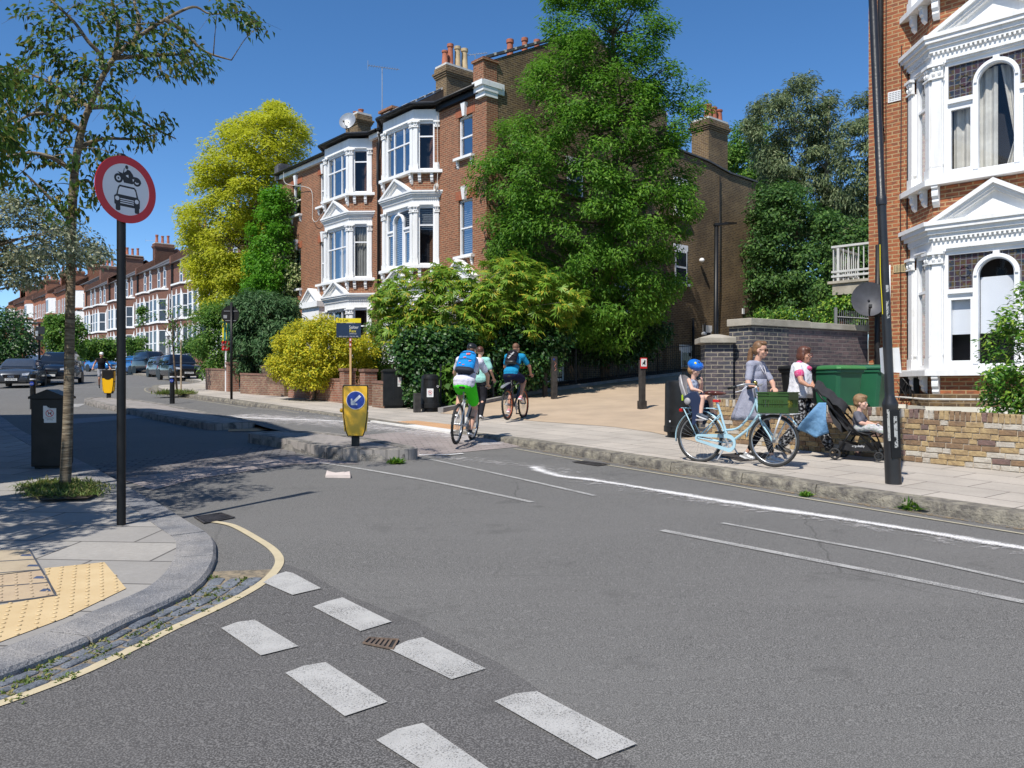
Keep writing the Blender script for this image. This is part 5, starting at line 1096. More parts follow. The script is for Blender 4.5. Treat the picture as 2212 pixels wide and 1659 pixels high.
# climber and ivy on the far end of house B
base = Vector((-10.6, 38.6, gz(38.6, .16)))
t = plant('climber', 'fresh green climber between the yellow green tree and the ivy', 'climber', base)
C = rel(env([(405, 585, 610), (440, 560, 625), (500, 545, 625), (560, 535, 620), (620, 530, 615), (660, 530, 610)], 38.6, 1.0, 110, 7), base); leaves('foliage', C, .42, 130, .14, .08, L_ygreen, t, .8, .5, None, 8)
limbs(t, [(0, .3, -.1), (-.2, .2, 3), (0, .1, 6)], [.08, .06, .03], [tuple(c) for c in C[::8]], .03, M_bark)
rg = np.random.default_rng(5); n = 150; u = 13.6+2.3*rg.random(n); z = 2.6+8.0*rg.random(n)**.9; kp = (np.abs(u-15.4)+np.maximum(0, (z-7.5))*.16 < 1.8); u, z = u[kp], z[kp]; Mi = Matrix.Translation(RA) @ rm
base = Mi @ Vector((15, .1, 1.6)); t = plant('ivy', 'variegated ivy growing up the far end of the second bay fronted house', 'ivy', base)
C = np.array([tuple((Mi @ Vector((float(a), .2, float(c))))-base) for a, c in zip(u, z)]); leaves('foliage', C, .42, 120, .13, .10, L_ivy, t, 1, .6, (0, 3, 3), 9, up=.2)
limbs(t, [(0, 0, -.3), (.1, .1, 2.5), (-.2, .2, 6)], [.05, .04, .02], [tuple(c) for c in C[::9]], .02, M_bark)
# dark green bushes
def bush(name, label, cat, rows, Y0, dep, n, rad, per, L, Wd, mat, seed, flat=.85, droop=.4, up=.5, ok=None, palm=0, group=None, nl=8, h=.12, br=.035, bark=None):
    ys = [r[0] for r in rows]; r_ = rows[-1]; p = at((r_[1]+r_[2])/2, r_[0], Y0); base = Vector((p.x, Y0, gz(Y0, h))); t = plant(name, label, cat, base, group)
    C = rel(env(rows, Y0, dep, n, seed, .5, ok), base); leaves('foliage', C, rad, per, L, Wd, mat, t, flat, droop, (0, .6, max(.3, C[:, 2].mean()*.6)), seed+50, up=up, palm=palm)
    zt = float(C[:, 2].max()); limbs(t, [(0, 0, -.2), (.05, 0, zt*.3), (0, .05, zt*.65)], [br, br*.8, br*.4], [tuple(c) for c in C[::max(1, len(C)//nl)]], br*.5, bark or M_bark, nm='stems', start=.1); return t
bush('dark_shrub', 'dark green bush left of the white for sale pole', 'bush', [(662, 430, 500), (700, 413, 512), (745, 418, 505), (790, 432, 500), (815, 445, 495)], 38, 1.3, 90, .45, 130, .13, .07, L_mid, 11)
bush('buddleia_bush', 'large blue green bush with long drooping leaves over the garden wall', 'bush', [(640, 535, 570), (655, 500, 635), (700, 494, 652), (745, 500, 645), (785, 505, 615), (812, 520, 585)], 34.2, 1.5, 170, .45, 130, .2, .06, L_bud, 12, droop=.8)
bush('yellow_shrub', 'rounded bright yellow shrub hanging over the red brick garden wall', 'shrub', [(686, 683, 703), (703, 640, 735), (722, 612, 798), (750, 592, 812), (780, 585, 815), (805, 592, 800), (830, 622, 735)], 27.0, 1.25, 230, .3, 150, .085, .05, L_yel, 13, up=.7, nl=10)
bush('green_shrub', 'small dark shrub between the yellow shrub and the white bay window', 'shrub', [(700, 800, 825), (740, 805, 835), (780, 800, 840), (830, 790, 835)], 27.5, .8, 36, .33, 120, .09, .05, L_mid, 14)
bush('palmate_shrub', 'large sprawling shrub with glossy hand shaped leaves beside the brick end house', 'shrub', [(556, 1075, 1130), (575, 1000, 1200), (592, 850, 950), (594, 985, 1235), (620, 815, 1250), (655, 808, 1262), (690, 815, 1250), (720, 830, 1170), (755, 850, 1080)], 24.6, 1.5, 260, .35, 13, .22, .055, L_fat, 15, palm=8, up=1.0, ok=gab, nl=30, br=.06, bark=M_barkp, droop=.5)
bush('ivy_shrub', 'dark glossy ivy mass behind the street cabinet and round bin', 'shrub', [(715, 865, 1010), (750, 855, 1020), (790, 862, 1000), (830, 880, 990), (862, 882, 925), (884, 880, 915)], 23.2, .8, 190, .3, 90, .115, .1, L_dark, 16, up=.6, nl=10)
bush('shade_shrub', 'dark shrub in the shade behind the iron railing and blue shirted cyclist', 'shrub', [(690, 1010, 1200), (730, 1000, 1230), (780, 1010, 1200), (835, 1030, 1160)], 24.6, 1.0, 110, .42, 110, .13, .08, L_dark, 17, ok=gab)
bush('broadleaf_plant', 'pale broad leaved plant poking through the railing near the round bin', 'plant', [(800, 955, 1010), (835, 955, 1025), (872, 965, 1010)], 22.3, .35, 22, .2, 28, .2, .17, L_mid, 18, up=1, nl=8, br=.015)
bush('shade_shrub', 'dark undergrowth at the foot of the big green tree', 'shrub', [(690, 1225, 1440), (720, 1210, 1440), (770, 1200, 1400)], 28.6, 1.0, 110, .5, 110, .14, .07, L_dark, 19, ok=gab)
# trees of the park behind the wall
def ptree(name, label, rows, Y0, dep, n, rad, per, L, Wd, mat, seed, bark=M_bark, tx=None, zb_=1.6, nl=24, r=.2, flat=.7, droop=.4):
    m_ = sum((q[1]+q[2])/2 for q in rows)/len(rows) if tx is None else tx; X = (m_-CX)/F*Y0; base = Vector((X, Y0, gz(Y0, 1.0))); t = plant(name, label, 'tree', base, 'trees of the park behind the wall')
    C = rel(env(rows, Y0, dep, n, seed, .6), base); leaves('crown', C, rad, per, L, Wd, mat, t, flat, droop, (0, 1, C[:, 2].mean()), seed+9)
    zt = float(C[:, 2].max()); limbs(t, [(0, 0, -.3), (.2, 0, zt*.3), (-.2, -.2, zt*.6), (0, -.1, zt*.9)], [r, r*.8, r*.5, r*.15], [tuple(c) for c in C[::max(1, n//nl)]], r*.45, bark); return t
ptree('maple_tree', 'fresh green tree just right of the rear chimney stack', [(270, 1600, 1640), (300, 1570, 1680), (350, 1562, 1690), (400, 1560, 1700), (450, 1600, 1690), (500, 1610, 1680)], 54, 2.5, 130, .8, 120, .25, .14, L_mid, 21)
ptree('eucalyptus_tree', 'tall grey green tree with pale branching trunk behind the park wall', [(165, 1722, 1752), (195, 1700, 1790), (228, 1630, 1803), (270, 1612, 1812), (320, 1625, 1815), (370, 1640, 1800), (430, 1660, 1830), (500, 1680, 1850), (560, 1690, 1860)], 46, 2.6, 210, .62, 150, .26, .07, L_euc, 22, M_barkp, 1790, nl=34, droop=.8, r=.24)
ptree('eucalyptus_tree', 'grey green tree at the left edge of the orange brick house', [(190, 1868, 1940), (240, 1835, 1960), (300, 1812, 1960), (380, 1800, 1960), (460, 1815, 1960), (540, 1800, 1960)], 43, 2.4, 150, .6, 140, .26, .07, L_euc, 23, M_barkp, 1880, droop=.8)
ptree('evergreen_tree', 'dark broad evergreen below the grey green trees', [(405, 1650, 1720), (450, 1625, 1770), (520, 1615, 1820), (590, 1618, 1875), (650, 1620, 1900), (705, 1625, 1900)], 36, 2.4, 300, .55, 130, .17, .09, L_ever, 24)
ptree('evergreen_tree', 'dark green tree filling the gap under the balcony', [(470, 1780, 1900), (560, 1790, 1920), (640, 1770, 1920), (700, 1770, 1920)], 30, 1.5, 130, .5, 110, .16, .08, L_ever, 26)
ptree('tall_park_tree', 'dark green tree behind the rear corner of the brown brick gable', [(395, 1600, 1650), (450, 1590, 1670), (540, 1590, 1680), (640, 1590, 1680), (700, 1590, 1680)], 47, 2, 150, .7, 110, .22, .12, L_mid, 27)
bush('laurel_shrub', 'light green shrub above the coping of the park wall', 'shrub', [(640, 1810, 1845), (660, 1785, 1870), (700, 1770, 1880)], 20, .5, 45, .25, 90, .1, .045, L_laur, 28, h=1.0)
bush('laurel_shrub', 'small shrub growing at the left end of the park wall coping', 'shrub', [(672, 1640, 1760), (700, 1640, 1760)], 20.5, .4, 24, .2, 70, .09, .04, L_laur, 29, h=1.0)
# laurel at the right frame edge
bush('laurel_shrub', 'glossy green shrub at the right edge in front of the white bay', 'shrub', [(625, 2195, 2230), (690, 2165, 2260), (735, 2135, 2300), (790, 2125, 2330), (840, 2118, 2340), (895, 2135, 2340)], 11.3, .6, 120, .17, 60, .085, .034, L_laur, 30, h=.3, up=.7, nl=26, br=.02, droop=.1)
# far hedges and small trees in front of the terrace
hg = 'hedges in front of the far terrace'
bush('clipped_hedge', 'green hedge with a yellow notice board in front of the dark terrace', 'hedge', [(735, 190, 250), (750, 183, 255), (770, 183, 255)], 66, 1.2, 50, .55, 90, .22, .14, L_mid, 31, group=hg)
bush('small_tree', 'green tree behind the birch like trunk in front of the red terrace', 'tree', [(688, 110, 160), (705, 98, 180), (735, 100, 180), (765, 110, 170)], 62, 1.6, 80, .6, 100, .22, .14, L_mid, 32, group=hg)
bush('clipped_hedge', 'low bright hedge left of the sapling crown', 'hedge', [(735, 270, 300), (765, 265, 300)], 70, .8, 26, .5, 70, .22, .12, L_mid, 33, group=hg)
bush('clipped_hedge', 'small hedge below the terrace bays right of the sapling', 'hedge', [(738, 395, 440), (765, 390, 440)], 60, .8, 24, .5, 70, .2, .12, L_dark, 34, group=hg)
bush('street_hedge', 'dark tall hedge at the left edge behind the grey car', 'hedge', [(678, -60, 40), (692, -60, 55), (720, -60, 70), (750, -60, 72), (790, -60, 50)], 47, 1.8, 110, .7, 100, .18, .1, L_dark, 35)
bush('climbing_plant', 'green climber between two bays of the dark terrace', 'climber', [(665, 303, 313), (720, 300, 318), (765, 298, 322)], 78, .3, 18, .5, 60, .24, .16, L_mid, 36)
# cherry-like street tree on the left pavement
tb_ = G(140, 1045, .1); YT = tb_.y; t = plant('street_tree', 'slim street tree with ringed bark beside the black bin on the left pavement', 'tree', tb_)
A_t = lambda x, y, d=0: at(x, y, YT+d)-tb_
trk = [(0, 0, -.1), tuple(A_t(147, 900)), tuple(A_t(150, 760)), tuple(A_t(152, 640)), tuple(A_t(155, 494)), tuple(A_t(161, 372)), tuple(A_t(176, 283)), tuple(A_t(193, 232)), tuple(A_t(218, 172))]
b = MB(); tp = cr(trk, 6); b.tube(tp, [np.interp(i/(len(tp)-1), [0, .1, .5, .75, 1], [.066, .056, .05, .04, .028]) for i in range(len(tp))], 12)
main = [[(218, 172, 0), (247, 125, 0), (295, 83, .1), (357, 42, .2), (417, 15, .3), (455, 30, .4), (520, 25, .5)], [(221, 150, 0), (217, 119, -.1), (190, 89, -.2), (158, 45, -.3), (110, 0, -.4), (60, -60, -.4)], [(295, 83, .1), (300, 40, .2), (290, 0, .3), (300, -60, .3)], [(176, 283, 0), (120, 250, -.2), (60, 250, -.3), (0, 300, -.2)], [(193, 232, 0), (140, 200, .2), (90, 170, .3), (40, 150, .4)], [(193, 232, 0), (260, 235, .3), (320, 270, .5), (380, 300, .6)], [(170, 320, 0), (220, 300, .3), (290, 300, .5), (340, 290, .5)], [(161, 372, 0), (110, 340, -.3), (60, 330, -.4), (10, 340, -.4)], [(155, 480, 0), (100, 420, -.2), (50, 370, -.3)], [(160, 400, 0), (190, 390, .1), (205, 420, .1)], [(247, 125, 0), (330, 120, .3), (400, 120, .4), (440, 150, .4)], [(357, 42, .2), (400, 70, .3), (440, 110, .4), (500, 130, .5)], [(247, 125, 0), (255, 60, -.2), (240, 0, -.3)]]
for m in main:
    q = cr([A_t(*p) for p in m], 5); K = len(q); b.tube(q, [.028*(1-.85*i/(K-1))+.003 for i in range(K)], 6)
cl = [(180, 10), (220, 15), (260, 20), (300, 8), (200, 40), (240, 40), (330, 30), (310, 60), (350, 70), (400, 82), (380, 60), (270, 55), (120, 25), (105, 55), (72, 100), (92, 88), (115, 112), (130, 138), (150, 125), (340, 112), (368, 108), (390, 130), (300, 118), (325, 140), (418, 122), (432, 152), (440, 132), (362, 150), (398, 148), (205, 138), (180, 150), (250, 150), (470, 22), (500, 14), (522, 28), (540, 44), (556, 62), (100, 180), (125, 195), (150, 190), (185, 168), (60, 145), (30, 150), (8, 165), (22, 190), (45, 180), (52, 222), (20, 240), (92, 232), (130, 222), (240, 225), (262, 258), (290, 275), (330, 290), (352, 265), (280, 238), (300, 300), (215, 300), (190, 310), (145, 262), (105, 258), (62, 280), (122, 335), (92, 342), (172, 345), (60, 400), (30, 380), (100, 410), (140, 425), (178, 390), (205, 425), (20, 320), (0, 290), (40, 340), (250, 340), (225, 350), (15, 420), (80, 440), (120, 470), (160, 450), (0, 210), (70, 200), (15, 268), (130, 300), (190, 200), (170, 215), (235, 190), (290, 150), (280, 90), (230, 80), (260, 100), (140, 60), (60, 30), (350, 10)]
rg2 = random.Random(9); CC = []
for x, y in cl:
    d = rg2.uniform(-.55, .6); c = A_t(x, y, d); CC.append(tuple(c)); s = min(tp[8:], key=lambda p: (p-c).length); 
    bs_ = min((cr([A_t(*p) for p in m], 3) for m in main), key=lambda q: min((v-c).length for v in q)); s = min(bs_, key=lambda v: (v-c).length)
    q = cr([s, s.lerp(c, .5)+Vector((0, 0, .05)), c+Vector((0, 0, .03))], 4); b.tube(q, [.008, .007, .006, .005, .004, .004, .003, .002, .002], 4)
    for k in range(3): e = c+Vector((rg2.uniform(-.3, .3), rg2.uniform(-.3, .3), rg2.uniform(-.25, .1))); b.tube([c, c.lerp(e, .5)+Vector((0, 0, .03)), e], [.003, .002, .001], 3)
b.build('trunk', M_barkc, t, smooth=True)
leaves('crown', np.array(CC), .19, 44, .085, .042, L_cherry, t, .7, .9, None, 41, up=.5, fold=.25)
# second street tree, its crown reaches in at the left edge
base = Vector((-6.7, 9.2, gz(9.2, .05))); t = plant('silver_leaved_tree', 'tree with silvery leaves reaching in from the left edge above the parked cars', 'tree', base)
C = rel(env([(425, -120, 40), (460, -120, 110), (500, -120, 190), (535, -120, 238), (570, -120, 215), (600, -120, 130), (612, -120, 60)], 9.3, .6, 170, 42, .7), base); leaves('crown', C, .17, 70, .052, .024, L_silver, t, .6, .3, None, 43)
limbs(t, [(-.2, 0, -.2), (-.1, 0, 1.2), (.1, 0, 2.2), (.5, 0, 2.75)], [.07, .06, .05, .02], [tuple(c) for c in C[::4]], .02, M_bark, sag=.05)
base = Vector((-6.6, 6.6, gz(6.6, .1))); t = plant('leaning_street_tree', 'dark leafy branches hanging in at the top left corner', 'tree', base)
C = rel(np.vstack([env([(130, -260, 5), (190, -260, 45), (260, -260, 55), (330, -260, 40), (400, -260, 35)], 7.4, .7, 55, 44, .8), np.array([(random.uniform(-7.3, -5.0), random.uniform(4.3, 6.1), random.uniform(3.4, 5.4)) for _ in range(150)])]), base); leaves('crown', C, .2, 46, .085, .045, L_cherry, t, .7, .8, None, 46)
limbs(t, [(-.6, 0, -.2), (-.5, 0, 2), (-.3, .2, 3.6), (-.2, .2, 5)], [.09, .08, .06, .03], [tuple(c) for c in C[::3]], .03, M_barkc, sag=0)
# sapling with stake
p = G(383, 845, .12); t = plant('sapling', 'thin young street tree tied to a wooden stake in front of the black car', 'tree', p)
b = MB(); S_ = lambda x, y: at(x, y, p.y)-p
b.tube([(0, 0, -.1), S_(377, 790), S_(373, 740), S_(372, 690), S_(374, 650)], [.045, .04, .03, .02, .01], 6)
rg3 = random.Random(2); CC = []
for i in range(26): c = S_(rg3.uniform(345, 402), rg3.uniform(650, 752)); CC.append(tuple(c+Vector((0, rg3.uniform(-.6, .6), 0)))); s = S_(374, rg3.uniform(690, 760)); b.tube([s, s.lerp(Vector(CC[-1]), .6), Vector(CC[-1])], [.012, .008, .004], 4)
b.build('trunk', M_bark, t, smooth=True); leaves('crown', np.array(CC), .22, 12, .12, .07, L_mid, t, .8, .5, None, 47)
b = MB(); s = G(391, 846, .12)-p; b.tube([s, s+Vector((0, 0, 2.1))], .035, 6); b.build('stake', mk('stake_wood', (.42, .33, .22), (.3, .23, .15)), t)
# grass and weeds
def tuft(name, label, pts, h, n, L, mat, seed, w=.012, kind=None, cat='weeds', spread=.05, up=0):
    rg = np.random.default_rng(seed); P = np.array([tuple(p) for p in pts]); C = P[rg.integers(0, len(P), n)]+np.concatenate([rg.normal(size=(n, 2))*spread, np.zeros((n, 1))], 1)
    o = leaves(name, C, .01, 3, L, w, mat, None, .3, -1.2, (C[:, 0].mean(), C[:, 1].mean(), C[:, 2].min()-2), seed, kind=kind)
    if kind != 'structure': tag(o, label, cat)
    return o
pit = [G(x, y, .09) for x in range(60, 215, 12) for y in range(1040, 1075, 5) if ((x-138)/85)**2+((y-1057)/19)**2 < 1]
sheet('tree_pit_soil', [(p.x, p.y) for p in gl([(45, 1052), (100, 1040), (190, 1040), (222, 1060), (190, 1076), (90, 1080)], .085)], .0865, M_soil)
tuft('pit_grass', 'dry grass growing in the soil round the slim street tree', pit, .1, 1500, .07, L_grass, 61, .012, 'stuff', 'grass', .09)
q = [G(x, 850+abs(x-383)*.05, .13) for x in range(352, 405, 3)]; tuft('verge_grass', 'tuft of green grass at the foot of the staked sapling', q, .1, 500, .22, L_grass, 62, .03, 'stuff', 'grass', .2)
gp = [p for p in lks[4:44]]; tuft('gutter_moss', 'moss and seedlings between the setts of the corner gutter', [Vector((q.x, q.y, gz(q.y, .005))) for row in (-.02, -.14, -.26) for q in offset(gp, row) if rg3.random() < .3], .1, 700, .022, L_grass, 63, .012, 'stuff', 'moss', .03)
for i, (x, y, s, lb) in enumerate([(1975, 1098, .1, 'bushy green weed at the kerb near the lamp post'), (2075, 1112, .06, 'small weed at the kerb right of the bushy one'), (1740, 1070, .05, 'small weed at the kerb left of the lamp post'), (1595, 1026, .05, 'tiny weed in the kerb joint below the pushchair'), (855, 1000, .08, 'weed at the foot of the near traffic island'), (1380, 1003, .05, 'little weed in the kerb joint below the rear bicycle wheel')]):
    tuft('weed', lb, [G(x, y, .01)], .1, int(60+s*900), s*1.1, L_laur, 70+i, s*.35, None, 'weed', s*.5)
for i, (x, y, s) in enumerate([(278, 1356, .03), (225, 1385, .05), (395, 1275, .05), (430, 1258, .05), (70, 1436, .04), (440, 1240, .03), (155, 1345, .02)]): pass
# ================= street furniture =================
def frz(n): return math.atan2(n[0], -n[1])         # turn so that the local -y face looks along n
def text(parent, s, x, z, size, mat, y=-.003, align='CENTER', name='lettering', sx=1, th=.0006):
    cu = bpy.data.curves.new(name, 'FONT'); cu.body = s; cu.size = size; cu.align_x = align; cu.align_y = 'CENTER'; cu.extrude = th; cu.resolution_u = 3
    o = bpy.data.objects.new(name, cu); COL.objects.link(o); dg = bpy.context.evaluated_depsgraph_get(); dg.update()
    me = bpy.data.meshes.new_from_object(o.evaluated_get(dg)); bpy.data.objects.remove(o)
    me.transform(Matrix.Translation((x, y, z)) @ Matrix.Rotation(R(90), 4, 'X') @ Matrix.Diagonal((sx, 1, 1, 1))); me.materials.clear(); me.materials.append(mat)
    o = bpy.data.objects.new(name, me); COL.objects.link(o); o.parent = parent; return o
def disc(b, c, r, y0, y1, n=32, rx=None):
    rx = rx or r; b.loop([(c[0]+rx*math.cos(2*math.pi*i/n), y0, c[1]+r*math.sin(2*math.pi*i/n)) for i in range(n)], [(c[0]+rx*math.cos(2*math.pi*i/n), y1, c[1]+r*math.sin(2*math.pi*i/n)) for i in range(n)])
def flat(b, poly, y0, y1): b.loop([(x, y0, z) for x, z in poly], [(x, y1, z) for x, z in poly])
def ring(b, c, r0, r1, y0, y1, n=32):
    b.rings([[(c[0]+r*math.cos(2*math.pi*i/n), y, c[1]+r*math.sin(2*math.pi*i/n)) for r, y in ((r0, y0), (r1, y0), (r1, y1), (r0, y1))] for i in range(n)], closed=True)
M_red = mk('sign_red', (.55, .02, .025), (.5, .02, .022), 3, .35); M_swhite = mk('sign_white', (.7, .7, .71), (.66, .66, .67), 3, .4)
M_sblack = mk('sign_black', (.012, .012, .012), (.015, .015, .015), 3, .4); M_syel = mk('bollard_yellow', (.80, .45, .01), (.74, .40, .008), 2.5, .35, coat=.3)
M_sblue = mk('sign_blue', (.015, .05, .32), (.012, .04, .28), 3, .35); M_plastic = mk('black_plastic', (.008, .0085, .009), (.016, .0165, .017), 5, .45, spec=.3, bump=.1, bs=40)
M_navy = mk('board_navy', (.012, .03, .075), (.01, .025, .06), 3, .4); M_yellowb = mk('board_yellow', (.75, .62, .02), (.7, .58, .02), 3, .4); M_post = mk('pine_post', (.62, .40, .19), (.5, .32, .15), 8, .7)
M_paper = mk('white_paper', (.75, .75, .74), (.68, .68, .67), 4, .7); M_dkwood = mk('tarred_wood', (.018, .016, .015), (.05, .045, .04), 9, .6, bump=.6, bs=30)
# no-vehicles sign
p = G(262, 1133, .052); t = thing('road_sign', 'round red ringed sign with motorcycle and car symbols on a black pole', 'road sign', p)
b = MB(); b.tube([(0, 0, -.1), (0, 0, 3.36)], .039, 20); b.lathe([(.04, 3.36), (.036, 3.38), (0.01, 3.39)], 16); b.build('pole', M_black, t, smooth=True, autos=40)
az = R(-31); zc = 1.6+(HY-412)/F*p.y-p.z; rz = frz((math.cos(az), math.sin(az)))
b = MB(); disc(b, (0, 0), .30, .0, .004, 48); o = b.build('sign_disc', M_swhite, t); o.location = (math.cos(az)*.075, math.sin(az)*.075, zc); o.rotation_euler = (0, 0, rz)
b = MB(); ring(b, (0, 0), .232, .302, -.002, .006, 64); b.build('red_border', M_red, o)
b = MB(); disc(b, (0, 0), .298, .0045, .006, 40); b.bb(-.2, .2, .006, .03, .1, .13); b.bb(-.2, .2, .006, .03, -.13, -.1); b.tube([(-.04, .03, .115), (-.045, .11, .115), (.045, .11, .115), (.04, .03, .115)], .006, 5); b.build('backing', M_grey, o)
k = .3*.79; b = MB(); P_ = lambda L_: [(x*k/.79, y*k/.79) for x, y in L_]
y0, y1 = -.0012, .001
flat(b, P_([(-.27, .05), (-.22, .11), (.27, .11), (.33, .05), (.40, -.2), (.45, -.26), (.45, -.5), (.38, -.52), (-.31, -.52), (-.39, -.48), (-.4, -.24), (-.33, -.19)]), y0, y1)
flat(b, P_([(-.35, -.45), (-.2, -.45), (-.2, -.64), (-.23, -.67), (-.32, -.67), (-.35, -.64)]), y0-.0002, y1); flat(b, P_([(.28, -.45), (.43, -.45), (.43, -.64), (.40, -.67), (.31, -.67), (.28, -.64)]), y0-.0002, y1)
for c, r_ in (((-.26, .3), .14), ((.35, .3), .135)): ring(b, (c[0]*.3, c[1]*.3), .075*.3, r_*.3, y0-.0003, y1, 28); disc(b, (c[0]*.3, c[1]*.3), .03*.3, y0-.0003, y1, 10)
flat(b, P_([(-.29, .50), (-.12, .47), (-.075, .64), (-.06, .64), (-.08, .50), (.0, .56), (.03, .62), (.12, .60), (.21, .50), (.235, .44), (.36, .44), (.48, .36), (.5, .27), (.3, .3), (.2, .2), (-.08, .2), (-.13, .33), (-.2, .42)]), y0-.0005, y1)
disc(b, (.01*.3, .68*.3), .06*.3, y0-.0006, y1, 16, .05*.3); b.build('symbol', M_sblack, o)
b = MB(); y0 = -.0022
flat(b, P_([(-.25, -.02), (-.21, .055), (.255, .055), (.30, -.02), (.335, -.18), (-.28, -.18)]), y0, -.001)
for c in ((-.30, -.31), (.345, -.31)): disc(b, (c[0]*.3, c[1]*.3), .066*.3, y0, -.001, 18)
for z in (-.29, -.35, -.41): flat(b, P_([(-.2, z), (.245, z), (.245, z-.028), (-.2, z-.028)]), y0, -.001)
flat(b, P_([(-.02, .43), (.06, .46), (.07, .37), (.0, .4)]), y0, -.001); flat(b, P_([(.2, .36), (.26, .36), (.22, .27)]), y0, -.001)
b.build('symbol_cutouts', M_swhite, o)
def notice(parent, x, z, w, h, y, torn=False, lines=True, bg=None):
    b = MB(); P0 = [(x-w/2, z-h/2), (x+w/2, z-h/2), (x+w/2, z+h/2), (x-w/2, z+h/2)]
    if torn: P0 = [(x-w*.44, z-h/2), (x+w/2, z-h/2), (x+w/2, z+h*.36), (x-w*.1, z+h*.36), (x-.0, z+h*.42), (x-w*.12, z+h*.4), (x-w*.25, z+h/2), (x-w/2, z+h/2), (x-w/2, z-h*.26), (x-w*.44, z-h*.26)]
    flat(b, P0, y-.002, y+.001); n = b.build('notice', bg or M_paper, parent); c = (x, z+h*.06); r = w*.31; b = MB(); ring(b, c, r*.84, r, y-.0035, y-.001, 24)
    s = .7*r; b.add([(c[0]-s-.002, y-.0036, c[1]+s), (c[0]-s+r*.12, y-.0036, c[1]+s+r*.1), (c[0]+s+.002, y-.0036, c[1]-s), (c[0]+s-r*.12, y-.0036, c[1]-s-r*.1)], [(0, 1, 2, 3)]); b.build('prohibition_ring', M_red, n)
    b = MB(); D = [(-.5, .0), (-.42, .18), (-.3, .12), (.15, .14), (.3, .42), (.42, .5), (.62, .38), (.42, .28), (.38, .0), (.4, -.5), (.28, -.5), (.22, -.1), (-.2, -.1), (-.3, -.5), (-.42, -.5), (-.36, -.05)]
    flat(b, [(c[0]+a*r, c[1]+d*r) for a, d in D], y-.003, y-.001); b.build('dog_silhouette', M_sblack, n)
    if lines: text(n, 'Clean up after', x, z-h*.22, h*.085, M_sblack, y-.003); text(n, 'your dog', x, z-h*.31, h*.085, M_sblack, y-.003)
    return n
# black bin with pitched lid on the left pavement
p = G(96, 1012, .052); t = thing('litter_bin', 'black box shaped dog waste bin with pitched lid beside the slim street tree', 'bin', (p.x, p.y+.2, p.z), R(14))
b = MB(); b.bb(-.2, .2, -.24, .24, .03, .95); b.bb(-.17, .17, -.2, .2, 0, .03); b.build('body', M_plastic, t, bevel=.008)
b = MB(); b.rings([[(x, -.27, z) for x, z in ((-.23, .95), (.23, .95), (.23, .98), (0, 1.08), (-.23, .98))], [(x, .27, z) for x, z in ((-.23, .95), (.23, .95), (.23, .98), (0, 1.08), (-.23, .98))]]); fixn(b.build('lid', M_plastic, t, bevel=.004))
notice(t, .03, .74, .16, .23, -.243, True)
# yellow keep-left bollards
def kbollard(name, label, loc, rz, group=None):
    t = thing(name, label, 'traffic bollard', loc, rz, group); O = [(-.12, .14), (.12, .14), (.15, .22), (.185, .45), (.197, .62), (.197, .93), (.185, .95), (-.185, .95), (-.197, .93), (-.197, .62), (-.185, .45), (-.15, .22)]
    b = MB(); flat(b, O, -.085, .085); b.bb(-.062, .062, -.05, .05, -.05, .14); fixn(b.build('housing', M_plastic, t, bevel=.012))
    I = [(x*.92, .545+(z-.545)*.955) for x, z in O]
    for s, nm in ((-1, 'front_panel'), (1, 'rear_panel')): b = MB(); flat(b, I, s*.085, s*.09); fp = fixn(b.build(nm, M_syel, t)); (f0 := fp) if s < 0 else None
    b = MB()
    for s in (-1, 1):
        for z0, z1 in ((.22, .52), (.56, .9)): xx = .19 if z0 > .5 else .16; b.loop([(s*xx*.96, -.07, z0), (s*xx*.96, .07, z0), (s*.186 if z0 < .5 else s*.19, .07, z1), (s*.186 if z0 < .5 else s*.19, -.07, z1)], [(s*(xx+.006)*1.02, -.07, z0), (s*(xx+.006)*1.02, .07, z0), (s*.2, .07, z1), (s*.2, -.07, z1)])
    fixn(b.build('side_panel', M_syel, t))
    return t
p = G(768, 962, .18); rzn = R(9); t = kbollard('keep_left_bollard', 'yellow keep left bollard with blue arrow disc on the near traffic island', p, rzn, 'yellow bollards of the traffic islands')
b = MB(); disc(b, (.005, .71), .135, -.096, -.089, 36); dd = b.build('arrow_disc', M_sblue, t); b = MB(); ring(b, (.005, .71), .135, .144, -.097, -.089, 36)
a = R(225); ca, sa = math.cos(a), math.sin(a); Q = lambda L_: [(.005+x*ca-y*sa, .71+x*sa+y*ca) for x, y in L_]
flat(b, Q([(.105, 0), (.035, .07), (.02, .055), (.045, .02), (-.1, .02), (-.1, -.02), (.045, -.02), (.02, -.055), (.035, -.07)]), -.0985, -.095); b.build('white_arrow', M_swhite, dd)
b = MB(); b.ell((-.215, 0, .55), (.03, .03, .035)); b.build('lamp_lens', M_syel, t, smooth=True)
p = G(235, 859, .15); t = kbollard('keep_left_bollard', 'yellow bollard with black disc back on the far traffic island', p, R(4), 'yellow bollards of the traffic islands')
b = MB(); disc(b, (0, .76), .15, -.098, -.089, 32); flat(b, [(-.18, .66), (.18, .66), (.18, .94), (-.18, .94)], -.0925, -.089); b.build('black_back_panel', M_plastic, t)
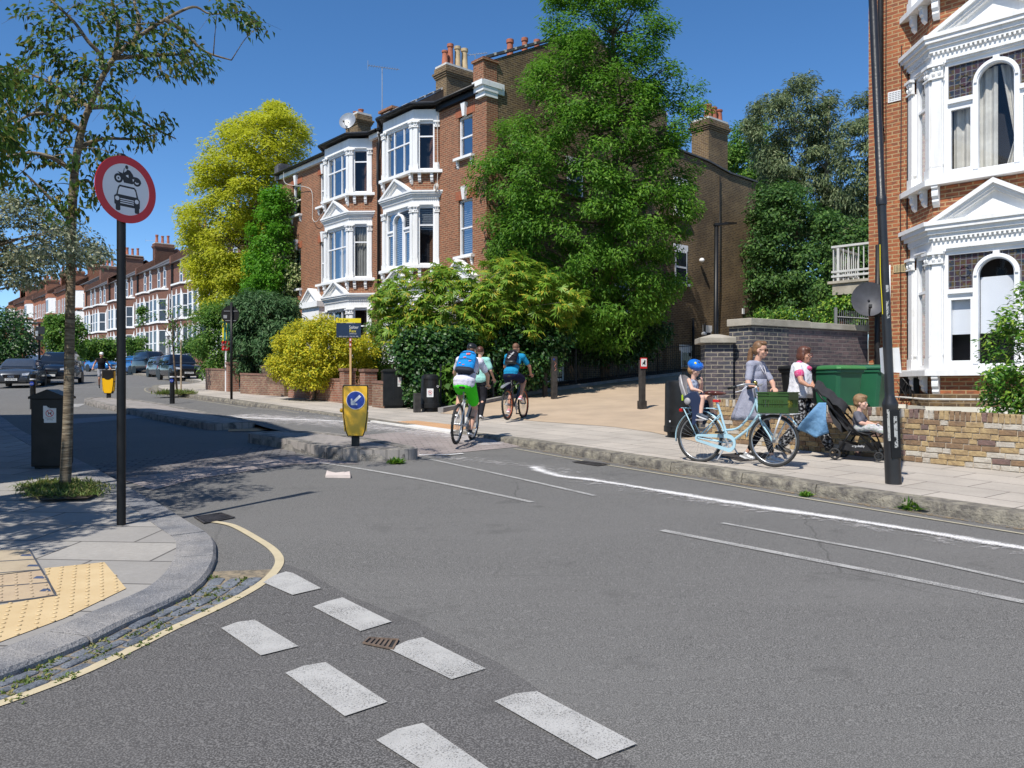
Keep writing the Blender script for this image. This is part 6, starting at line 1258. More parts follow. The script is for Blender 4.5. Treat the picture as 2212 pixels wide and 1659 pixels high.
# black bollards with blue cycle discs
def cbollard(label, p):
    t = thing('black_bollard', label, 'bollard', p, R(8), 'slim black bollards with cycle discs'); b = MB(); b.lathe([(.085, -.1), (.08, .1), (.075, .85), (.08, .9), (.08, .98), (.09, 1.0), (.085, 1.03), (.03, 1.05)], 18); b.build('post', M_plastic, t, smooth=True, autos=40)
    b = MB(); b.lathe([(.0795, .86), (.0805, .865), (.0815, .895), (.08, .9)], 18); b.build('white_band', M_swhite, t, smooth=True); b = MB(); disc(b, (0, .76), .06, -.082, -.07, 20); d = b.build('blue_disc', M_sblue, t)
    b = MB(); ring(b, (-.022, .75), .012, .016, -.0835, -.082, 12); ring(b, (.022, .75), .012, .016, -.0835, -.082, 12); b.build('cycle_symbol', M_swhite, d); return t
cbollard('slim black bollard with blue disc standing in the road by the far island', G(372, 872, 0)); cbollard('slim black bollard with blue disc in front of the grey car', G(71, 884, 0))
# back of a round sign
p = G(500, 863, .12); t = thing('road_sign', 'back of a round black sign on a thin pole before the blue green bush', 'road sign', p); zt_ = 1.6+(HY-653)/F*p.y-p.z
b = MB(); b.tube([(0, 0, -.1), (0, 0, zt_)], .042, 12); b.build('pole', M_black, t, smooth=True); b = MB(); disc(b, (0, zt_-.41), .3, .045, .052, 36); d = b.build('sign_disc', M_sblack, t); d.location = (-.06, .0, 0)
b = MB(); b.bb(-.22, -.1, .035, .044, zt_-.53, zt_-.42); b.build('sticker', M_grey, d); b = MB(); b.bb(-.2, .25, .03, .045, zt_-.3, zt_-.28); b.bb(-.15, .2, .03, .045, zt_-.62, zt_-.6); b.build('bracket', M_grey, d)
# for-sale pole
q = at(488, 790, 33.5); t = thing('sale_sign', 'white pole with teal, yellow and red estate boards beside a round sign back', 'sign', (q.x, q.y, gz(q.y, .12))); zz = q.z-t.location.z
b = MB(); b.bb(-.03, .03, -.03, .03, 0, zz+1.5); b.build('post', M_swhite, t); b = MB(); b.bb(-.13, .17, -.045, -.035, zz+1.0, zz+1.95); bd_ = b.build('board', mk('board_teal', (.01, .19, .2)), t); b = MB(); b.bb(-.13, -.07, -.05, -.046, zz+1.0, zz+1.95); b.bb(.02, .05, -.05, -.046, zz+1.05, zz+1.9); b.build('yellow_stripe', M_yellowb, bd_)
b = MB(); b.bb(-.15, .16, -.05, -.038, zz+.62, zz+1.0); rb = b.build('red_board', M_red, t); text(rb, 'nh', -.07, zz+.86, .16, M_swhite, -.052); text(rb, 'LET BY', .0, zz+.7, .07, M_swhite, -.052)
# signal / sign backs far left
q = at(85, 766, 46); t = thing('sign_post', 'black sign post with two dark rectangular plate backs among the cars on the left', 'sign post', (q.x, q.y, gz(46, .1))); S_ = lambda x, y: at(x, y, 46)-t.location
b = MB(); b.tube([(0, 0, 0), S_(85, 700)], .06, 8); b.build('pole', M_black, t); b = MB(); a, c = S_(79, 722), S_(98, 706); b.bb(a.x, c.x, -.1, -.06, a.z, c.z); b.build('upper_plate', M_sblack, t); b = MB(); a, c = S_(79, 735), S_(94, 726); b.bb(a.x, c.x, -.1, -.06, a.z, c.z); b.build('lower_plate', M_sblack, t)
b = MB(); a = S_(81, 719); b.bb(a.x-.06, a.x+.1, -.115, -.101, a.z-.06, a.z+.1); b.build('sticker', M_grey, t)
# To Let board
Yb = 25.3; q = at(757, 880, Yb); t = thing('to_let_sign', 'estate agent To Let board in yellow and navy on a wooden post', 'sign', (q.x, q.y, gz(Yb, .12)), frz((.12, -1))); S_ = lambda x, y: (at(x, y, Yb).x-q.x, at(x, y, Yb).z-t.location.z)
z0, z1, zm_ = S_(0, 729.4)[1], S_(0, 687.7)[1], S_(0, 697.5)[1]; x0, x1 = -.42, .32
b = MB(); b.bb(-.03, .03, -.02, .03, -.1, z0+.3); b.build('post', M_post, t); b = MB(); b.bb(x0, x1, -.04, -.02, z0, zm_-.01); bd_ = b.build('navy_board', M_navy, t, bevel=.002); b = MB(); b.bb(x0-.01, x1, -.045, -.02, zm_, z1); yb_ = b.build('yellow_board', M_yellowb, t, bevel=.002)
text(yb_, 'To Let', x0+.02, (zm_+z1)/2, .125, M_sblack, -.047, 'LEFT'); text(bd_, 'Salter', x0+.38, z0+.315, .135, M_swhite, -.042, 'LEFT', sx=.93); text(bd_, 'Rex', x0+.385, z0+.2, .135, M_yellowb, -.042, 'LEFT'); text(bd_, 'HAMPSTEAD', x0+.39, z0+.115, .038, M_swhite, -.042, 'LEFT'); text(bd_, 'salter-rex.co.uk  \u2022  020 7431 1881', (x0+x1)/2, z0+.035, .043, M_swhite, -.042)
b = MB()
for i in range(2): b.bb(-.036, .036, -.05, -.0205, z0-.12-.15*i, z0-.02-.15*i)
lab_ = b.build('red_label', M_red, t); b = MB(); b.bb(-.02, .02, -.053, -.051, z0-.1, z0-.035); b.bb(-.02, .02, -.053, -.051, z0-.25, z0-.185); b.build('label_print', M_swhite, lab_)
# street cabinet
p = G(848, 883, .12); t = thing('street_cabinet', 'black steel street cabinet with a small notice in front of the ivy', 'cabinet', (p.x, p.y+.15, p.z), R(16)); b = MB(); b.bb(-.28, .28, -.0, .42, .08, 1.02); b.build('body', M_plastic, t, bevel=.006); b = MB(); b.bb(-.25, .25, .03, .4, -.05, .08); b.build('plinth', M_plastic, t)
b = MB(); b.rings([[(x, y, z) for x, y, z in ((-.3, -.03, 1.02), (.3, -.03, 1.02), (.3, .45, 1.02), (-.3, .45, 1.02))], [(-.3, -.03, 1.05), (.3, -.03, 1.05), (.3, .45, 1.05), (-.3, .45, 1.05)], [(-.22, .04, 1.1), (.22, .04, 1.1), (.22, .38, 1.1), (-.22, .38, 1.1)]]); b.build('lid', M_plastic, t); notice(t, .17, .74, .1, .26, -.003)
b = MB(); b.bb(-.004, .004, -.004, .0, .1, 1.0); b.build('door_gap', M_sblack, t)
# round park bin
def roundbin(label, p, r, h, big=False):
    t = thing('litter_bin', label, 'bin', p, R(6)); b = MB()
    b.lathe([(r*.8, -.05), (r*.8, .08), (r*1.02, .1), (r*1.02, .2), (r*.97, .21), (r*.86 if not big else r*.95, h*.68)], 32)
    if not big:
        for a0, a1 in ((-50, 50), ): pass
        n = 32; zs = (h*.68, h*.86); rs_ = (r*.86, r*.82)
        for i in range(n):
            a = 360*i/n; am = (a+360/n/2-270+540) % 360-180; am2 = (a+360/n/2-90+540) % 360-180
            if abs(am) < 42 or abs(am2) < 42: continue
            P1 = [(rs_[k]*math.cos(R(aa)), rs_[k]*math.sin(R(aa)), zs[k]) for aa, k in ((a, 0), (a+360/n, 0), (a+360/n, 1), (a, 1))]; b.quad(*P1)
    b.build('body', M_plastic, t, smooth=True, autos=35)
    b = MB(); z_ = h*.86 if not big else h*.68
    b.lathe([(r*.84, z_), (r*.84, h*.9), (r*.78, h*.96), (r*.5, h), (.02, h*1.005)] if not big else [(r*.95, z_), (r*.94, h*.93), (r*.9, h*.98), (r*.82, h), (r*.7, h*.985), (.02, h*.98)], 32, cap=False); b.build('hood', M_plastic, t, smooth=True, autos=35)
    if not big: b = MB(); b.lathe([(r*.78, h*.6), (r*.78, h*.87)], 24); b.build('liner', M_sblack, t); notice(t, -.0, h*.5, .17, .22, -r*.94)
    b = MB(); 
    if not big:
        for k in range(3): a = R(90+120*k); b.tube([(.2+.028*math.cos(a+.3), -r*.78, h*.67+.028*math.sin(a+.3)), (.2+.028*math.cos(a+1.7), -r*.78, h*.67+.028*math.sin(a+1.7))], .007, 4)
        b.build('recycling_mark', M_swhite, t)
    else: b.bb(-.28, -.26, -r*.97, -r*.9, .28, .31); b.build('sticker', M_swhite, t)
    return t
roundbin('round black litter bin with hooded top and dog notice by the ivy', G(929, 889, .12), .275, .98); roundbin('large round black bin behind the pale blue bicycle', G(1469, 944, .12), .285, 1.02, True)
# dark posts
def wpost(label, x, y, Y, h, w=.1, z=None, tilt=0):
    X = (x-CX)/F*Y; t = thing('wooden_bollard', label, 'bollard', (X, Y, z if z is not None else pathz(X, Y)), R(20)); b = MB(); b.bb(-w/2, w/2, -w/2, w/2, -.1, h-.03); b.prism([(-w/2, -w/2), (w/2, -w/2), (w/2, w/2), (-w/2, w/2)], h-.03, h); b.build('post', M_dkwood, t, bevel=.01); return t
t = wpost('black wooden bollard with a red edged dog notice in the tan path', 1387, 875, 20.0, 1.18, .13); b = MB(); b.bb(-.09, .09, -.085, -.07, .98, 1.24); bg = b.build('notice_border', M_red, t); b = MB(); b.bb(-.075, .075, -.088, -.085, 1.03, 1.215); w_ = b.build('notice_face', M_paper, bg); b = MB(); flat(b, [(-.04, 1.06), (-.03, 1.13), (.0, 1.13), (.01, 1.19), (.03, 1.17), (.05, 1.18), (.04, 1.12), (.045, 1.06), (.02, 1.06), (.01, 1.09), (-.015, 1.09), (-.02, 1.06)], -.09, -.087); b.build('dog_silhouette', M_sblack, w_)
b = MB(); b.bb(-.085, .085, -.085, .085, -.02, .2); b.build('boot', M_dkwood, t)
t = wpost('black wooden bollard with graffiti beside the railing gate', 1197, 863, 23.4, 1.2, .15); b = MB(); b.tube(cr([(-.03, -.077, 1.05), (.03, -.077, 1.0), (-.02, -.077, .93), (.03, -.077, .85), (-.02, -.077, .8)], 4), .007, 4); b.build('graffiti', mk('faded_red_paint', (.4, .15, .1)), t); b = MB(); disc(b, (-.04, 1.12), .025, -.08, -.075, 12); b.build('sticker', M_sblue, t)
t = wpost('black gate post with a hanging chain left of the graffitied bollard', 1177, 858, 24.2, 1.2, .12); b = MB()
for i in range(9): b.torus((-.08+.02*math.sin(i), -.07, 1.1-.045*i), (1, i % 2, 0), .016, .005, 10, 5)
b.build('chain', M_grey, t)
t = wpost('short dark post between the street cabinet and the round bin', 901, 888, 21.3, .5, .17, gz(21.3, .12))
# wheelie bins
def wheelie(label, x, Y, rz, mat, lidm, logo=False):
    X = (x-CX)/F*Y; t = thing('wheelie_bin', label, 'wheelie bin', (X, Y, gz(Y, .36)), rz, 'wheelie bins between the low wall and the park wall')
    def rr_(w, d0, d1, z, c=.05): return [(-w+c, d0, z), (w-c, d0, z), (w, d0+c, z), (w, d1-c, z), (w-c, d1, z), (-w+c, d1, z), (-w, d1-c, z), (-w, d0+c, z)]
    b = MB(); b.rings([rr_(.22, -.24, .22, .05), rr_(.235, -.27, .25, .35), rr_(.27, -.33, .32, .93), rr_(.29, -.36, .35, .935), rr_(.29, -.36, .35, .99)]); b.build('body', mat, t, bevel=.008)
    b = MB(); b.rings([rr_(.31, -.39, .37, .99), rr_(.31, -.39, .37, 1.015), rr_(.29, -.36, .35, 1.045), rr_(.2, -.25, .27, 1.065)]); b.build('lid', lidm, t, bevel=.008)
    b = MB(); b.tube([(-.24, .36, .97), (-.22, .45, .99), (.22, .45, .99), (.24, .36, .97)], .016, 8)
    for i in range(5): b.bb(-.17+.08*i, -.155+.08*i, .3, .43, .95, 1.0)
    b.build('handle', lidm, t, smooth=True)
    for s in (-1, 1): b = MB(); b.torus((s*.24, .24, .1), (1, 0, 0), .075, .028, 18, 8); b.ell((s*.24, .24, .1), (.02, .06, .06)); b.build('wheel', M_plastic, t, smooth=True)
    if logo: text(t, 'Camden', .06, .62, .05, M_swhite, -.315); text(t, 'Recycles', .06, .68, .05, M_swhite, -.32)
    return t
M_wg = mk('bin_green', (.018, .105, .052), (.02, .12, .056), 4, .42, bump=.05, bs=20); M_wgl = mk('bin_lid_green', (.045, .19, .05), (.04, .16, .045), 4, .4)
wheelie('large green wheelie bin behind the pushchair, left of the other green one', 1808, 13.9, R(20), M_wg, M_wgl); wheelie('green wheelie bin with white print nearest the orange brick house', 1871, 14.35, R(48), M_wg, M_wg, True); wheelie('black wheelie bin hidden behind the woman in the white top', 1735, 14.3, R(10), M_plastic, M_plastic)
# lamp post with stuck paper
p = G(1930, 1045, .12); t = thing('lamp_post', 'leaning black lamp post with peeling stickers on the right pavement', 'lamp post', p); tilt = R(-2.45); t.rotation_euler = (0, tilt, 0)
b = MB(); b.lathe([(.09, -.1), (.088, .3), (.084, .88), (.088, .9), (.086, .93), (.055, 1.0), (.052, 1.04), (.05, 3.2), (.06, 3.21), (.06, 3.3), (.047, 3.32), (.045, 7.0)], 24, cap=False); b.build('column', mk('chipped_black_paint', (.016, .016, .017), (.022, .022, .024), 6, .36, bump=.25, bs=22), t, smooth=True, autos=35)
b = MB(); b.bb(-.05, .06, -.098, -.07, .3, .85); b.build('access_door', M_black, t, bevel=.006)
m = paint('torn_sticker', (.42, .42, .40), .60, .64, 26); b = MB()
for (z0, z1, a0, a1) in ((.42, .78, 262, 296), (.5, .86, 218, 236), (1.9, 2.1, 250, 286), (2.2, 2.28, 255, 290)):
    r_ = .0905 if z0 < 1 else .0535; n = 5; b.rings([[(r_*math.cos(R(a0+(a1-a0)*i/n)), r_*math.sin(R(a0+(a1-a0)*i/n)), z) for i in range(n+1)] for z in (z0, z1)], False) if False else [b.quad(*[(r_*math.cos(R(a0+(a1-a0)*(i+di)/n)), r_*math.sin(R(a0+(a1-a0)*(i+di)/n))-.012*(z0 < 1), z) for di, z in ((0, z0), (1, z0), (1, z1), (0, z1))]) for i in range(n)]
b.build('torn_stickers', m, t); b = MB(); b.tube(cr([(-.05, -.03, 2.75), (-.06, -.03, 2.4), (-.055, -.03, 2.1), (-.05, -.02, 1.95)], 4), .005, 4); b.build('yellow_cable', M_yellowb, t)
b = MB(); b.loop([(-.05, .0, 1.26), (-.115, -.06, 1.29), (-.12, -.06, 1.56), (-.055, .0, 1.57)], [(-.05, .003, 1.26), (-.115, -.057, 1.29), (-.12, -.057, 1.56), (-.055, .003, 1.57)]); b.loop([(.05, .0, 1.28), (.12, -.06, 1.27), (.105, -.06, 1.56), (.05, .0, 1.56)], [(.05, .003, 1.28), (.12, -.057, 1.27), (.105, -.057, 1.56), (.05, .003, 1.56)]); fixn(b.build('paper_notice', M_paper, t))
# small green disc-shaped park lamp
Yl = 24.5; q = at(1546, 722, Yl); zt_ = at(0, 488, Yl).z; zb0 = pathz(q.x, Yl); t = thing('park_lamp', 'tall thin black park lamp with a flat sideways head', 'street lamp', (q.x, Yl, zb0)); b = MB(); b.tube([(0, 0, -.1), (0, 0, 1.0), (.02, 0, zt_-zb0)], [.085, .07, .062], 14); b.build('column', M_black, t, smooth=True)
b = MB(); z = zt_-zb0; b.rings([[(x, y, zz) for y, zz in ((-.07*w, z+dz), (.07*w, z+dz), (.07*w, z+dz+.07*h), (-.07*w, z+dz+.07*h))] for x, w, h, dz in ((-.05, 1, 1, 0), (.1, 1.2, 1.1, .0), (.35, 1.5, .8, .04), (.62, .9, .4, .06))]); b.build('lamp_head', M_black, t)
# covers and gratings
def cover(name, label, P4, h, cat, mat=M_iron, bars=6, kind=None):
    c = [G(x, y, h) for x, y in P4]; b = MB(); up = Vector((0, 0, .004))
    def bil(u, v): return c[0].lerp(c[1], u).lerp(c[3].lerp(c[2], u), v)
    b.add([p+up for p in c], [(0, 1, 2, 3)]); 
    t = b.build(name, mk(name+'_recess', (.03, .028, .026)), None); tag(t, label, cat); b = MB()
    for a, e in (((0, 0), (1, 0)), ((1, 0), (1, 1)), ((1, 1), (0, 1)), ((0, 1), (0, 0))):
        A, B = bil(*a), bil(*e); m_ = (c[0]+c[2])/2; b.add([A+up, B+up, B.lerp(m_, .12)+up, A.lerp(m_, .12)+up, A+up*3, B+up*3, B.lerp(m_, .12)+up*3, A.lerp(m_, .12)+up*3], [(4, 5, 6, 7), (0, 1, 5, 4), (1, 2, 6, 5), (2, 3, 7, 6), (3, 0, 4, 7)])
    for i in range(bars):
        v0, v1 = .14+.74*i/bars, .14+.74*(i+.55)/bars; A = [bil(.1, v0), bil(.9, v0), bil(.9, v1), bil(.1, v1)]; b.add([p+up*1.1 for p in A]+[p+up*2.6 for p in A], [(4, 5, 6, 7), (0, 1, 5, 4), (1, 2, 6, 5), (2, 3, 7, 6), (3, 0, 4, 7)])
    fixn(b.build('bars', mat, t)); return t
cover('gully_grate', 'slotted iron road gully at the corner kerb in the tree shadow', [(418, 1118), (478, 1109), (508, 1119), (440, 1132)], .004, 'drain grate', bars=7); cover('gully_grate', 'iron road gully at the right kerb below the cyclists', [(1236, 998.5), (1262, 996.5), (1318, 1004), (1290, 1007)], .004, 'drain grate', bars=5)
cover('utility_cover', 'small rusty cover between the white road marks', [(783, 1392), (797, 1380), (862, 1384), (850, 1406)], .006, 'manhole cover', mk('rusty_iron', (.20, .14, .10), (.1, .08, .07), 12, .8, .3, bump=.5), 5); cover('utility_cover', 'iron cover set in the pavement beneath the pale blue bicycle', [(1545, 983), (1640, 978), (1688, 990), (1600, 997)], .122, 'manhole cover', bars=9)
# discarded sheet on the road
b = MB(); c = [G(x, y, .004) for x, y in ((703, 1032), (757, 1033), (755, 1022.5), (745, 1025.5), (722, 1026), (706, 1023))]
cc = sum(c, Vector((0, 0, 0)))/6; b.rings([[p for p in c], [p+Vector((0, 0, .03+.012*(i % 2))) for i, p in enumerate(c)], [cc.lerp(p, .6)+Vector((0, 0, .034)) for p in c]]); tag(b.build('discarded_sheet', mk('pinkish_card', (.62, .53, .48), (.55, .47, .43), 6, .8, bump=.4), smooth=False), 'crumpled pinkish white sheet lying on the road by the island', 'litter')
b = MB(); c = [G(x, y, .004) for x, y in ((1308, 0+678), )] if False else None
# ================= parked cars =================
M_cglass = mk('car_glass', (.012, .014, .017), (.02, .024, .028), 2, .05, spec=.8); M_tyre = mk('tyre_rubber', (.015, .015, .015), (.03, .03, .03), 9, .8); M_alloy = mk('alloy_wheel', (.45, .46, .47), (.35, .36, .37), 8, .3, .8)
M_chrome = mk('chrome', (.7, .7, .72), (.6, .6, .62), 5, .15, 1.0); M_lamp = mk('headlamp', (.6, .62, .65), (.35, .36, .38), 20, .12, .2); M_tail = mk('tail_lamp_red', (.45, .01, .01), (.35, .01, .01), 8, .2); M_plate = mk('number_plate_white', (.7, .7, .68), (.65, .65, .63), 4, .5)
def paintm(n, c): return mk(n, c, tuple(v*.85 for v in c), 3, .25, .35, coat=.8)
def car(label, loc, az, body, L=4.3, Wd=1.78, H=1.45, kind='hatch', plate=None, grille='bar'):
    w = Wd/2; t = thing('parked_car', label, 'car', loc, az, 'cars parked along the side street'); suv = kind == 'suv'
    gc = .26 if suv else .17; belt = H*.62 if suv else H*.64; hood = belt-.06; nose = hood-.16; f = L/2; r_ = -L/2
    st = [(r_, nose-.02, .80, gc+.1), (r_+.06, belt-.03, .90, gc+.02), (r_+.35, belt+.02, .97, gc), (-L*.2, belt+.01, 1, gc), (L*.08, belt, 1, gc), (L*.2, hood+.03, .99, gc), (f-.55, hood-.03, .96, gc), (f-.18, nose+.02, .90, gc+.02), (f-.03, nose-.12, .80, gc+.07), (f, nose-.22, .74, gc+.12)]
    b = MB(); rs = []
    for x, zt, k, zb_ in st:
        ww = w*k; rs.append([(x, -ww*.9, zb_), (x, -ww, zb_+.12), (x, -ww*1.0, (zb_+zt)/2+.05), (x, -ww*.96, zt-.07), (x, -ww*.82, zt), (x, 0, zt+.025), (x, ww*.82, zt), (x, ww*.96, zt-.07), (x, ww, (zb_+zt)/2+.05), (x, ww, zb_+.12), (x, ww*.9, zb_)])
    b.rings(rs)
    xr0, xf0 = (r_+.12, L*.215) if kind != 'saloon' else (r_+.75, L*.2); xr1, xf1 = (r_+.42, L*.02) if kind != 'saloon' else (r_+1.25, L*.0)
    if suv: xr1 = r_+.3; xf1 = L*.05
    wb, wt = w*.90, w*.70; zt = H; zb_ = belt-.01
    base = [(xr0, -wb), (xf0, -wb), (xf0, wb), (xr0, wb)]; top = [(xr1, -wt), (xf1, -wt), (xf1, wt), (xr1, wt)]
    def lv(t_, inset=0):
        e = t_; return [((1-e)*base[i][0]+e*top[i][0], (1-e)*base[i][1]+e*top[i][1]) for i in range(4)]
    R1 = []
    for e, z, sh in ((0, zb_, 1), (.5, zb_+(zt-zb_)*.52, 1.01), (.92, zt-.06, 1.0), (1.0, zt-.015, .93), (1.0, zt+.01, .6)):
        q = lv(e); cx = (q[0][0]+q[1][0])/2; q = [((x-cx)*sh+cx, y*sh) for x, y in q]; ring = []
        for i in range(4):
            a, c, d = Vector(q[i-1]), Vector(q[i]), Vector(q[(i+1) % 4]); cut = .1
            ring += [c+(a-c).normalized()*cut, c+(a-c).normalized()*cut*.3+(d-c).normalized()*cut*.3, c+(d-c).normalized()*cut]
        R1.append([(v.x, v.y, z) for v in ring])
    b.rings(R1); bd = fixn(b.build('body', body, t, smooth=True, autos=38))
    bo = [Vector((x, y, zb_)) for x, y in base]; to = [Vector((x, y, zt-.04)) for x, y in top]
    def pane(i, j, u0, u1, v0, v1, nm, out=.012, slant=0, slant1=0):
        A = lambda u, v: bo[i].lerp(bo[j], u).lerp(to[i].lerp(to[j], u), v); q = [A(u0, v0), A(u1, v0), A(u1-slant1, v1), A(u0+slant, v1)]; n = (q[1]-q[0]).cross(q[3]-q[0]).normalized(); c = sum(q, Vector())/4
        if n.dot(c-Vector(((xr0+xf0)/2, 0, c.z))) < 0: n = -n
        m = MB(); m.loop([p-n*.05 for p in q], [p+n*out for p in q]); fixn(m.build(nm, M_cglass, t))
    pane(1, 2, .07, .93, .08, .93, 'windscreen', .014); pane(3, 0, .1, .9, .18, .9, 'rear_window', .014)
    for i, j, fl in ((0, 1, 0), (2, 3, 1)):
        segs = ((.10, .30), (.325, .60), (.625, .93)) if kind != 'saloon' else ((.12, .48), (.51, .9))
        for a, c in segs:
            if fl: a, c = 1-c, 1-a
            pane(i, j, a, c, .12, .9, 'side_window', .012)
    for s in (-1, 1):
        for x in (f-.82, r_+.78):
            R0 = .34 if suv else .31; m = MB(); m.torus((x, s*(w-.10), R0), (0, 1, 0), R0-.09, .095, 26, 8, .1); m.tube([(x, s*(w-.17), R0), (x, s*(w-.03), R0)], R0-.1, 20); wh = m.build('wheel', M_tyre, t, smooth=True, autos=40)
            m = MB()
            for k in range(5): a = 2*math.pi*k/5; m.box((x+.11*math.cos(a), s*(w-.025), R0+.11*math.sin(a)), (.2, .02, .05), Matrix.Rotation(-a, 3, 'Y'))
            m.torus((x, s*(w-.02), R0), (0, 1, 0), R0-.115, .014, 24, 6); m.build('rim', M_alloy, wh)
            m = MB(); m.tube([(x, s*(w*.8), R0), (x, s*(w+.004), R0)], R0+.055, 22); m.build('wheel_arch', M_sblack, t)
        m = MB(); m.ell((L*.2-.02, s*(w+.07), belt+.06), (.07, .1, .065), 10, 6); m.build('mirror', body if not suv else M_plastic, t, smooth=True)
        m = MB(); q = [Vector(v) for v in ((f-.1, s*w*.84, nose-.02), (f-.015, s*w*.52, nose-.06), (f+.0, s*w*.52, nose-.17), (f-.04, s*w*.8, nose-.15))]; n = Vector((.9, s*.35, .25)).normalized(); m.loop([p-n*.1 for p in q], [p+n*.03 for p in q]); fixn(m.build('headlight', M_lamp, t))
        m = MB(); q = [Vector(v) for v in ((r_+.05, s*w*.88, belt-.06), (r_-.0, s*w*.62, belt-.1), (r_-.01, s*w*.62, belt-.26), (r_+.02, s*w*.88, belt-.24))]; n = Vector((-.9, s*.35, 0)).normalized(); m.loop([p-n*.08 for p in q], [p+n*.03 for p in q]); fixn(m.build('tail_light', M_tail, t))
        m = MB(); m.ell((f-.05, s*w*.62, gc+.2), (.05, .09, .05), 8, 5); m.build('fog_light', M_lamp, t)
    m = MB(); g0, g1 = (-w*.42, w*.42)
    m.loop([(f-.05, g0, nose-.1), (f-.05, g1, nose-.1), (f-.03, g1*.75, gc+.18), (f-.03, g0*.75, gc+.18)], [(f+.012, g0, nose-.12), (f+.012, g1, nose-.12), (f+.025, g1*.75, gc+.18), (f+.025, g0*.75, gc+.18)]); gr = fixn(m.build('grille', M_sblack, t)); m = MB()
    for k in range(5 if grille == 'bar' else 2):
        z = nose-.15-k*(.055 if grille == 'bar' else .16); kk = 1-.28*(nose-.12-z)/max(.1, nose-.3-gc); m.bb(f+.015, f+.03, g0*kk, g1*kk, z-.006, z+.006)
    if grille == 'bar':
        for k in range(4): m.torus((f+.04, -.1+.066*k, nose-.2), (1, 0, 0), .038, .008, 14, 5)
    m.build('chrome_trim', M_chrome, gr)
    m = MB(); m.bb(f-.05, f+.045, -.26, .26, gc+.12, gc+.23); pl = m.build('number_plate', M_plate, t)
    if plate:
        tx = text(pl, plate, 0, 0, .105, M_sblack, 0, sx=.85); tx.rotation_euler = (0, 0, R(90)); tx.location = (f+.048, 0, gc+.175)
    m = MB(); m.bb(f-.3, f+.005, -w*.72, w*.72, gc-.02, gc+.1); m.bb(r_-.01, r_+.3, -w*.75, w*.75, gc-.0, gc+.16); m.build('bumper_trim', M_plastic, t, bevel=.02)
    if suv: m = MB(); [m.tube([(xr1+.15, s*wt*.88, zt+.01), (xr1+.25, s*wt*.9, zt+.06), (xf1-.25, s*wt*.9, zt+.06), (xf1-.1, s*wt*.88, zt)], .018, 6) for s in (-1, 1)]; m.build('roof_rails', M_grey, t)
    return t
def CL(x, Y): X = (x-CX)/F*Y; return (X, Y, gz(Y))
P_grey, P_navy, P_black, P_blue, P_silver = paintm('car_slate_grey', (.075, .085, .10)), paintm('car_dark_navy', (.012, .018, .028)), paintm('car_black', (.008, .009, .011)), paintm('car_bright_blue', (.02, .17, .48)), paintm('car_silver_blue', (.14, .18, .24))
car('slate grey hatchback facing the camera at the left edge, plate DG59 SWJ', CL(45, 41.5), R(-70), P_grey, 4.3, 1.77, 1.43, 'hatch', 'DG59 SWJ')
car('dark off roader parked behind the slate grey hatchback', CL(127, 46), R(-72), P_navy, 4.5, 1.9, 1.76, 'suv', None, 'two')
car('silver blue car with pale roof behind the dark off roader', CL(80, 56), R(-62), P_silver, 4.5, 1.8, 1.6, 'hatch')
car('black sporty off roader facing the camera beside the sapling, plate ending KYG', CL(388, 52.5), R(-54), P_black, 4.45, 1.86, 1.64, 'suv', 'NX19 KYG', 'two')
car('dark grey car mostly hidden between the two black off roaders', CL(357, 59.5), R(-52), P_grey, 4.2, 1.76, 1.5, 'hatch')
car('tall navy off roader with large headlights left of the black one', CL(332, 67), R(-42), P_navy, 4.6, 1.88, 1.9, 'suv', None, 'two')
car('bright blue hatchback showing its red tail light by the navy off roader', CL(289, 69.5), R(138), P_blue, 4.0, 1.7, 1.5, 'hatch')
car('bright blue crossover facing the camera behind the jogger', CL(224, 79), R(-36), P_blue, 4.2, 1.78, 1.6, 'suv')
car('black people carrier left of the bright blue crossover', CL(186, 87), R(-36), P_black, 4.5, 1.8, 1.65, 'suv')
car('small pale silver car farthest along the row, half behind the tree trunk', CL(166, 97), R(-40), paintm('car_pale_silver', (.5, .52, .54)), 4.0, 1.7, 1.5, 'hatch')
# ================= people, bicycles, pushchair =================
def V(*a): return Vector(a)
class Blob:
    def __init__(s): s.b = MB()
    def cap(s, a, ra, c, rc, n=10):
        a, c = Vector(a), Vector(c); d = c-a; L = d.length
        if L < 1e-4: return s.ell(a, (ra,)*3)
        u = d/L; k = [(-.92, .40), (-.7, .72), (-.35, .94)]; pts = [a+u*ra*x for x, _ in k]+[a, c]+[c-u*rc*x for x, _ in k[::-1]]; rr = [ra*y for _, y in k]+[ra, rc]+[rc*y for _, y in k[::-1]]
        s.b.tube(pts, rr, n); return s
    def ell(s, c, r, M=None): s.b.ell(c, r, 14, 10, M); return s
    def done(s, name, mat, parent, vox=.009, sm=5, fac=.5):
        o = s.b.build(name, mat, parent, uv=False); m = o.modifiers.new('r', 'REMESH'); m.mode = 'VOXEL'; m.voxel_size = vox; m.use_smooth_shade = True
        q = o.modifiers.new('s', 'SMOOTH'); q.iterations = sm; q.factor = fac; bake(o); o.data.polygons.foreach_set('use_smooth', [True]*len(o.data.polygons))
        if not o.data.materials: o.data.materials.append(mat)
        return o
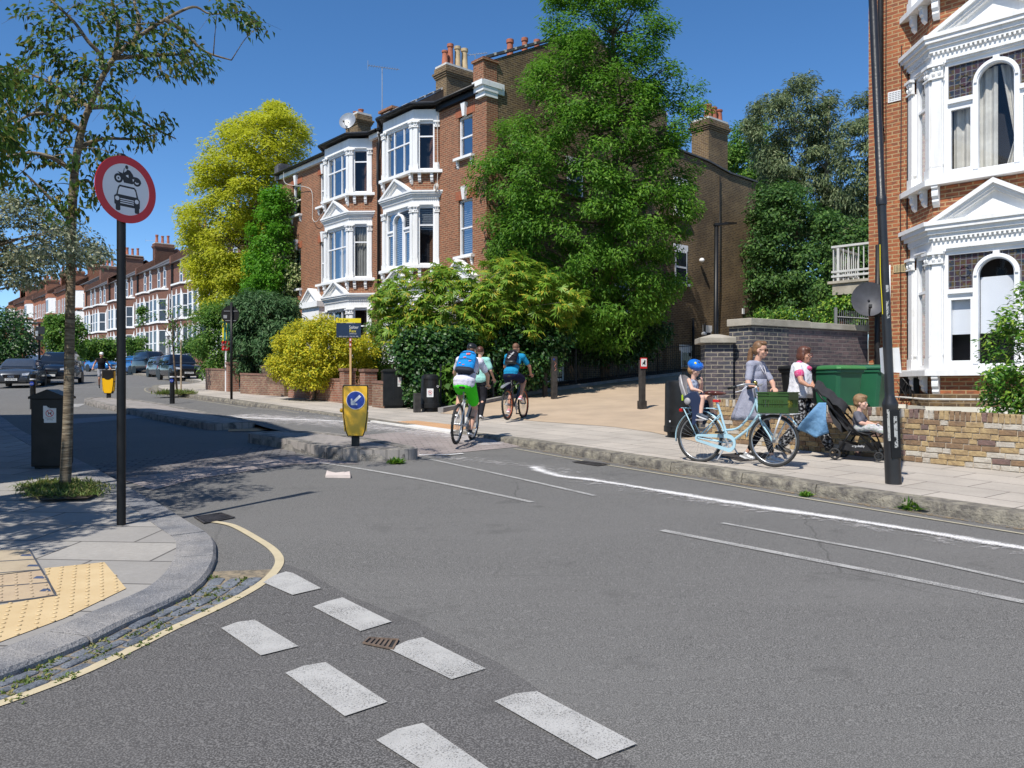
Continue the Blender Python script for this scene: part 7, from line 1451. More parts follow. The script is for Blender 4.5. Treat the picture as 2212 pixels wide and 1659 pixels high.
def hand(B, w, d, pn, curl=.9, side=1, k=1.0):
    w, d, pn = Vector(w), Vector(d).normalized(), Vector(pn).normalized(); pn = (pn-d*pn.dot(d)).normalized(); s = d.cross(pn).normalized()*side
    M = Matrix((d, s, pn)).transposed(); B.ell(w+d*.045*k, (.05*k, .038*k, .017*k), M)
    for i, L in enumerate((.07, .078, .072, .056)):
        o = w+d*.08*k+s*(-.03+.02*i)*k; a = d*math.cos(curl*.6)+pn*math.sin(curl*.6); p1 = o+a*L*.5*k; a2 = d*math.cos(curl*1.7)+pn*math.sin(curl*1.7); B.cap(o-d*.012*k, .0095*k, p1, .009*k, 7); B.cap(p1, .009*k, p1+a2*L*.5*k, .0078*k, 7)
    o = w+d*.025*k-s*.03*k; p1 = o+(d*.6-s*.65+pn*.3).normalized()*.035*k; B.cap(o, .012*k, p1, .011*k, 7); B.cap(p1, .011*k, p1+(d*.8-s*.1+pn*.6).normalized()*.03*k, .009*k, 7)
def head(B, c, f, s=1.0, up=(0, 0, 1)):
    c, f = Vector(c), Vector(f).normalized(); up = Vector(up); l = up.cross(f).normalized(); up = f.cross(l).normalized(); M = Matrix((f, l, up)).transposed(); P = lambda x, y, z: c+M @ V(x*s, y*s, z*s)
    B.ell(P(-.012, 0, .025), (.095*s, .075*s, .095*s), M); B.ell(P(.02, 0, -.035), (.07*s, .058*s, .075*s), M); B.ell(P(.055, 0, -.085), (.028*s, .03*s, .026*s), M)
    B.cap(P(.082, 0, .0), .009*s, P(.104, 0, -.03), .013*s, 8); B.ell(P(.084, 0, -.06), (.012*s, .026*s, .011*s), M)
    for y in (-1, 1): B.ell(P(-.0, y*.076, -.012), (.018*s, .011*s, .03*s), M); B.ell(P(.058, y*.045, -.025), (.025*s, .02*s, .025*s), M)
    return P, M
def face(parent, P, M, s, brow, lips=True, eyes=True):
    b = MB()
    for y in (-1, 1):
        if eyes: b.ell(P(.078, y*.031, .004), (.011*s, .014*s, .011*s), 8, 6)
    if eyes:
        e = b.build('eyes', mk('eye_white', (.5, .48, .46), rough=.2), parent, smooth=True); b = MB()
        for y in (-1, 1): b.ell(P(.087, y*.031, .003), (.004*s, .006*s, .006*s), 6, 4)
        b.build('pupils', M_sblack, e, smooth=True)
    b = MB()
    for y in (-1, 1): b.tube([P(.087, y*.015, .026), P(.088, y*.032, .031), P(.078, y*.05, .026)], .0035*s, 5)
    b.build('eyebrows', brow, parent, smooth=True)
    if lips: b = MB(); b.tube([P(.083, -.022, -.059), P(.094, 0, -.061), P(.083, .022, -.059)], .005*s, 6); b.build('lips', mk('lip', (.4, .13, .11)), parent, smooth=True)
def legs(B, J, r=1.0, bare=True):
    for k in 'LR':
        B.cap(J['hip'+k], .083*r, J['kn'+k], .052*r); kn, an = Vector(J['kn'+k]), Vector(J['an'+k]); mid = kn.lerp(an, .3)+(V(-.018, 0, 0)); B.cap(kn, .05*r, mid, .054*r); B.cap(mid, .052*r, an, .033*r); t = Vector(J['toe'+k]); B.cap(an, .032*r, an+V(-.02, 0, -.035), .03*r); B.cap(an+V(-.02, 0, -.04), .03*r, t, .026*r)
def torso(B, J, e=0, wide=1.0, low=True):
    p, c, n = Vector(J['pel']), Vector(J['chest']), Vector(J['neck']); up = (c-p).normalized(); l = V(0, 1, 0); f = l.cross(up); M = Matrix((f, l, up)).transposed()
    if low: B.ell(p, ((.105+e)*wide, (.155+e)*wide, .105+e), M)
    B.ell(p.lerp(c, .22), ((.098+e)*wide, (.14+e)*wide, .12), M); B.ell(p.lerp(c, .5), ((.098+e)*wide, (.138+e)*wide, .15), M); B.ell(c-up*.04, ((.108+e)*wide, (.155+e)*wide, .15), M); B.ell(c+up*.06, (.085+e, .15+e, .09), M)
    for k in 'LR': B.cap(n-up*.05, .045+e, J['sh'+k], .052+e)
def arms(B, J, cur=.9, hk=1.0, r=1.0, pn=None):
    for k in 'LR':
        B.cap(J['sh'+k], .048*r, J['el'+k], .037*r); B.cap(J['el'+k], .038*r, J['wr'+k], .024*r); e, w = Vector(J['el'+k]), Vector(J['wr'+k]); d = Vector(J.get('hd'+k, w-e)); hand(B, w, d, J.get('pn'+k, (0, 0, -1)), J.get('cu'+k, cur), 1 if k == 'L' else -1, hk)
def sleeve(B, a, c, t, ra, rc): a, c = Vector(a), Vector(c); B.cap(a, ra, a.lerp(c, t), rc)
def shoe(parent, an, toe, mat, sole, s=1.0, nm='shoe'):
    an, toe = Vector(an), Vector(toe); d = (toe-an); f = d.normalized(); B = Blob(); h = an+V(-.02, 0, -.03)*s; B.cap(h-f*.02*s, .042*s, h.lerp(toe, .5), .043*s); B.cap(h.lerp(toe, .5), .042*s, toe, .036*s); B.cap(an+V(0, 0, -.0), .04*s, h, .042*s)
    o = B.done(nm, mat, parent, .008, 3); l = V(0, 0, 1).cross(f).normalized(); u = f.cross(l); b = MB(); a0, c0 = h-f*.055*s-u*.03*s, toe+f*.03*s-u*.022*s; ring = []
    for q, w in ((a0, .025), (a0.lerp(c0, .1), .04), (a0.lerp(c0, .65), .045), (a0.lerp(c0, .92), .035), (c0, .015)): ring.append((q, w*s))
    T_ = [q+l*w for q, w in ring]+[q-l*w for q, w in ring[::-1]]; b.rings([[p-u*.012*s for p in T_], [p+u*.012*s for p in T_]]); fixn(b.build('sole', sole, o)); return o
def skinm(n, c): return mk(n, c, tuple(v*.88 for v in c), 5, .55, spec=.35)
S_fair = skinm('fair_skin', (.60, .34, .24)); S_tan = skinm('tanned_skin', (.50, .26, .17)); S_child = skinm('child_skin', (.68, .41, .31))
def cloth(n, c, c2=None, sc=6, **k): return mk(n, c, c2, sc, .9, bump=.7, bs=11, bd=.035, spec=.15, **k)
def person(label, loc, az, group=None): return thing('person', label, 'person', loc, az, group)
def bicycle(label, loc, az, col, kind='mtb', roll=0, group=None, phase=0.3, rimcol=None):
    t = thing('bicycle', label, 'bicycle', loc, az, group); wr = .345; F_ = mk('frame_paint_'+kind+str(len(bpy.data.materials)), col, tuple(v*.9 for v in col), 4, .3, coat=.5); xr, xf = -.52, .54; ty = .024 if kind == 'mtb' else .019
    for x, nm in ((xr, 'rear_wheel'), (xf, 'front_wheel')):
        b = MB(); b.torus((x, 0, wr), (0, 1, 0), wr-ty, ty, 48, 8)
        if kind == 'mtb':
            for i in range(60): a = 2*math.pi*i/60; b.box((x+(wr-.001)*math.cos(a), (.011 if i % 2 else -.011), wr+(wr-.001)*math.sin(a)), (.01, .014, .016), Matrix.Rotation(-a, 3, 'Y'))
        w = b.build(nm, M_tyre, t, smooth=True); b = MB(); b.torus((x, 0, wr), (0, 1, 0), wr-2*ty-.006, .011, 48, 6); b.build('rim', rimcol or M_alloy, w, smooth=True); b = MB()
        for i in range(28): a = 2*math.pi*i/28; b.tube([(x+.02*math.cos(a+1.2), .02*(1 if i % 2 else -1), wr+.02*math.sin(a+1.2)), (x+(wr-2*ty-.01)*math.cos(a), 0, wr+(wr-2*ty-.01)*math.sin(a))], .0014, 3)
        b.tube([(x, -.05, wr), (x, .05, wr)], .018, 8); b.build('spokes', M_grey, w)
    bb, st = V(-.08, 0, .29), V(-.25, 0, .82); b = MB()
    if kind == 'dutch':
        h0, h1 = V(.345, 0, .67), V(.29, 0, .90); b.tube([bb, st], .016, 8); b.tube([h0, h1], .021, 8); b.tube(cr([h1-V(0, 0, .06), V(.22, 0, .68), V(.05, 0, .50), V(-.15, 0, .46)], 6), .015, 8); b.tube(cr([h0+V(0, 0, .03), V(.2, 0, .5), bb], 5), .018, 8)
        for s in (-1, 1): b.tube([(xr, s*.06, wr), (-.2, s*.03, .68)], .009, 6); b.tube([(xr, s*.06, wr), (-.1, s*.03, .29)], .010, 6); b.tube(cr([h0, V(.40, s*.035, .56), V(.5, s*.05, .42), V(xf, s*.05, wr)], 5), .012, 8)
    else:
        h0, h1 = V(.33, 0, .76), V(.29, 0, .88); b.tube([bb, st-V(0, 0, .06)], .017, 8); b.tube([h0, h1], .023, 8); b.tube([h0, bb], .023, 8); b.tube([h1-V(0, 0, .03), V(-.2, 0, .74)], .019, 8)
        for s in (-1, 1): b.tube([(xr, s*.06, wr), (-.2, s*.02, .72)], .009, 6); b.tube([(xr, s*.06, wr), (-.08, s*.04, .29)], .011, 6); b.tube([h0+V(0, s*.055, -.04), V(xf, s*.055, wr)], .017, 8)
        b.tube([h0+V(0, -.055, -.04), h0+V(0, .055, -.04)], .016, 6)
    b.build('frame', F_, t, smooth=True, autos=40)
    b = MB(); b.tube([st-V(.0, 0, .05), V(-.285, 0, .93)], .013, 8); b.build('seat_post', M_grey, t)
    B = Blob(); B.ell((-.36, 0, .965), (.09, .075 if kind != 'dutch' else .1, .03)).cap((-.34, 0, .965), .04, (-.14, 0, .96), .018); B.done('saddle', mk('brown_leather', (.10, .028, .018), (.07, .02, .014), 5, .3) if kind == 'dutch' else M_plastic, t, .01, 4)
    b = MB()
    if kind == 'dutch':
        b.tube([h1, V(.27, 0, 1.02), V(.33, 0, 1.06)], .013, 8); 
        for s in (-1, 1): b.tube(cr([V(.33, 0, 1.06), V(.33, s*.12, 1.08), V(.24, s*.25, 1.08), V(.06, s*.29, 1.03)], 5), .0115, 8)
    else: b.tube([h1, V(.28, 0, .96), V(.34, 0, 1.0)], .015, 8); b.tube([(.33, -.33, 1.02), (.35, -.1, 1.0), (.35, .1, 1.0), (.33, .33, 1.02)], .0125, 8)
    hb = b.build('handlebar', M_grey if kind == 'dutch' else M_plastic, t, smooth=True)
    for s in (-1, 1):
        b = MB(); (b.tube([(.16, s*.275, 1.055), (.04, s*.292, 1.025)], .017, 8) if kind == 'dutch' else b.tube([(.34, s*.22, 1.013), (.33, s*.34, 1.022)], .017, 8)); b.build('grip', M_plastic, hb, smooth=True)
        b = MB(); (b.tube([(.28, s*.2, 1.07), (.24, s*.3, 1.0), (.16, s*.32, .98)], .005, 5) if kind == 'dutch' else b.tube([(.37, s*.2, 1.0), (.4, s*.3, .97)], .005, 5)); b.build('brake_lever', M_swhite if kind == 'dutch' else M_grey, hb)
    ca, sa = math.cos(phase), math.sin(phase)
    for s in (-1, 1):
        e = bb+V(ca*.17*s, s*.075, sa*.17*s); b = MB(); b.tube([bb+V(0, s*.06, 0), e], .010, 6); c_ = b.build('crank', M_grey, t); b = MB(); b.bb(e.x-.045, e.x+.045, min(e.y, e.y+s*.09), max(e.y, e.y+s*.09), e.z-.012, e.z+.012); b.build('pedal', M_plastic, c_)
    b = MB(); b.torus((bb.x, -.055, bb.z), (0, 1, 0), .085, .006, 28, 5)
    for i in range(5): a = 2*math.pi*i/5; b.tube([(bb.x, -.055, bb.z), (bb.x+.08*math.cos(a), -.055, bb.z+.08*math.sin(a))], .01, 5)
    b.build('chainring', M_grey, t)
    return t, F_
# --- pale blue bicycle on the right
P0, P1 = G(1509, 997, .12), G(1671, 1012, .12); az1 = math.atan2(P1.y-P0.y, P1.x-P0.x); mid_ = (P0+P1)/2; mid_.z = gz(mid_.y, .122)
bk, F_b = bicycle('pale blue step through bicycle pushed along the pavement', mid_, az1, (.40, .60, .68), 'dutch', phase=-1.05); M_pb = F_b
for x, a0, a1 in ((-.52, -8, 175), (.54, 35, 175)):
    b = MB(); rs = []
    for i in range(22):
        a = R(a0+(a1-a0)*i/21) if x > 0 else R(5+(190-5)*i/21); c, s = math.cos(a), math.sin(a); rs.append([(x+.372*c, -.026, .345+.372*s), (x+.384*c, 0, .345+.384*s), (x+.372*c, .026, .345+.372*s), (x+.366*c, 0, .345+.366*s)])
    b.rings(rs); b.build('mudguard', M_pb, bk, smooth=True)
b = MB(); O = []; I = []
for i in range(24):
    a = 2*math.pi*i/24; c, s = math.cos(a), math.sin(a); cx, r = (-.08, .125) if c > 0 else (-.50, .055); cz = .29 if c > 0 else .345; O.append((cx+r*c, cz+r*s)); ri = r-.035 if c > 0 else .03; I.append((min(cx+ri*c, -.17 if c <= 0 else 9), cz+ri*s*.75))
b.rings([[(O[i][0], -.075, O[i][1]), (O[i][0], -.06, O[i][1]), (I[i][0], -.06, I[i][1]), (I[i][0], -.075, I[i][1])] for i in range(24)], closed=True); fixn(b.build('chain_guard', M_pb, bk))
b = MB()
for s in (-.06, .06): b.tube([(-.25, s*.4, .74), (-.3, s, .755), (-.78, s, .755)], .007, 6); b.tube([(-.74, s, .75), (-.53, s*1.1, .36)], .008, 6)
for x in (-.4, -.55, -.74): b.tube([(x, -.06, .755), (x, .06, .755)], .006, 5)
b.build('rear_rack', M_pb, bk, smooth=True); b = MB()
for s in (-.14, .14): b.tube([(.34, s*.3, .70), (.40, s, .70), (.84, s, .70)], .007, 6); b.tube([(.7, s, .70), (.55, s*.45, .36)], .012, 6)
for x in (.42, .55, .7, .84): b.tube([(x, -.14, .70), (x, .14, .70)], .006, 5)
b.build('front_rack', M_swhite, bk, smooth=True); b = MB(); b.tube([(.3, -.01, 1.05), (.34, -.02, .92), (.36, -.02, .72)], .013, 6); b.build('white_stay', M_swhite, bk, smooth=True)
b = MB(); b.ell((.33, -.1, 1.10), (.035, .03, .035)); b.build('bell', mk('brass', (.6, .42, .12), rough=.2, metal=1), bk, smooth=True); b = MB(); b.tube([(-.2, -.12, .06), (-.1, -.04, .27)], .01, 6); b.build('kickstand', M_grey, bk); b = MB(); b.bb(-.31, -.22, -.03, .03, .84, .875); b.build('red_clamp', M_red, bk)
b = MB(); b.tube([(-.79, 0, .72), (-.83, 0, .72)], .025, 10); b.build('rear_lamp', M_tail, bk)
Mb = Matrix.Translation(mid_) @ Matrix.Rotation(az1, 4, 'Z'); WL = lambda x, y, z=0: Mb @ V(x, y, z)
def crate_():
    t = thing('plastic_crate', 'green plastic crate carried on the front rack of the pale blue bicycle', 'crate', WL(.60, 0, .712), az1); Mg = mk('crate_green', (.035, .085, .018), (.028, .07, .015), 4, .45); b = MB(); a, w, h = .2, .165, .27
    for s in (-1, 1):
        y = s*w; b.bb(-a, a, y-.006, y+.006, 0, .07); b.bb(-a, a, y-.006, y+.006, .17, h-.055); b.bb(-a, -a+.05, y-.006, y+.006, .07, .17); b.bb(a-.05, a, y-.006, y+.006, .07, .17)
        for i in range(10): x = -a+.06+(2*a-.12)*i/9; b.bb(x-.008, x+.008, y-.005, y+.005, .07, .17)
        b.bb(-a, a, y-.0155, y+.0155, .12-.005, .12+.005); x = s*a; b.bb(x-.006, x+.006, -w, w, 0, .07); b.bb(x-.006, x+.006, -w, w, .17, h)
        for i in range(7): y2 = -w+.03+(2*w-.06)*i/6; b.bb(x-.005, x+.005, y2-.008, y2+.008, .07, .17)
        b.bb(-a, -.07, y-.006, y+.006, h-.055, h-.015); b.bb(.07, a, y-.006, y+.006, h-.055, h-.015)
    b.bb(-a, a, -w, w, 0, .012); b.build('shell', Mg, t); b = MB()
    for z in (h-.015, h-.05, .0): 
        for s in (-1, 1): b.bb(-a-.014, a+.014, s*(w+.008)-.008, s*(w+.008)+.008, z, z+.014); b.bb(s*(a+.008)-.008, s*(a+.008)+.008, -w-.014, w+.014, z, z+.014)
    b.build('rim', Mg, t); b = MB(); b.ell((.12, .05, .09), (.06, .05, .07)); b.build('yellow_contents', M_yellowb, t, smooth=True)
crate_()
# --- child seat and child
cs = thing('child_seat', 'grey and navy child seat mounted behind the saddle of the pale blue bicycle', 'child seat', WL(-.62, 0, .76), az1); Mc1, Mc2 = mk('seat_grey', (.36, .34, .34), (.3, .28, .28), 4, .5), mk('seat_navy', (.018, .03, .075), (.014, .024, .06), 4, .5)
b = MB(); rs = []
for z, x, w, d in ((.0, .02, .13, .0), (.08, -.05, .15, .04), (.2, -.11, .16, .06), (.32, -.15, .15, .05), (.42, -.17, .12, .03), (.46, -.175, .06, .0)):
    rs.append([(x+d, -w, z), (x-.005, -w*.8, z), (x-.02, 0, z+.0), (x-.005, w*.8, z), (x+d, w, z), (x+d+.015, w*.93, z), (x+.02, w*.7, z), (x+.008, 0, z), (x+.02, -w*.7, z), (x+d+.015, -w*.93, z)])
b.rings(rs); fixn(b.build('backrest', Mc1, cs, smooth=True, autos=50)); b = MB(); b.rings([[(x, -.14, z), (x, .14, z), (x, .14, z+.04), (x, -.14, z+.04)] for x, z in ((-.06, .06), (.06, .05), (.17, .07))]); b.build('seat_pan', Mc2, cs, bevel=.01)
for s in (-1, 1):
    b = MB(); O = [(-.06, .16), (.05, .22), (.14, .23), (.2, .14), (.2, 0), (.15, -.16), (.1, -.24), (.06, -.24), (.07, -.1), (.05, .02), (-.04, .05)]; b.loop([(x, s*.155-.012, z) for x, z in O], [(x, s*.155+.012, z) for x, z in O]); fixn(b.build('leg_guard', Mc2, cs, bevel=.008))
b = MB(); b.ell((-.0, -.17, .09), (.05, .025, .05)); b.build('side_pad', Mc1, cs, smooth=True); b = MB(); b.bb(-.1, -.085, -.15, .15, .10, .18); b.build('lime_trim', mk('lime', (.5, .7, .03)), cs); b = MB(); b.bb(.14, .26, -.2, -.12, -.17, -.15); b.bb(.14, .26, .12, .2, -.17, -.15); b.build('foot_rest', Mc1, cs)
ch = person('small child in blue helmet sitting in the child seat of the pale blue bicycle', WL(-.62, 0, .76), az1)
J = dict(pel=(0, 0, .16), chest=(-.02, 0, .34), neck=(.0, 0, .42), shL=(-.02, .09, .38), shR=(-.02, -.09, .38), elL=(.05, .13, .26), elR=(.05, -.13, .26), wrL=(.1, .06, .36), wrR=(.13, -.09, .24), hipL=(.03, .06, .13), hipR=(.03, -.06, .13), knL=(.2, .12, .14), knR=(.2, -.12, .14), anL=(.2, .16, -.07), anR=(.2, -.16, -.07), toeL=(.29, .16, -.12), toeR=(.29, -.16, -.12), hdL=(.2, -.3, .8), pnL=(-1, 0, 0))
B = Blob(); P_, M_ = head(B, (.03, 0, .53), (1, -.15, -.35), .82); B.cap((0, 0, .40), .035, (.01, 0, .47), .035)
B.ell((0, 0, .16), (.075, .09, .07)).ell((-.01, 0, .28), (.07, .085, .12))
for k, s in (('L', 1), ('R', -1)): B.cap(J['sh'+k], .032, J['el'+k], .027); B.cap(J['el'+k], .027, J['wr'+k], .02); hand(B, J['wr'+k], J.get('hd'+k, (.6, 0, -.1)), J.get('pn'+k, (0, 0, -1)), .9, s, .6); B.cap(J['hip'+k], .05, J['kn'+k], .042); B.cap(J['kn'+k], .04, J['an'+k], .026)
body = B.done('body', S_child, ch, .008, 4); face(body, P_, M_, .82, mk('fair_brow', (.3, .18, .08)))
B = Blob(); B.ell((0, 0, .165), (.085, .10, .08)).ell((-.01, 0, .28), (.08, .095, .125)); B.cap((-.01, .05, .36), .04, (-.01, -.05, .36), .04); B.done('vest', cloth('striped_vest', (.03, .04, .09), (.5, .55, .65), 30), ch, .009, 4)
for s in (1, -1): shoe(ch, (.2, s*.16, -.08), (.29, s*.16, -.13), mk('shoe_navy', (.05, .07, .10)), M_swhite, .72)
B = Blob(); B.ell(P_(-.02, 0, .075), (.125, .10, .082), M_); hl = B.done('helmet', mk('helmet_blue', (.01, .16, .62), (.008, .13, .55), 4, .22, coat=.6), ch, .009, 3); b = MB()
for y in (-.045, 0, .045):
    for x in (-.07, .0, .06): b.ell(P_(x, y, .075+.088*math.sqrt(max(.05, 1-(x/.15)**2-(y/.12)**2))), (.022, .008, .012), 8, 5, M_)
b.build('vents', M_sblack, hl); b = MB(); b.ell(P_(.03, -.09, .12), (.02, .012, .02), 8, 5); b.build('yellow_decal', M_yellowb, hl)
B = Blob(); B.ell(P_(-.06, 0, -.02), (.06, .075, .075), M_); B.done('hair', mk('fair_hair', (.28, .15, .06), (.4, .24, .1), 30, .6), ch, .009, 3)
# --- woman pushing the bicycle
def walkJ(lf, rf, lean=.04, H=1.0):
    return dict(pel=(0, 0, .93*H), chest=(lean, 0, 1.24*H), neck=(lean+.03, 0, 1.41*H), shL=(lean, .17*H, 1.35*H), shR=(lean, -.17*H, 1.35*H), hipL=(0, .085*H, .90*H), hipR=(0, -.085*H, .90*H))
hairB = mk('brown_hair_streaked', (.12, .06, .028), (.24, .13, .06), 26, .5); hairD = mk('dark_brown_hair', (.07, .025, .015), (.12, .045, .025), 30, .45)
w1 = person('woman in grey dress and black leggings with ponytail pushing the pale blue bicycle', WL(-.0, .60, 0), az1); J = walkJ(0, 0, .03)
J.update(knL=(.14, .09, .50), anL=(.02-.18, .09, .10), toeL=(-.06, .10, .035), knR=(.22, -.09, .49), anR=(.30, -.08, .085), toeR=(.44, -.08, .04), elR=(.10, -.27, 1.08), wrR=(.19, -.36, 1.06), hdR=(.5, .0, -.1), elL=(.2, .17, 1.1), wrL=(.34, -.12, 1.03), hdL=(.3, -.4, -.1))
J.update(elR=(.03, -.26, 1.10), wrR=(.10, -.33, 1.06), hdR=(1, -.05, -.05), anL=(-.16, .09, .10))
B = Blob(); fc = (1, -.05, -.12); P_, M_ = head(B, (.10, 0, 1.56), fc, 1.0); B.cap((.05, 0, 1.40), .048, (.075, 0, 1.48), .046); torso(B, J); arms(B, J); legs(B, J, .82); body = B.done('body', S_fair, w1); face(body, P_, M_, 1, hairB, eyes=False)
b = MB()
for y in (-1, 1): b.ell(P_(.088, y*.033, .006), (.012, .026, .019), 10, 6, M_); b.tube([P_(.09, y*.05, .012), P_(.0, y*.077, .012)], .003, 5)
b.tube([P_(.097, -.01, .012), P_(.097, .01, .012)], .003, 4); b.build('sunglasses', mk('dark_brown_lens', (.03, .015, .01), rough=.1), body, smooth=True)
B = Blob(); B.ell(P_(-.03, 0, .045), (.095, .084, .09), M_).ell(P_(-.05, 0, .0), (.075, .08, .08), M_); B.ell(P_(.025, 0, .10), (.055, .068, .035), M_)
B.cap(P_(-.12, 0, .03), .03, P_(-.15, 0, -.02), .035).cap(P_(-.15, 0, -.02), .036, P_(-.15, 0, -.14), .042).cap(P_(-.15, 0, -.14), .042, P_(-.16, .01, -.27), .034).cap(P_(-.16, .01, -.27), .032, P_(-.19, .01, -.40), .012); B.done('hair', hairB, w1, .009, 3); b = MB(); b.torus(P_(-.12, 0, .03), M_ @ V(1, 0, .3), .03, .01, 14, 6); b.build('hair_band', M_sblack, w1)
def skirt(nm, mat, parent, prof, n=48, folds=9, amp=.018, cut=None):
    b = MB(); rs = []
    for k, (c, rx, ry, fo) in enumerate(prof):
        rs.append([V(c[0]+rx*(1+fo*amp/.02*.06*math.sin(folds*a+k*.1)+.03*fo*math.sin(3*a+1))*math.cos(a), c[1]+ry*(1+fo*amp/.02*.06*math.sin(folds*a+k*.1))*math.sin(a), c[2]) for a in [2*math.pi*j/n for j in range(n)]])
    b.rings(rs, cap=False); o = b.build(nm, mat, parent, smooth=True); m = o.modifiers.new('t', 'SOLIDIFY'); m.thickness = .006; return o
Md = cloth('grey_jersey', (.33, .335, .40), (.27, .275, .34), 5); B = Blob(); torso(B, J, .018, 1, False); B.ell((.085, .06, 1.22), (.06, .06, .06)).ell((.085, -.06, 1.22), (.06, .06, .06)); sleeve(B, J['shR'], J['elR'], .75, .062, .052); sleeve(B, J['shL'], J['elL'], .75, .062, .052); top_ = B.done('dress_top', Md, w1, .01, 6)
skirt('dress_skirt', Md, w1, [((.04, 0, 1.16), .125, .150, .1), ((.03, 0, 1.06), .140, .165, .5), ((.0, 0, .95), .165, .19, .9), ((-.03, 0, .8), .20, .21, 1.3), ((-.055, 0, .66), .235, .23, 1.6), ((-.06, 0, .585), .245, .235, 1.8)])
b = MB(); b.tube(cr([P_(.01, -.06, -.16), V(.155, -.04, 1.26), V(.16, .0, 1.235), V(.155, .04, 1.26), P_(.01, .06, -.16)], 4), .007, 5); b.build('neckline_trim', cloth('pale_trim', (.6, .58, .6)), top_, smooth=True)
B = Blob()
for k in 'LR': kn, an = V(*J['kn'+k]), V(*J['an'+k]); B.cap(J['hip'+k], .088, kn, .058); B.cap(kn, .056, kn.lerp(an, .3)+V(-.016, 0, 0), .058); B.cap(kn.lerp(an, .3)+V(-.016, 0, 0), .056, kn.lerp(an, .78), .043)
B.ell((0, 0, .92), (.10, .14, .1)); B.done('leggings', cloth('black_leggings', (.012, .012, .016)), w1, .01, 4)
Msil = mk('silver_trainer', (.55, .54, .54), (.35, .34, .34), 30, .3, .4)
shoe(w1, J['anL'], J['toeL'], Msil, M_swhite); shoe(w1, J['anR'], J['toeR'], Msil, M_swhite)
# --- pushchair
R0_ = G(1804, 994, .12); azp = R(-36); o_ = R0_+V(math.sin(-azp)*.22, math.cos(azp)*.22, 0); o_.z = gz(o_.y, .122)
pu = thing('pushchair', 'black folding pushchair with its canopy folded back, pushed along the pavement', 'pushchair', o_, azp); Mf = mk('pushchair_fabric', (.012, .012, .014), (.022, .022, .025), 6, .85, bump=.4, bs=8, bd=.02)
Mp = Matrix.Translation(o_) @ Matrix.Rotation(azp, 4, 'Z'); WP = lambda x, y, z=0: Mp @ V(x, y, z)
for s in (-1, 1):
    b = MB(); b.tube([(-.27, s*.2, .98), (-.17, s*.21, .84), (.52, s*.2, .16)], .0135, 8); b.tube([(.02, s*.22, .09), (.22, s*.21, .42)], .013, 8); b.tube([(.56, s*.15, .12), (.44, s*.2, .36), (.18, s*.21, .42)], .012, 8); b.build('side_frame', M_black, pu, smooth=True)
    for x, r in ((0, .082), (.56, .065)):
        yy = s*(.235 if x == 0 else .16); b = MB(); b.torus((x, yy, r), (0, 1, 0), r-.014, .014, 26, 7); w_ = b.build('wheel', M_tyre, pu, smooth=True); b = MB()
        for k in range(6): a = math.pi*2*k/6; b.box((x+r*.4*math.cos(a), yy, r+r*.4*math.sin(a)), (r*.85, .018, .014), Matrix.Rotation(-a, 3, 'Y'))
        b.tube([(x, yy-.02, r), (x, yy+.02, r)], .018, 10); b.build('hub', M_plastic, w_)
b = MB(); b.tube([(-.27, -.2, .98), (-.31, -.16, 1.0), (-.31, .16, 1.0), (-.27, .2, .98)], .018, 8); b.build('push_bar', M_plastic, pu, smooth=True)
b = MB(); b.rings([[(x, -.18, z), (x-.03, 0, z-.03), (x, .18, z), (x+.02, .18, z+.02), (x+.0, 0, z-.0), (x+.02, -.18, z+.02)] for x, z in ((-.14, .84), (-.02, .64), (.1, .46), (.2, .36), (.42, .36), (.46, .37))]); fixn(b.build('seat_sling', Mf, pu, smooth=True, autos=50))
b = MB(); rs = []
for i in range(9): a = R(-8+22*i/8*1.0); k = i/8; rs.append([(-.30+.42*k+.0, -.2+.4*j/10, 1.0-.34*k+.115*math.sin(math.pi*j/10)*(1-.2*k)+.02*math.sin(i*2.2)) for j in range(11)])
b.add([p for r_ in rs for p in r_], [(i*11+j, i*11+j+1, (i+1)*11+j+1, (i+1)*11+j) for i in range(8) for j in range(10)]); o = b.build('canopy', Mf, pu, smooth=True); m = o.modifiers.new('t', 'SOLIDIFY'); m.thickness = .012
b = MB(); b.rings([[(x, -.17, z), (x, .17, z), (x+.02, .19, z-.12), (x+.02, -.19, z-.12)] for x, z in ((-.12, .80), (-.05, .62), (.06, .5))]); b.build('rear_pocket', Mf, pu); b = MB(); b.rings([[(x, -.19, z0), (x, .19, z0), (x, .17, z1), (x, -.17, z1)] for x, z0, z1 in ((.04, .26, .14), (.25, .2, .12), (.5, .26, .14))]); bs_ = b.build('basket', Mf, pu)
tx = text(bs_, 'ergobaby', .3, .2, .045, M_swhite, -.188)
Mdn = cloth('denim_blue', (.17, .32, .50), (.12, .25, .42), 9); b = MB(); n = 16; gr = []
for i in range(n+1):
    u = i/n
    for j in range(n+1):
        v = j/n; x = -.17-.02*v+(u-.5)*(.10+.34*v)-.12*v; z = .80-.50*v*(1-.35*abs(u-.6)); y = -.24-.05*math.sin(u*7+v*3)*v-.03*math.sin(v*4); gr.append((x, y, z))
b.add(gr, [(i*(n+1)+j, i*(n+1)+j+1, (i+1)*(n+1)+j+1, (i+1)*(n+1)+j) for i in range(n) for j in range(n)]); o = b.build('denim_jacket', Mdn, None, smooth=True); o.location = o_; o.rotation_euler = (0, 0, azp); m = o.modifiers.new('t', 'SOLIDIFY'); m.thickness = .025; tag(o, 'pale blue denim jacket hanging from the handle of the black pushchair', 'jacket')
boy = person('toddler in grey T-shirt sitting forward in the black pushchair', WP(.28, -.02, .40), azp)
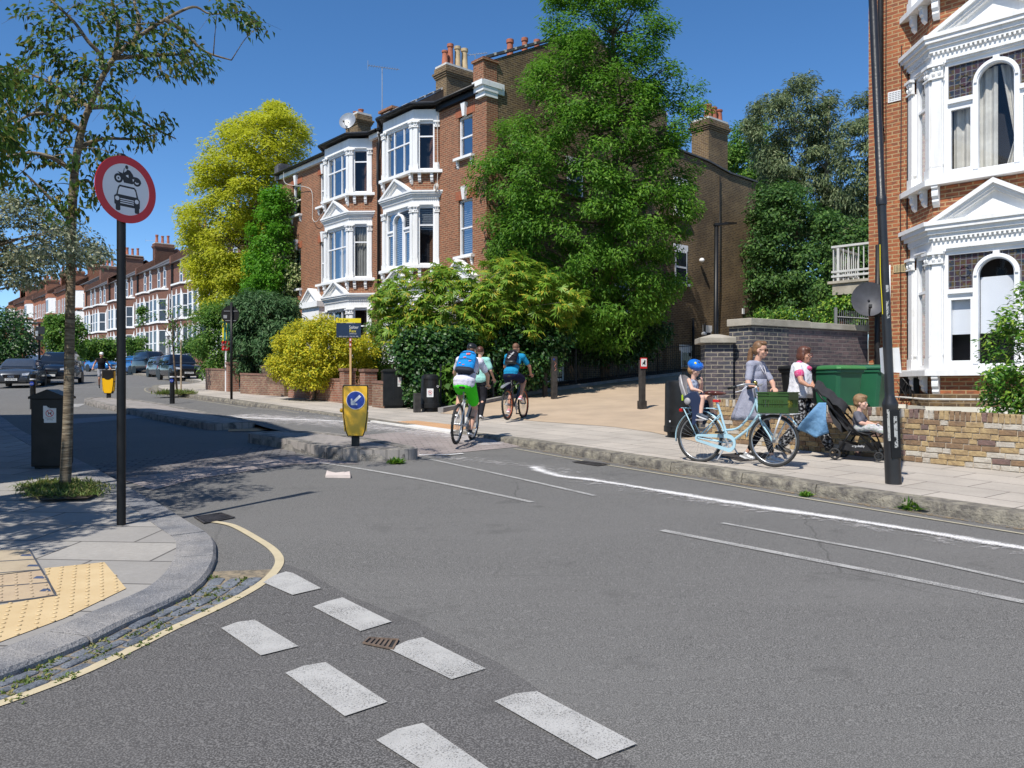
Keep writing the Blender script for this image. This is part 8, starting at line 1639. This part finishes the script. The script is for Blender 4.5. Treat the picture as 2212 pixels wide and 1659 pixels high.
J = dict(shL=(-.02, .10, .24), shR=(-.02, -.10, .24), elL=(.06, .13, .12), elR=(.05, -.14, .12), wrL=(.17, .05, .10), wrR=(.16, -.06, .09), hipL=(.0, .06, .04), hipR=(.0, -.06, .04), knL=(.2, .1, .06), knR=(.2, -.1, .06), anL=(.33, .1, -.0), anR=(.33, -.1, -.0), toeL=(.40, .11, .03), toeR=(.40, -.11, .03))
B = Blob(); P_, M_ = head(B, (.02, 0, .40), (1, -.1, -.05), .86); B.cap((-.01, 0, .26), .036, (.0, 0, .33), .036).ell((0, 0, .05), (.08, .095, .07)).ell((-.01, 0, .16), (.075, .09, .12))
for k, s in (('L', 1), ('R', -1)): B.cap(J['sh'+k], .034, J['el'+k], .03); B.cap(J['el'+k], .029, J['wr'+k], .021); hand(B, J['wr'+k], (1, -.3*s, .1), (0, 0, 1), .6, s, .62); B.cap(J['hip'+k], .055, J['kn'+k], .045); B.cap(J['kn'+k], .043, J['an'+k], .028)
body = B.done('body', S_child, boy, .008, 4); face(body, P_, M_, .86, mk('fair_brow2', (.25, .14, .06)))
B = Blob(); B.ell((0, 0, .06), (.09, .105, .07)).ell((-.01, 0, .16), (.088, .105, .12)).cap((-.01, .06, .245), .042, (-.01, -.06, .245), .042); sleeve(B, J['shL'], J['elL'], .7, .045, .046); sleeve(B, J['shR'], J['elR'], .7, .045, .046); B.done('t_shirt', cloth('grey_tshirt', (.10, .10, .12), (.14, .14, .165), 6), boy, .009, 4)
B = Blob(); B.ell((0, 0, .035), (.09, .105, .06))
for k in 'LR': B.cap(J['hip'+k], .064, J['kn'+k], .053); B.cap(J['kn'+k], .052, J['an'+k], .038)
B.done('patterned_trousers', cloth('leafy_print', (.28, .34, .27), (.55, .5, .55), 38), boy, .009, 3)
for k in 'LR': shoe(boy, J['an'+k], J['toe'+k], mk('brown_boot', (.13, .07, .035)), M_plastic, .7)
B = Blob(); B.ell(P_(-.025, 0, .05), (.094, .084, .085), M_).ell(P_(.03, 0, .095), (.055, .07, .035), M_).ell(P_(-.05, 0, -.01), (.06, .078, .06), M_); B.done('hair', mk('sandy_hair', (.18, .10, .045), (.28, .17, .085), 34, .6), boy, .009, 3)
# --- woman with the pushchair
w2 = person('woman in white embroidered top and patterned trousers pushing the black pushchair', V(4.28, 12.28, gz(12.28, .122)), azp); J = walkJ(0, 0, .02, .955)
J.update(knL=(.24, .09, .50), anL=(.42, .08, .10), toeL=(.56, .08, .07), knR=(.04, -.09, .48), anR=(-.26, -.09, .12), toeR=(-.13, -.09, .04), elR=(.07, -.25, 1.06), wrR=(.27, -.30, .97), hdR=(1, -.1, -.35), elL=(.2, .2, 1.07), wrL=(.38, .02, .99), hdL=(1, -.2, -.2))
ww = Matrix.Translation(w2.location) @ Matrix.Rotation(azp, 4, 'Z'); iw = ww.inverted(); hr, hl_ = iw @ WP(-.31, -.12, 1.02), iw @ WP(-.31, .12, 1.02)
J.update(wrR=tuple(hr+V(-.09, 0, .02)), wrL=tuple(hl_+V(-.09, 0, .02)), elR=tuple(V(*J['shR']).lerp(hr, .48)+V(-.05, -.05, -.07)), elL=tuple(V(*J['shL']).lerp(hl_, .48)+V(-.03, .04, -.06)), hdR=(1, 0, -.1), hdL=(1, 0, -.1), cuR=1.1, cuL=1.1)
B = Blob(); P_, M_ = head(B, (.075, 0, 1.475), (1, -.22, -.03), .98); B.cap((.045, 0, 1.33), .05, (.06, 0, 1.41), .047); torso(B, J, .005, 1.04); arms(B, J, r=1.08); legs(B, J, .95); body = B.done('body', S_tan, w2); face(body, P_, M_, .98, hairD); b = MB()
for y in (-1, 1): b.torus(P_(.098, y*.033, .0), M_ @ V(1, 0, 0), .024, .003, 16, 5); b.tube([P_(.09, y*.055, .005), P_(.0, y*.077, .008)], .0025, 4)
b.build('glasses', mk('dark_red_frame', (.12, .02, .02)), body)
B = Blob(); B.ell(P_(-.02, 0, .05), (.102, .088, .092), M_).ell(P_(-.055, 0, -.02), (.075, .09, .09), M_).ell(P_(.045, 0, .085), (.045, .07, .04), M_).ell(P_(-.01, -.078, -.02), (.05, .018, .07), M_).ell(P_(-.01, .078, -.02), (.05, .018, .07), M_); B.done('hair', hairD, w2, .009, 3)
Mw = cloth('white_blouse', (.74, .73, .75), (.66, .65, .68), 4); skirt('blouse', Mw, w2, [((.0, 0, 1.36), .07, .15, .0), ((.01, 0, 1.32), .115, .18, .1), ((.015, 0, 1.2), .145, .185, .3), ((.01, 0, 1.05), .15, .18, .7), ((.0, 0, .92), .165, .19, 1.1), ((-.01, 0, .84), .175, .2, 1.3)], folds=7)
B = Blob(); B.ell((.02, 0, 1.25), (.125, .165, .11)); B.cap((.02, .12, 1.30), .065, (.02, -.12, 1.30), .065); sleeve(B, J['shR'], J['elR'], .42, .068, .07); sleeve(B, J['shL'], J['elL'], .42, .068, .07); B.done('blouse_shoulders', Mw, w2, .01, 4)
Mpk = cloth('pink_embroidery', (.62, .015, .14), (.5, .2, .3), 60); B = Blob(); B.ell((.06, 0, 1.275), (.125, .10, .055)).cap((.02, .10, 1.35), .045, (.02, -.10, 1.35), .045); B.done('embroidered_yoke', Mpk, w2, .009, 3)
for k in 'LR': a, c = V(*J['sh'+k]), V(*J['el'+k]); B = Blob(); B.cap(a.lerp(c, .40), .0735, a.lerp(c, .46), .0735); B.done('sleeve_band', Mpk, w2, .009, 2)
B = Blob(); B.ell((0, 0, .88), (.125, .165, .11))
for k in 'LR': kn, an = V(*J['kn'+k]), V(*J['an'+k]); B.cap(J['hip'+k], .105, kn, .09); B.cap(kn, .09, kn.lerp(an, .85), .075)
B.done('patterned_trousers', cloth('black_white_print', (.012, .012, .014), (.35, .35, .36), 26, p=(.50, .60)), w2, .011, 4)
for k in 'LR': shoe(w2, J['an'+k], J['toe'+k], mk('black_sandal', (.03, .025, .02)), mk('cork_sole', (.35, .25, .15)))
# --- cyclists seen from behind
def rider(label, loc, az, skin, shirt, shorts, shoes, hair, s=1.0, cap=False, upside=1, turn=0, wide=1.0, fat=1.0):
    t = person(label, loc, az, 'cyclists riding into the park'); u, d = ('L', 'R') if upside > 0 else ('R', 'L'); sg = {'L': 1, 'R': -1}
    J = dict(pel=(-.30, 0, 1.06), chest=(-.08, 0, 1.37), neck=(.0, 0, 1.53), shL=(-.03, .19*wide, 1.47), shR=(-.03, -.19*wide, 1.47), elL=(.12, .31, 1.24), elR=(.12, -.31, 1.24), wrL=(.27, .29, 1.07), wrR=(.27, -.29, 1.07), hipL=(-.26, .1, 1.03), hipR=(-.26, -.1, 1.03), hdL=(1, .1, -.3), hdR=(1, -.1, -.3))
    J.update({'kn'+u: (.14, sg[u]*.17, .90), 'an'+u: (-.08, sg[u]*.16, .52), 'toe'+u: (.05, sg[u]*.17, .455), 'kn'+d: (.06, sg[d]*.14, .62), 'an'+d: (-.10, sg[d]*.125, .22), 'toe'+d: (.03, sg[d]*.13, .16)})
    B = Blob(); P_, M_ = head(B, (.055, 0, 1.665), (1, turn, -.1), 1.0); B.cap((-.01, 0, 1.5), .055, (.03, 0, 1.58), .052); torso(B, J, .01, fat); arms(B, J, 1.2, r=1.1); legs(B, J, 1.08); body = B.done('body', skin, t); face(body, P_, M_, 1, hair)
    B = Blob(); torso(B, J, .026, fat); sleeve(B, J['shL'], J['elL'], .62, .068, .064); sleeve(B, J['shR'], J['elR'], .62, .068, .064); B.ell((-.30, 0, 1.12), (.13*fat, .185*fat, .12)); B.done('shirt', shirt, t, .011, 5)
    B = Blob(); B.ell((-.30, 0, 1.03), (.14, .185, .115))
    for k in 'LR': a, c = V(*J['hip'+k]), V(*J['kn'+k]); B.cap(a, .115, a.lerp(c, .66), .102)
    B.done('shorts', shorts, t, .011, 5)
    for k in 'LR': shoe(t, J['an'+k], J['toe'+k], shoes, M_swhite, 1.05)
    if cap:
        B = Blob(); B.ell(P_(-.01, 0, .06), (.108, .088, .075), M_); B.cap(P_(-.1, 0, .03), .02, P_(-.09, .03, .03), .02); B.done('baseball_cap', M_sblack, t, .009, 3); B = Blob(); B.ell(P_(-.05, 0, -.0), (.06, .074, .06), M_); B.done('hair', hair, t, .009, 3); b = MB(); b.rings([[P_(x, -w, .05-.02*x*5*.2), P_(x, w, .05-.02*x), P_(x, w, .06), P_(x, -w, .06)] for x, w in ((.08, .07), (.14, .06), (.17, .03))]); b.build('cap_peak', M_sblack, t)
    else: B = Blob(); B.ell(P_(-.022, 0, .045), (.094, .08, .087), M_); B.done('hair', hair, t, .009, 3)
    return t, J
def backpack(label, loc, az, mat, trim, h=.42, w=.3, kind=0):
    t = thing('backpack', label, 'backpack', loc, az); c, n = V(-.08, 0, 1.37), V(.0, 0, 1.5); up = V(.22, 0, .31).normalized(); f = V(0, 1, 0).cross(up); M = Matrix((f, V(0, 1, 0), up)).transposed(); o = c-f*.19-up*.03; b = MB(); rs = []
    for z, k, d in ((-.5, .8, .7), (-.46, .95, 1), (-.2, 1.02, 1.15), (.15, .98, 1.0), (.36, .86, .85), (.46, .62, .6), (.5, .3, .3)):
        rs.append([o+M @ V(-.065*d*math.cos(a)*1.0, w*.5*k*math.copysign(abs(math.sin(a))**.6, math.sin(a)), z*h) if math.cos(a) > 0 else o+M @ V(.055*d*abs(math.cos(a)), w*.5*k*math.copysign(abs(math.sin(a))**.6, math.sin(a)), z*h) for a in [2*math.pi*j/24 for j in range(24)]])
    b.rings(rs); b.build('bag', mat, t, smooth=True); b = MB(); rs = []
    for z, k in ((-.53, .8), (-.47, .98), (-.36, 1.02)): rs.append([o+M @ V(-.078*math.cos(a), w*.51*k*math.copysign(abs(math.sin(a))**.6, math.sin(a)), z*h) for a in [2*math.pi*j/24 for j in range(24)]])
    b.rings(rs); b.build('base_panel', trim, t, smooth=True); b = MB()
    for s in (-1, 1): b.tube(cr([o+M @ V(.03, s*.09, .4*h), n+V(.02, s*.10, .02), V(.06, s*.14, 1.40), V(-.02, s*.17, 1.25), o+M @ V(.02, s*.13, -.4*h)], 5), .014, 6)
    b.tube(cr([o+M @ V(0, -.03, .49*h), o+M @ V(.0, 0, .58*h), o+M @ V(0, .03, .49*h)], 4), .006, 5); b.build('straps', trim, t, smooth=True)
    b = MB(); b.tube(cr([o+M @ V(-.082, -w*.42, -.05*h), o+M @ V(-.088, 0, .02*h), o+M @ V(-.082, w*.42, -.05*h)], 5), .005, 4); b.tube(cr([o+M @ V(-.06, -w*.4, .3*h), o+M @ V(-.065, 0, .36*h), o+M @ V(-.06, w*.4, .3*h)], 5), .005, 4); b.build('zips', trim, t)
    return t, o, M
bA = G(985, 965, .05); dA = V(math.cos(R(78)), math.sin(R(78)), 0); cA = bA+dA*.52; cA.z = gz(cA.y, .07); aA = R(78)
bicycle('white and black mountain bike ridden by the man in green shorts', cA, aA, (.6, .6, .6), 'mtb', phase=R(-100), group='bicycles ridden into the park')
r1_, J1 = rider('cyclist in bright green shorts, white T-shirt and black cap riding away', cA, aA, S_fair, cloth('white_tshirt', (.66, .64, .72), (.58, .56, .64), 5), cloth('neon_green_shorts', (.07, .72, .025), (.06, .62, .02), 4), M_sblack, mk('short_brown_hair', (.12, .06, .03)), cap=True, upside=1, turn=-.25, fat=1.12)
bp1, o1, M1 = backpack('bright blue backpack with small red print on the back of the green shorts cyclist', cA, aA, cloth('bright_blue_nylon', (.015, .24, .60), (.012, .2, .52), 5), mk('dark_navy_trim', (.01, .015, .03), rough=.8), .46, .33)
b = MB(); 
for (y, z, w, h_) in ((-.02, .1, .07, .035), (.03, .03, .05, .018), (-.08, -.04, .045, .016), (.09, -.1, .03, .016), (.02, -.13, .04, .014)): b.add([o1+M1 @ V(-.081, y-w/2, z), o1+M1 @ V(-.081, y+w/2, z-.008), o1+M1 @ V(-.081, y+w/2, z+h_-.008), o1+M1 @ V(-.081, y-w/2, z+h_)], [(0, 1, 2, 3)])
b.build('red_print', M_red, bp1)
for o in (r1_, bp1): o.rotation_euler = (R(4.5), 0, aA); o.scale = (.97,)*3
_bk1 = [o for o in bpy.data.objects if o.get('label', '').startswith('white and black mountain')][0]; _bk1.rotation_euler = (R(4.5), 0, aA)
bB = V(-.10, 18.2, 0); aB = R(70); cB = bB+V(math.cos(aB), math.sin(aB), 0)*.52; cB.z = (pathz(bB.x, bB.y)+pathz(.25, 19.05))/2+.01
bk2, _ = bicycle('dark mountain bike with orange rims ridden by the man in the blue polo shirt', cB, aB, (.03, .03, .035), 'mtb', phase=R(70), group='bicycles ridden into the park', rimcol=mk('orange_rim', (.45, .09, .02), rough=.4))
b = MB(); b.rings([[(x, -w, z), (x, w, z), (x, w*.6, z+.02), (x, -w*.6, z+.02)] for x, w, z in ((-.3, .02, .82), (-.5, .04, .80), (-.8, .05, .74), (-.88, .03, .70))]); b.build('mudguard', M_grey, bk2)
r2_, J2 = rider('short haired cyclist in blue polo shirt and navy shorts riding up the tan path', cB, aB, S_tan, cloth('blue_polo', (.015, .25, .46), (.012, .21, .40), 4), cloth('navy_shorts', (.012, .014, .045)), mk('pink_white_trainer', (.62, .42, .44), (.6, .1, .15), 22, .6), mk('cropped_hair', (.17, .08, .045)), upside=-1, turn=-.15)
bp2, o2, M2 = backpack('small black rucksack with white lettering on the blue shirted cyclist', cB, aB, cloth('black_nylon', (.012, .010, .016)), M_sblack, .38, .27)
tx = text(bp2, 'adidas', 0, 0, .085, M_swhite, 0); tx.data.transform(Matrix.Translation(o2-M2 @ V(.081, 0, 0)) @ M2.to_4x4() @ Matrix.Rotation(R(-90), 4, 'Z') @ Matrix.Rotation(R(60), 4, 'Y').inverted())
for o in (r2_, bp2): o.scale = (.96,)*3
# --- walker in mint shirt ahead of the first cyclist
w3 = person('person in a pale mint shirt, mostly hidden behind the cyclist in green shorts', V(-.74, 18.9, pathz(-.74, 18.9)), R(75)); J = walkJ(0, 0, .03, 1.0); J.update(knL=(.2, .09, .5), anL=(.22, .09, .08), toeL=(.36, .09, .04), knR=(.02, -.09, .5), anR=(-.2, -.09, .12), toeR=(-.08, -.09, .05), elL=(-.02, .25, 1.12), wrL=(.12, .27, .92), elR=(.02, -.26, 1.12), wrR=(.18, -.28, .95))
B = Blob(); P_, M_ = head(B, (.06, 0, 1.55), (1, 0, 0), .97); B.cap((.03, 0, 1.4), .05, (.04, 0, 1.48), .047); torso(B, J); arms(B, J); legs(B, J); body = B.done('body', S_fair, w3); face(body, P_, M_, .97, hairD); B = Blob(); B.ell(P_(-.02, 0, .045), (.098, .085, .09), M_); B.done('hair', hairD, w3, .009, 3)
B = Blob(); torso(B, J, .03, 1.1); sleeve(B, J['shL'], J['elL'], .7, .07, .07); sleeve(B, J['shR'], J['elR'], .7, .07, .07); B.ell((0, 0, .95), (.15, .2, .1)); B.done('mint_shirt', cloth('mint_cotton', (.33, .62, .55), (.27, .54, .48), 4), w3, .012, 4)
B = Blob(); B.ell((0, 0, .88), (.12, .16, .1))
for k in 'LR': B.cap(J['hip'+k], .1, J['kn'+k], .075); B.cap(J['kn'+k], .072, J['an'+k], .055)
B.done('dark_trousers', cloth('charcoal', (.02, .02, .025)), w3, .012, 3)
for k in 'LR': shoe(w3, J['an'+k], J['toe'+k], M_sblack, M_swhite)
# --- jogger far down the street
w4 = person('jogger in black vest and pale cap in the road behind the far yellow bollard', V(-19.2, 38.6, gz(38.6)), R(-62)); J = walkJ(0, 0, .06, 1.03); J.update(knL=(.22, .09, .52), anL=(.2, .09, .1), toeL=(.33, .09, .05), knR=(.05, -.09, .5), anR=(-.25, -.09, .2), toeR=(-.18, -.09, .09), elL=(-.1, .3, 1.15), wrL=(.08, .36, 1.0), elR=(-.06, -.3, 1.15), wrR=(.12, -.36, 1.0))
B = Blob(); P_, M_ = head(B, (.1, 0, 1.6), (1, 0, -.2), 1.0); B.cap((.05, 0, 1.45), .055, (.08, 0, 1.53), .05); torso(B, J, .01, 1.05); arms(B, J, r=1.1); legs(B, J); body = B.done('body', S_tan, w4, .012); face(body, P_, M_, 1, hairD)
B = Blob(); torso(B, J, .02, 1.05); B.done('black_vest', cloth('black_vest_cloth', (.012, .012, .014)), w4, .014, 4); B = Blob(); B.ell((0, 0, .93), (.13, .17, .11))
for k in 'LR': B.cap(J['hip'+k], .1, V(*J['hip'+k]).lerp(V(*J['kn'+k]), .7), .085)
B.done('grey_shorts', cloth('pale_grey_shorts', (.35, .35, .37)), w4, .014, 4); B = Blob(); B.ell(P_(-.01, 0, .065), (.108, .09, .07), M_); B.cap(P_(.09, -.03, .06), .015, P_(.14, .03, .05), .015); B.done('cap', M_paper, w4, .012, 3)
for k in 'LR': shoe(w4, J['an'+k], J['toe'+k], M_sblack, M_swhite)
# --- person beyond the park wall, head and shoulders showing
q = at(1819, 700, 19.5); w5 = person('dark haired person behind the park wall, only the head showing', V(q.x, 19.5, 1.6+(HY-683)/F*19.5-1.68), R(60)); J = walkJ(0, 0, 0, 1.0); J.update(knL=(.02, .09, .5), anL=(0, .09, .08), toeL=(.13, .09, .04), knR=(.02, -.09, .5), anR=(0, -.09, .08), toeR=(.13, -.09, .04), elL=(-.02, .25, 1.12), wrL=(.06, .27, .9), elR=(-.02, -.25, 1.12), wrR=(.06, -.27, .9))
B = Blob(); P_, M_ = head(B, (.03, 0, 1.56), (1, 0, 0), 1.0); B.cap((.0, 0, 1.4), .05, (.02, 0, 1.48), .047); torso(B, J); arms(B, J); legs(B, J); body = B.done('body', S_tan, w5, .012); face(body, P_, M_, 1, hairD); B = Blob(); B.ell(P_(-.02, 0, .045), (.1, .087, .092), M_); B.done('hair', M_sblack, w5, .01, 3); B = Blob(); torso(B, J, .03, 1.05); sleeve(B, J['shL'], J['elL'], .9, .07, .06); sleeve(B, J['shR'], J['elR'], .9, .07, .06); B.ell((0, 0, .9), (.14, .18, .12))
for k in 'LR': B.cap(J['hip'+k], .1, J['kn'+k], .07); B.cap(J['kn'+k], .07, J['an'+k], .05)
B.done('dark_clothes', cloth('dark_jacket', (.02, .018, .018)), w5, .014, 3)
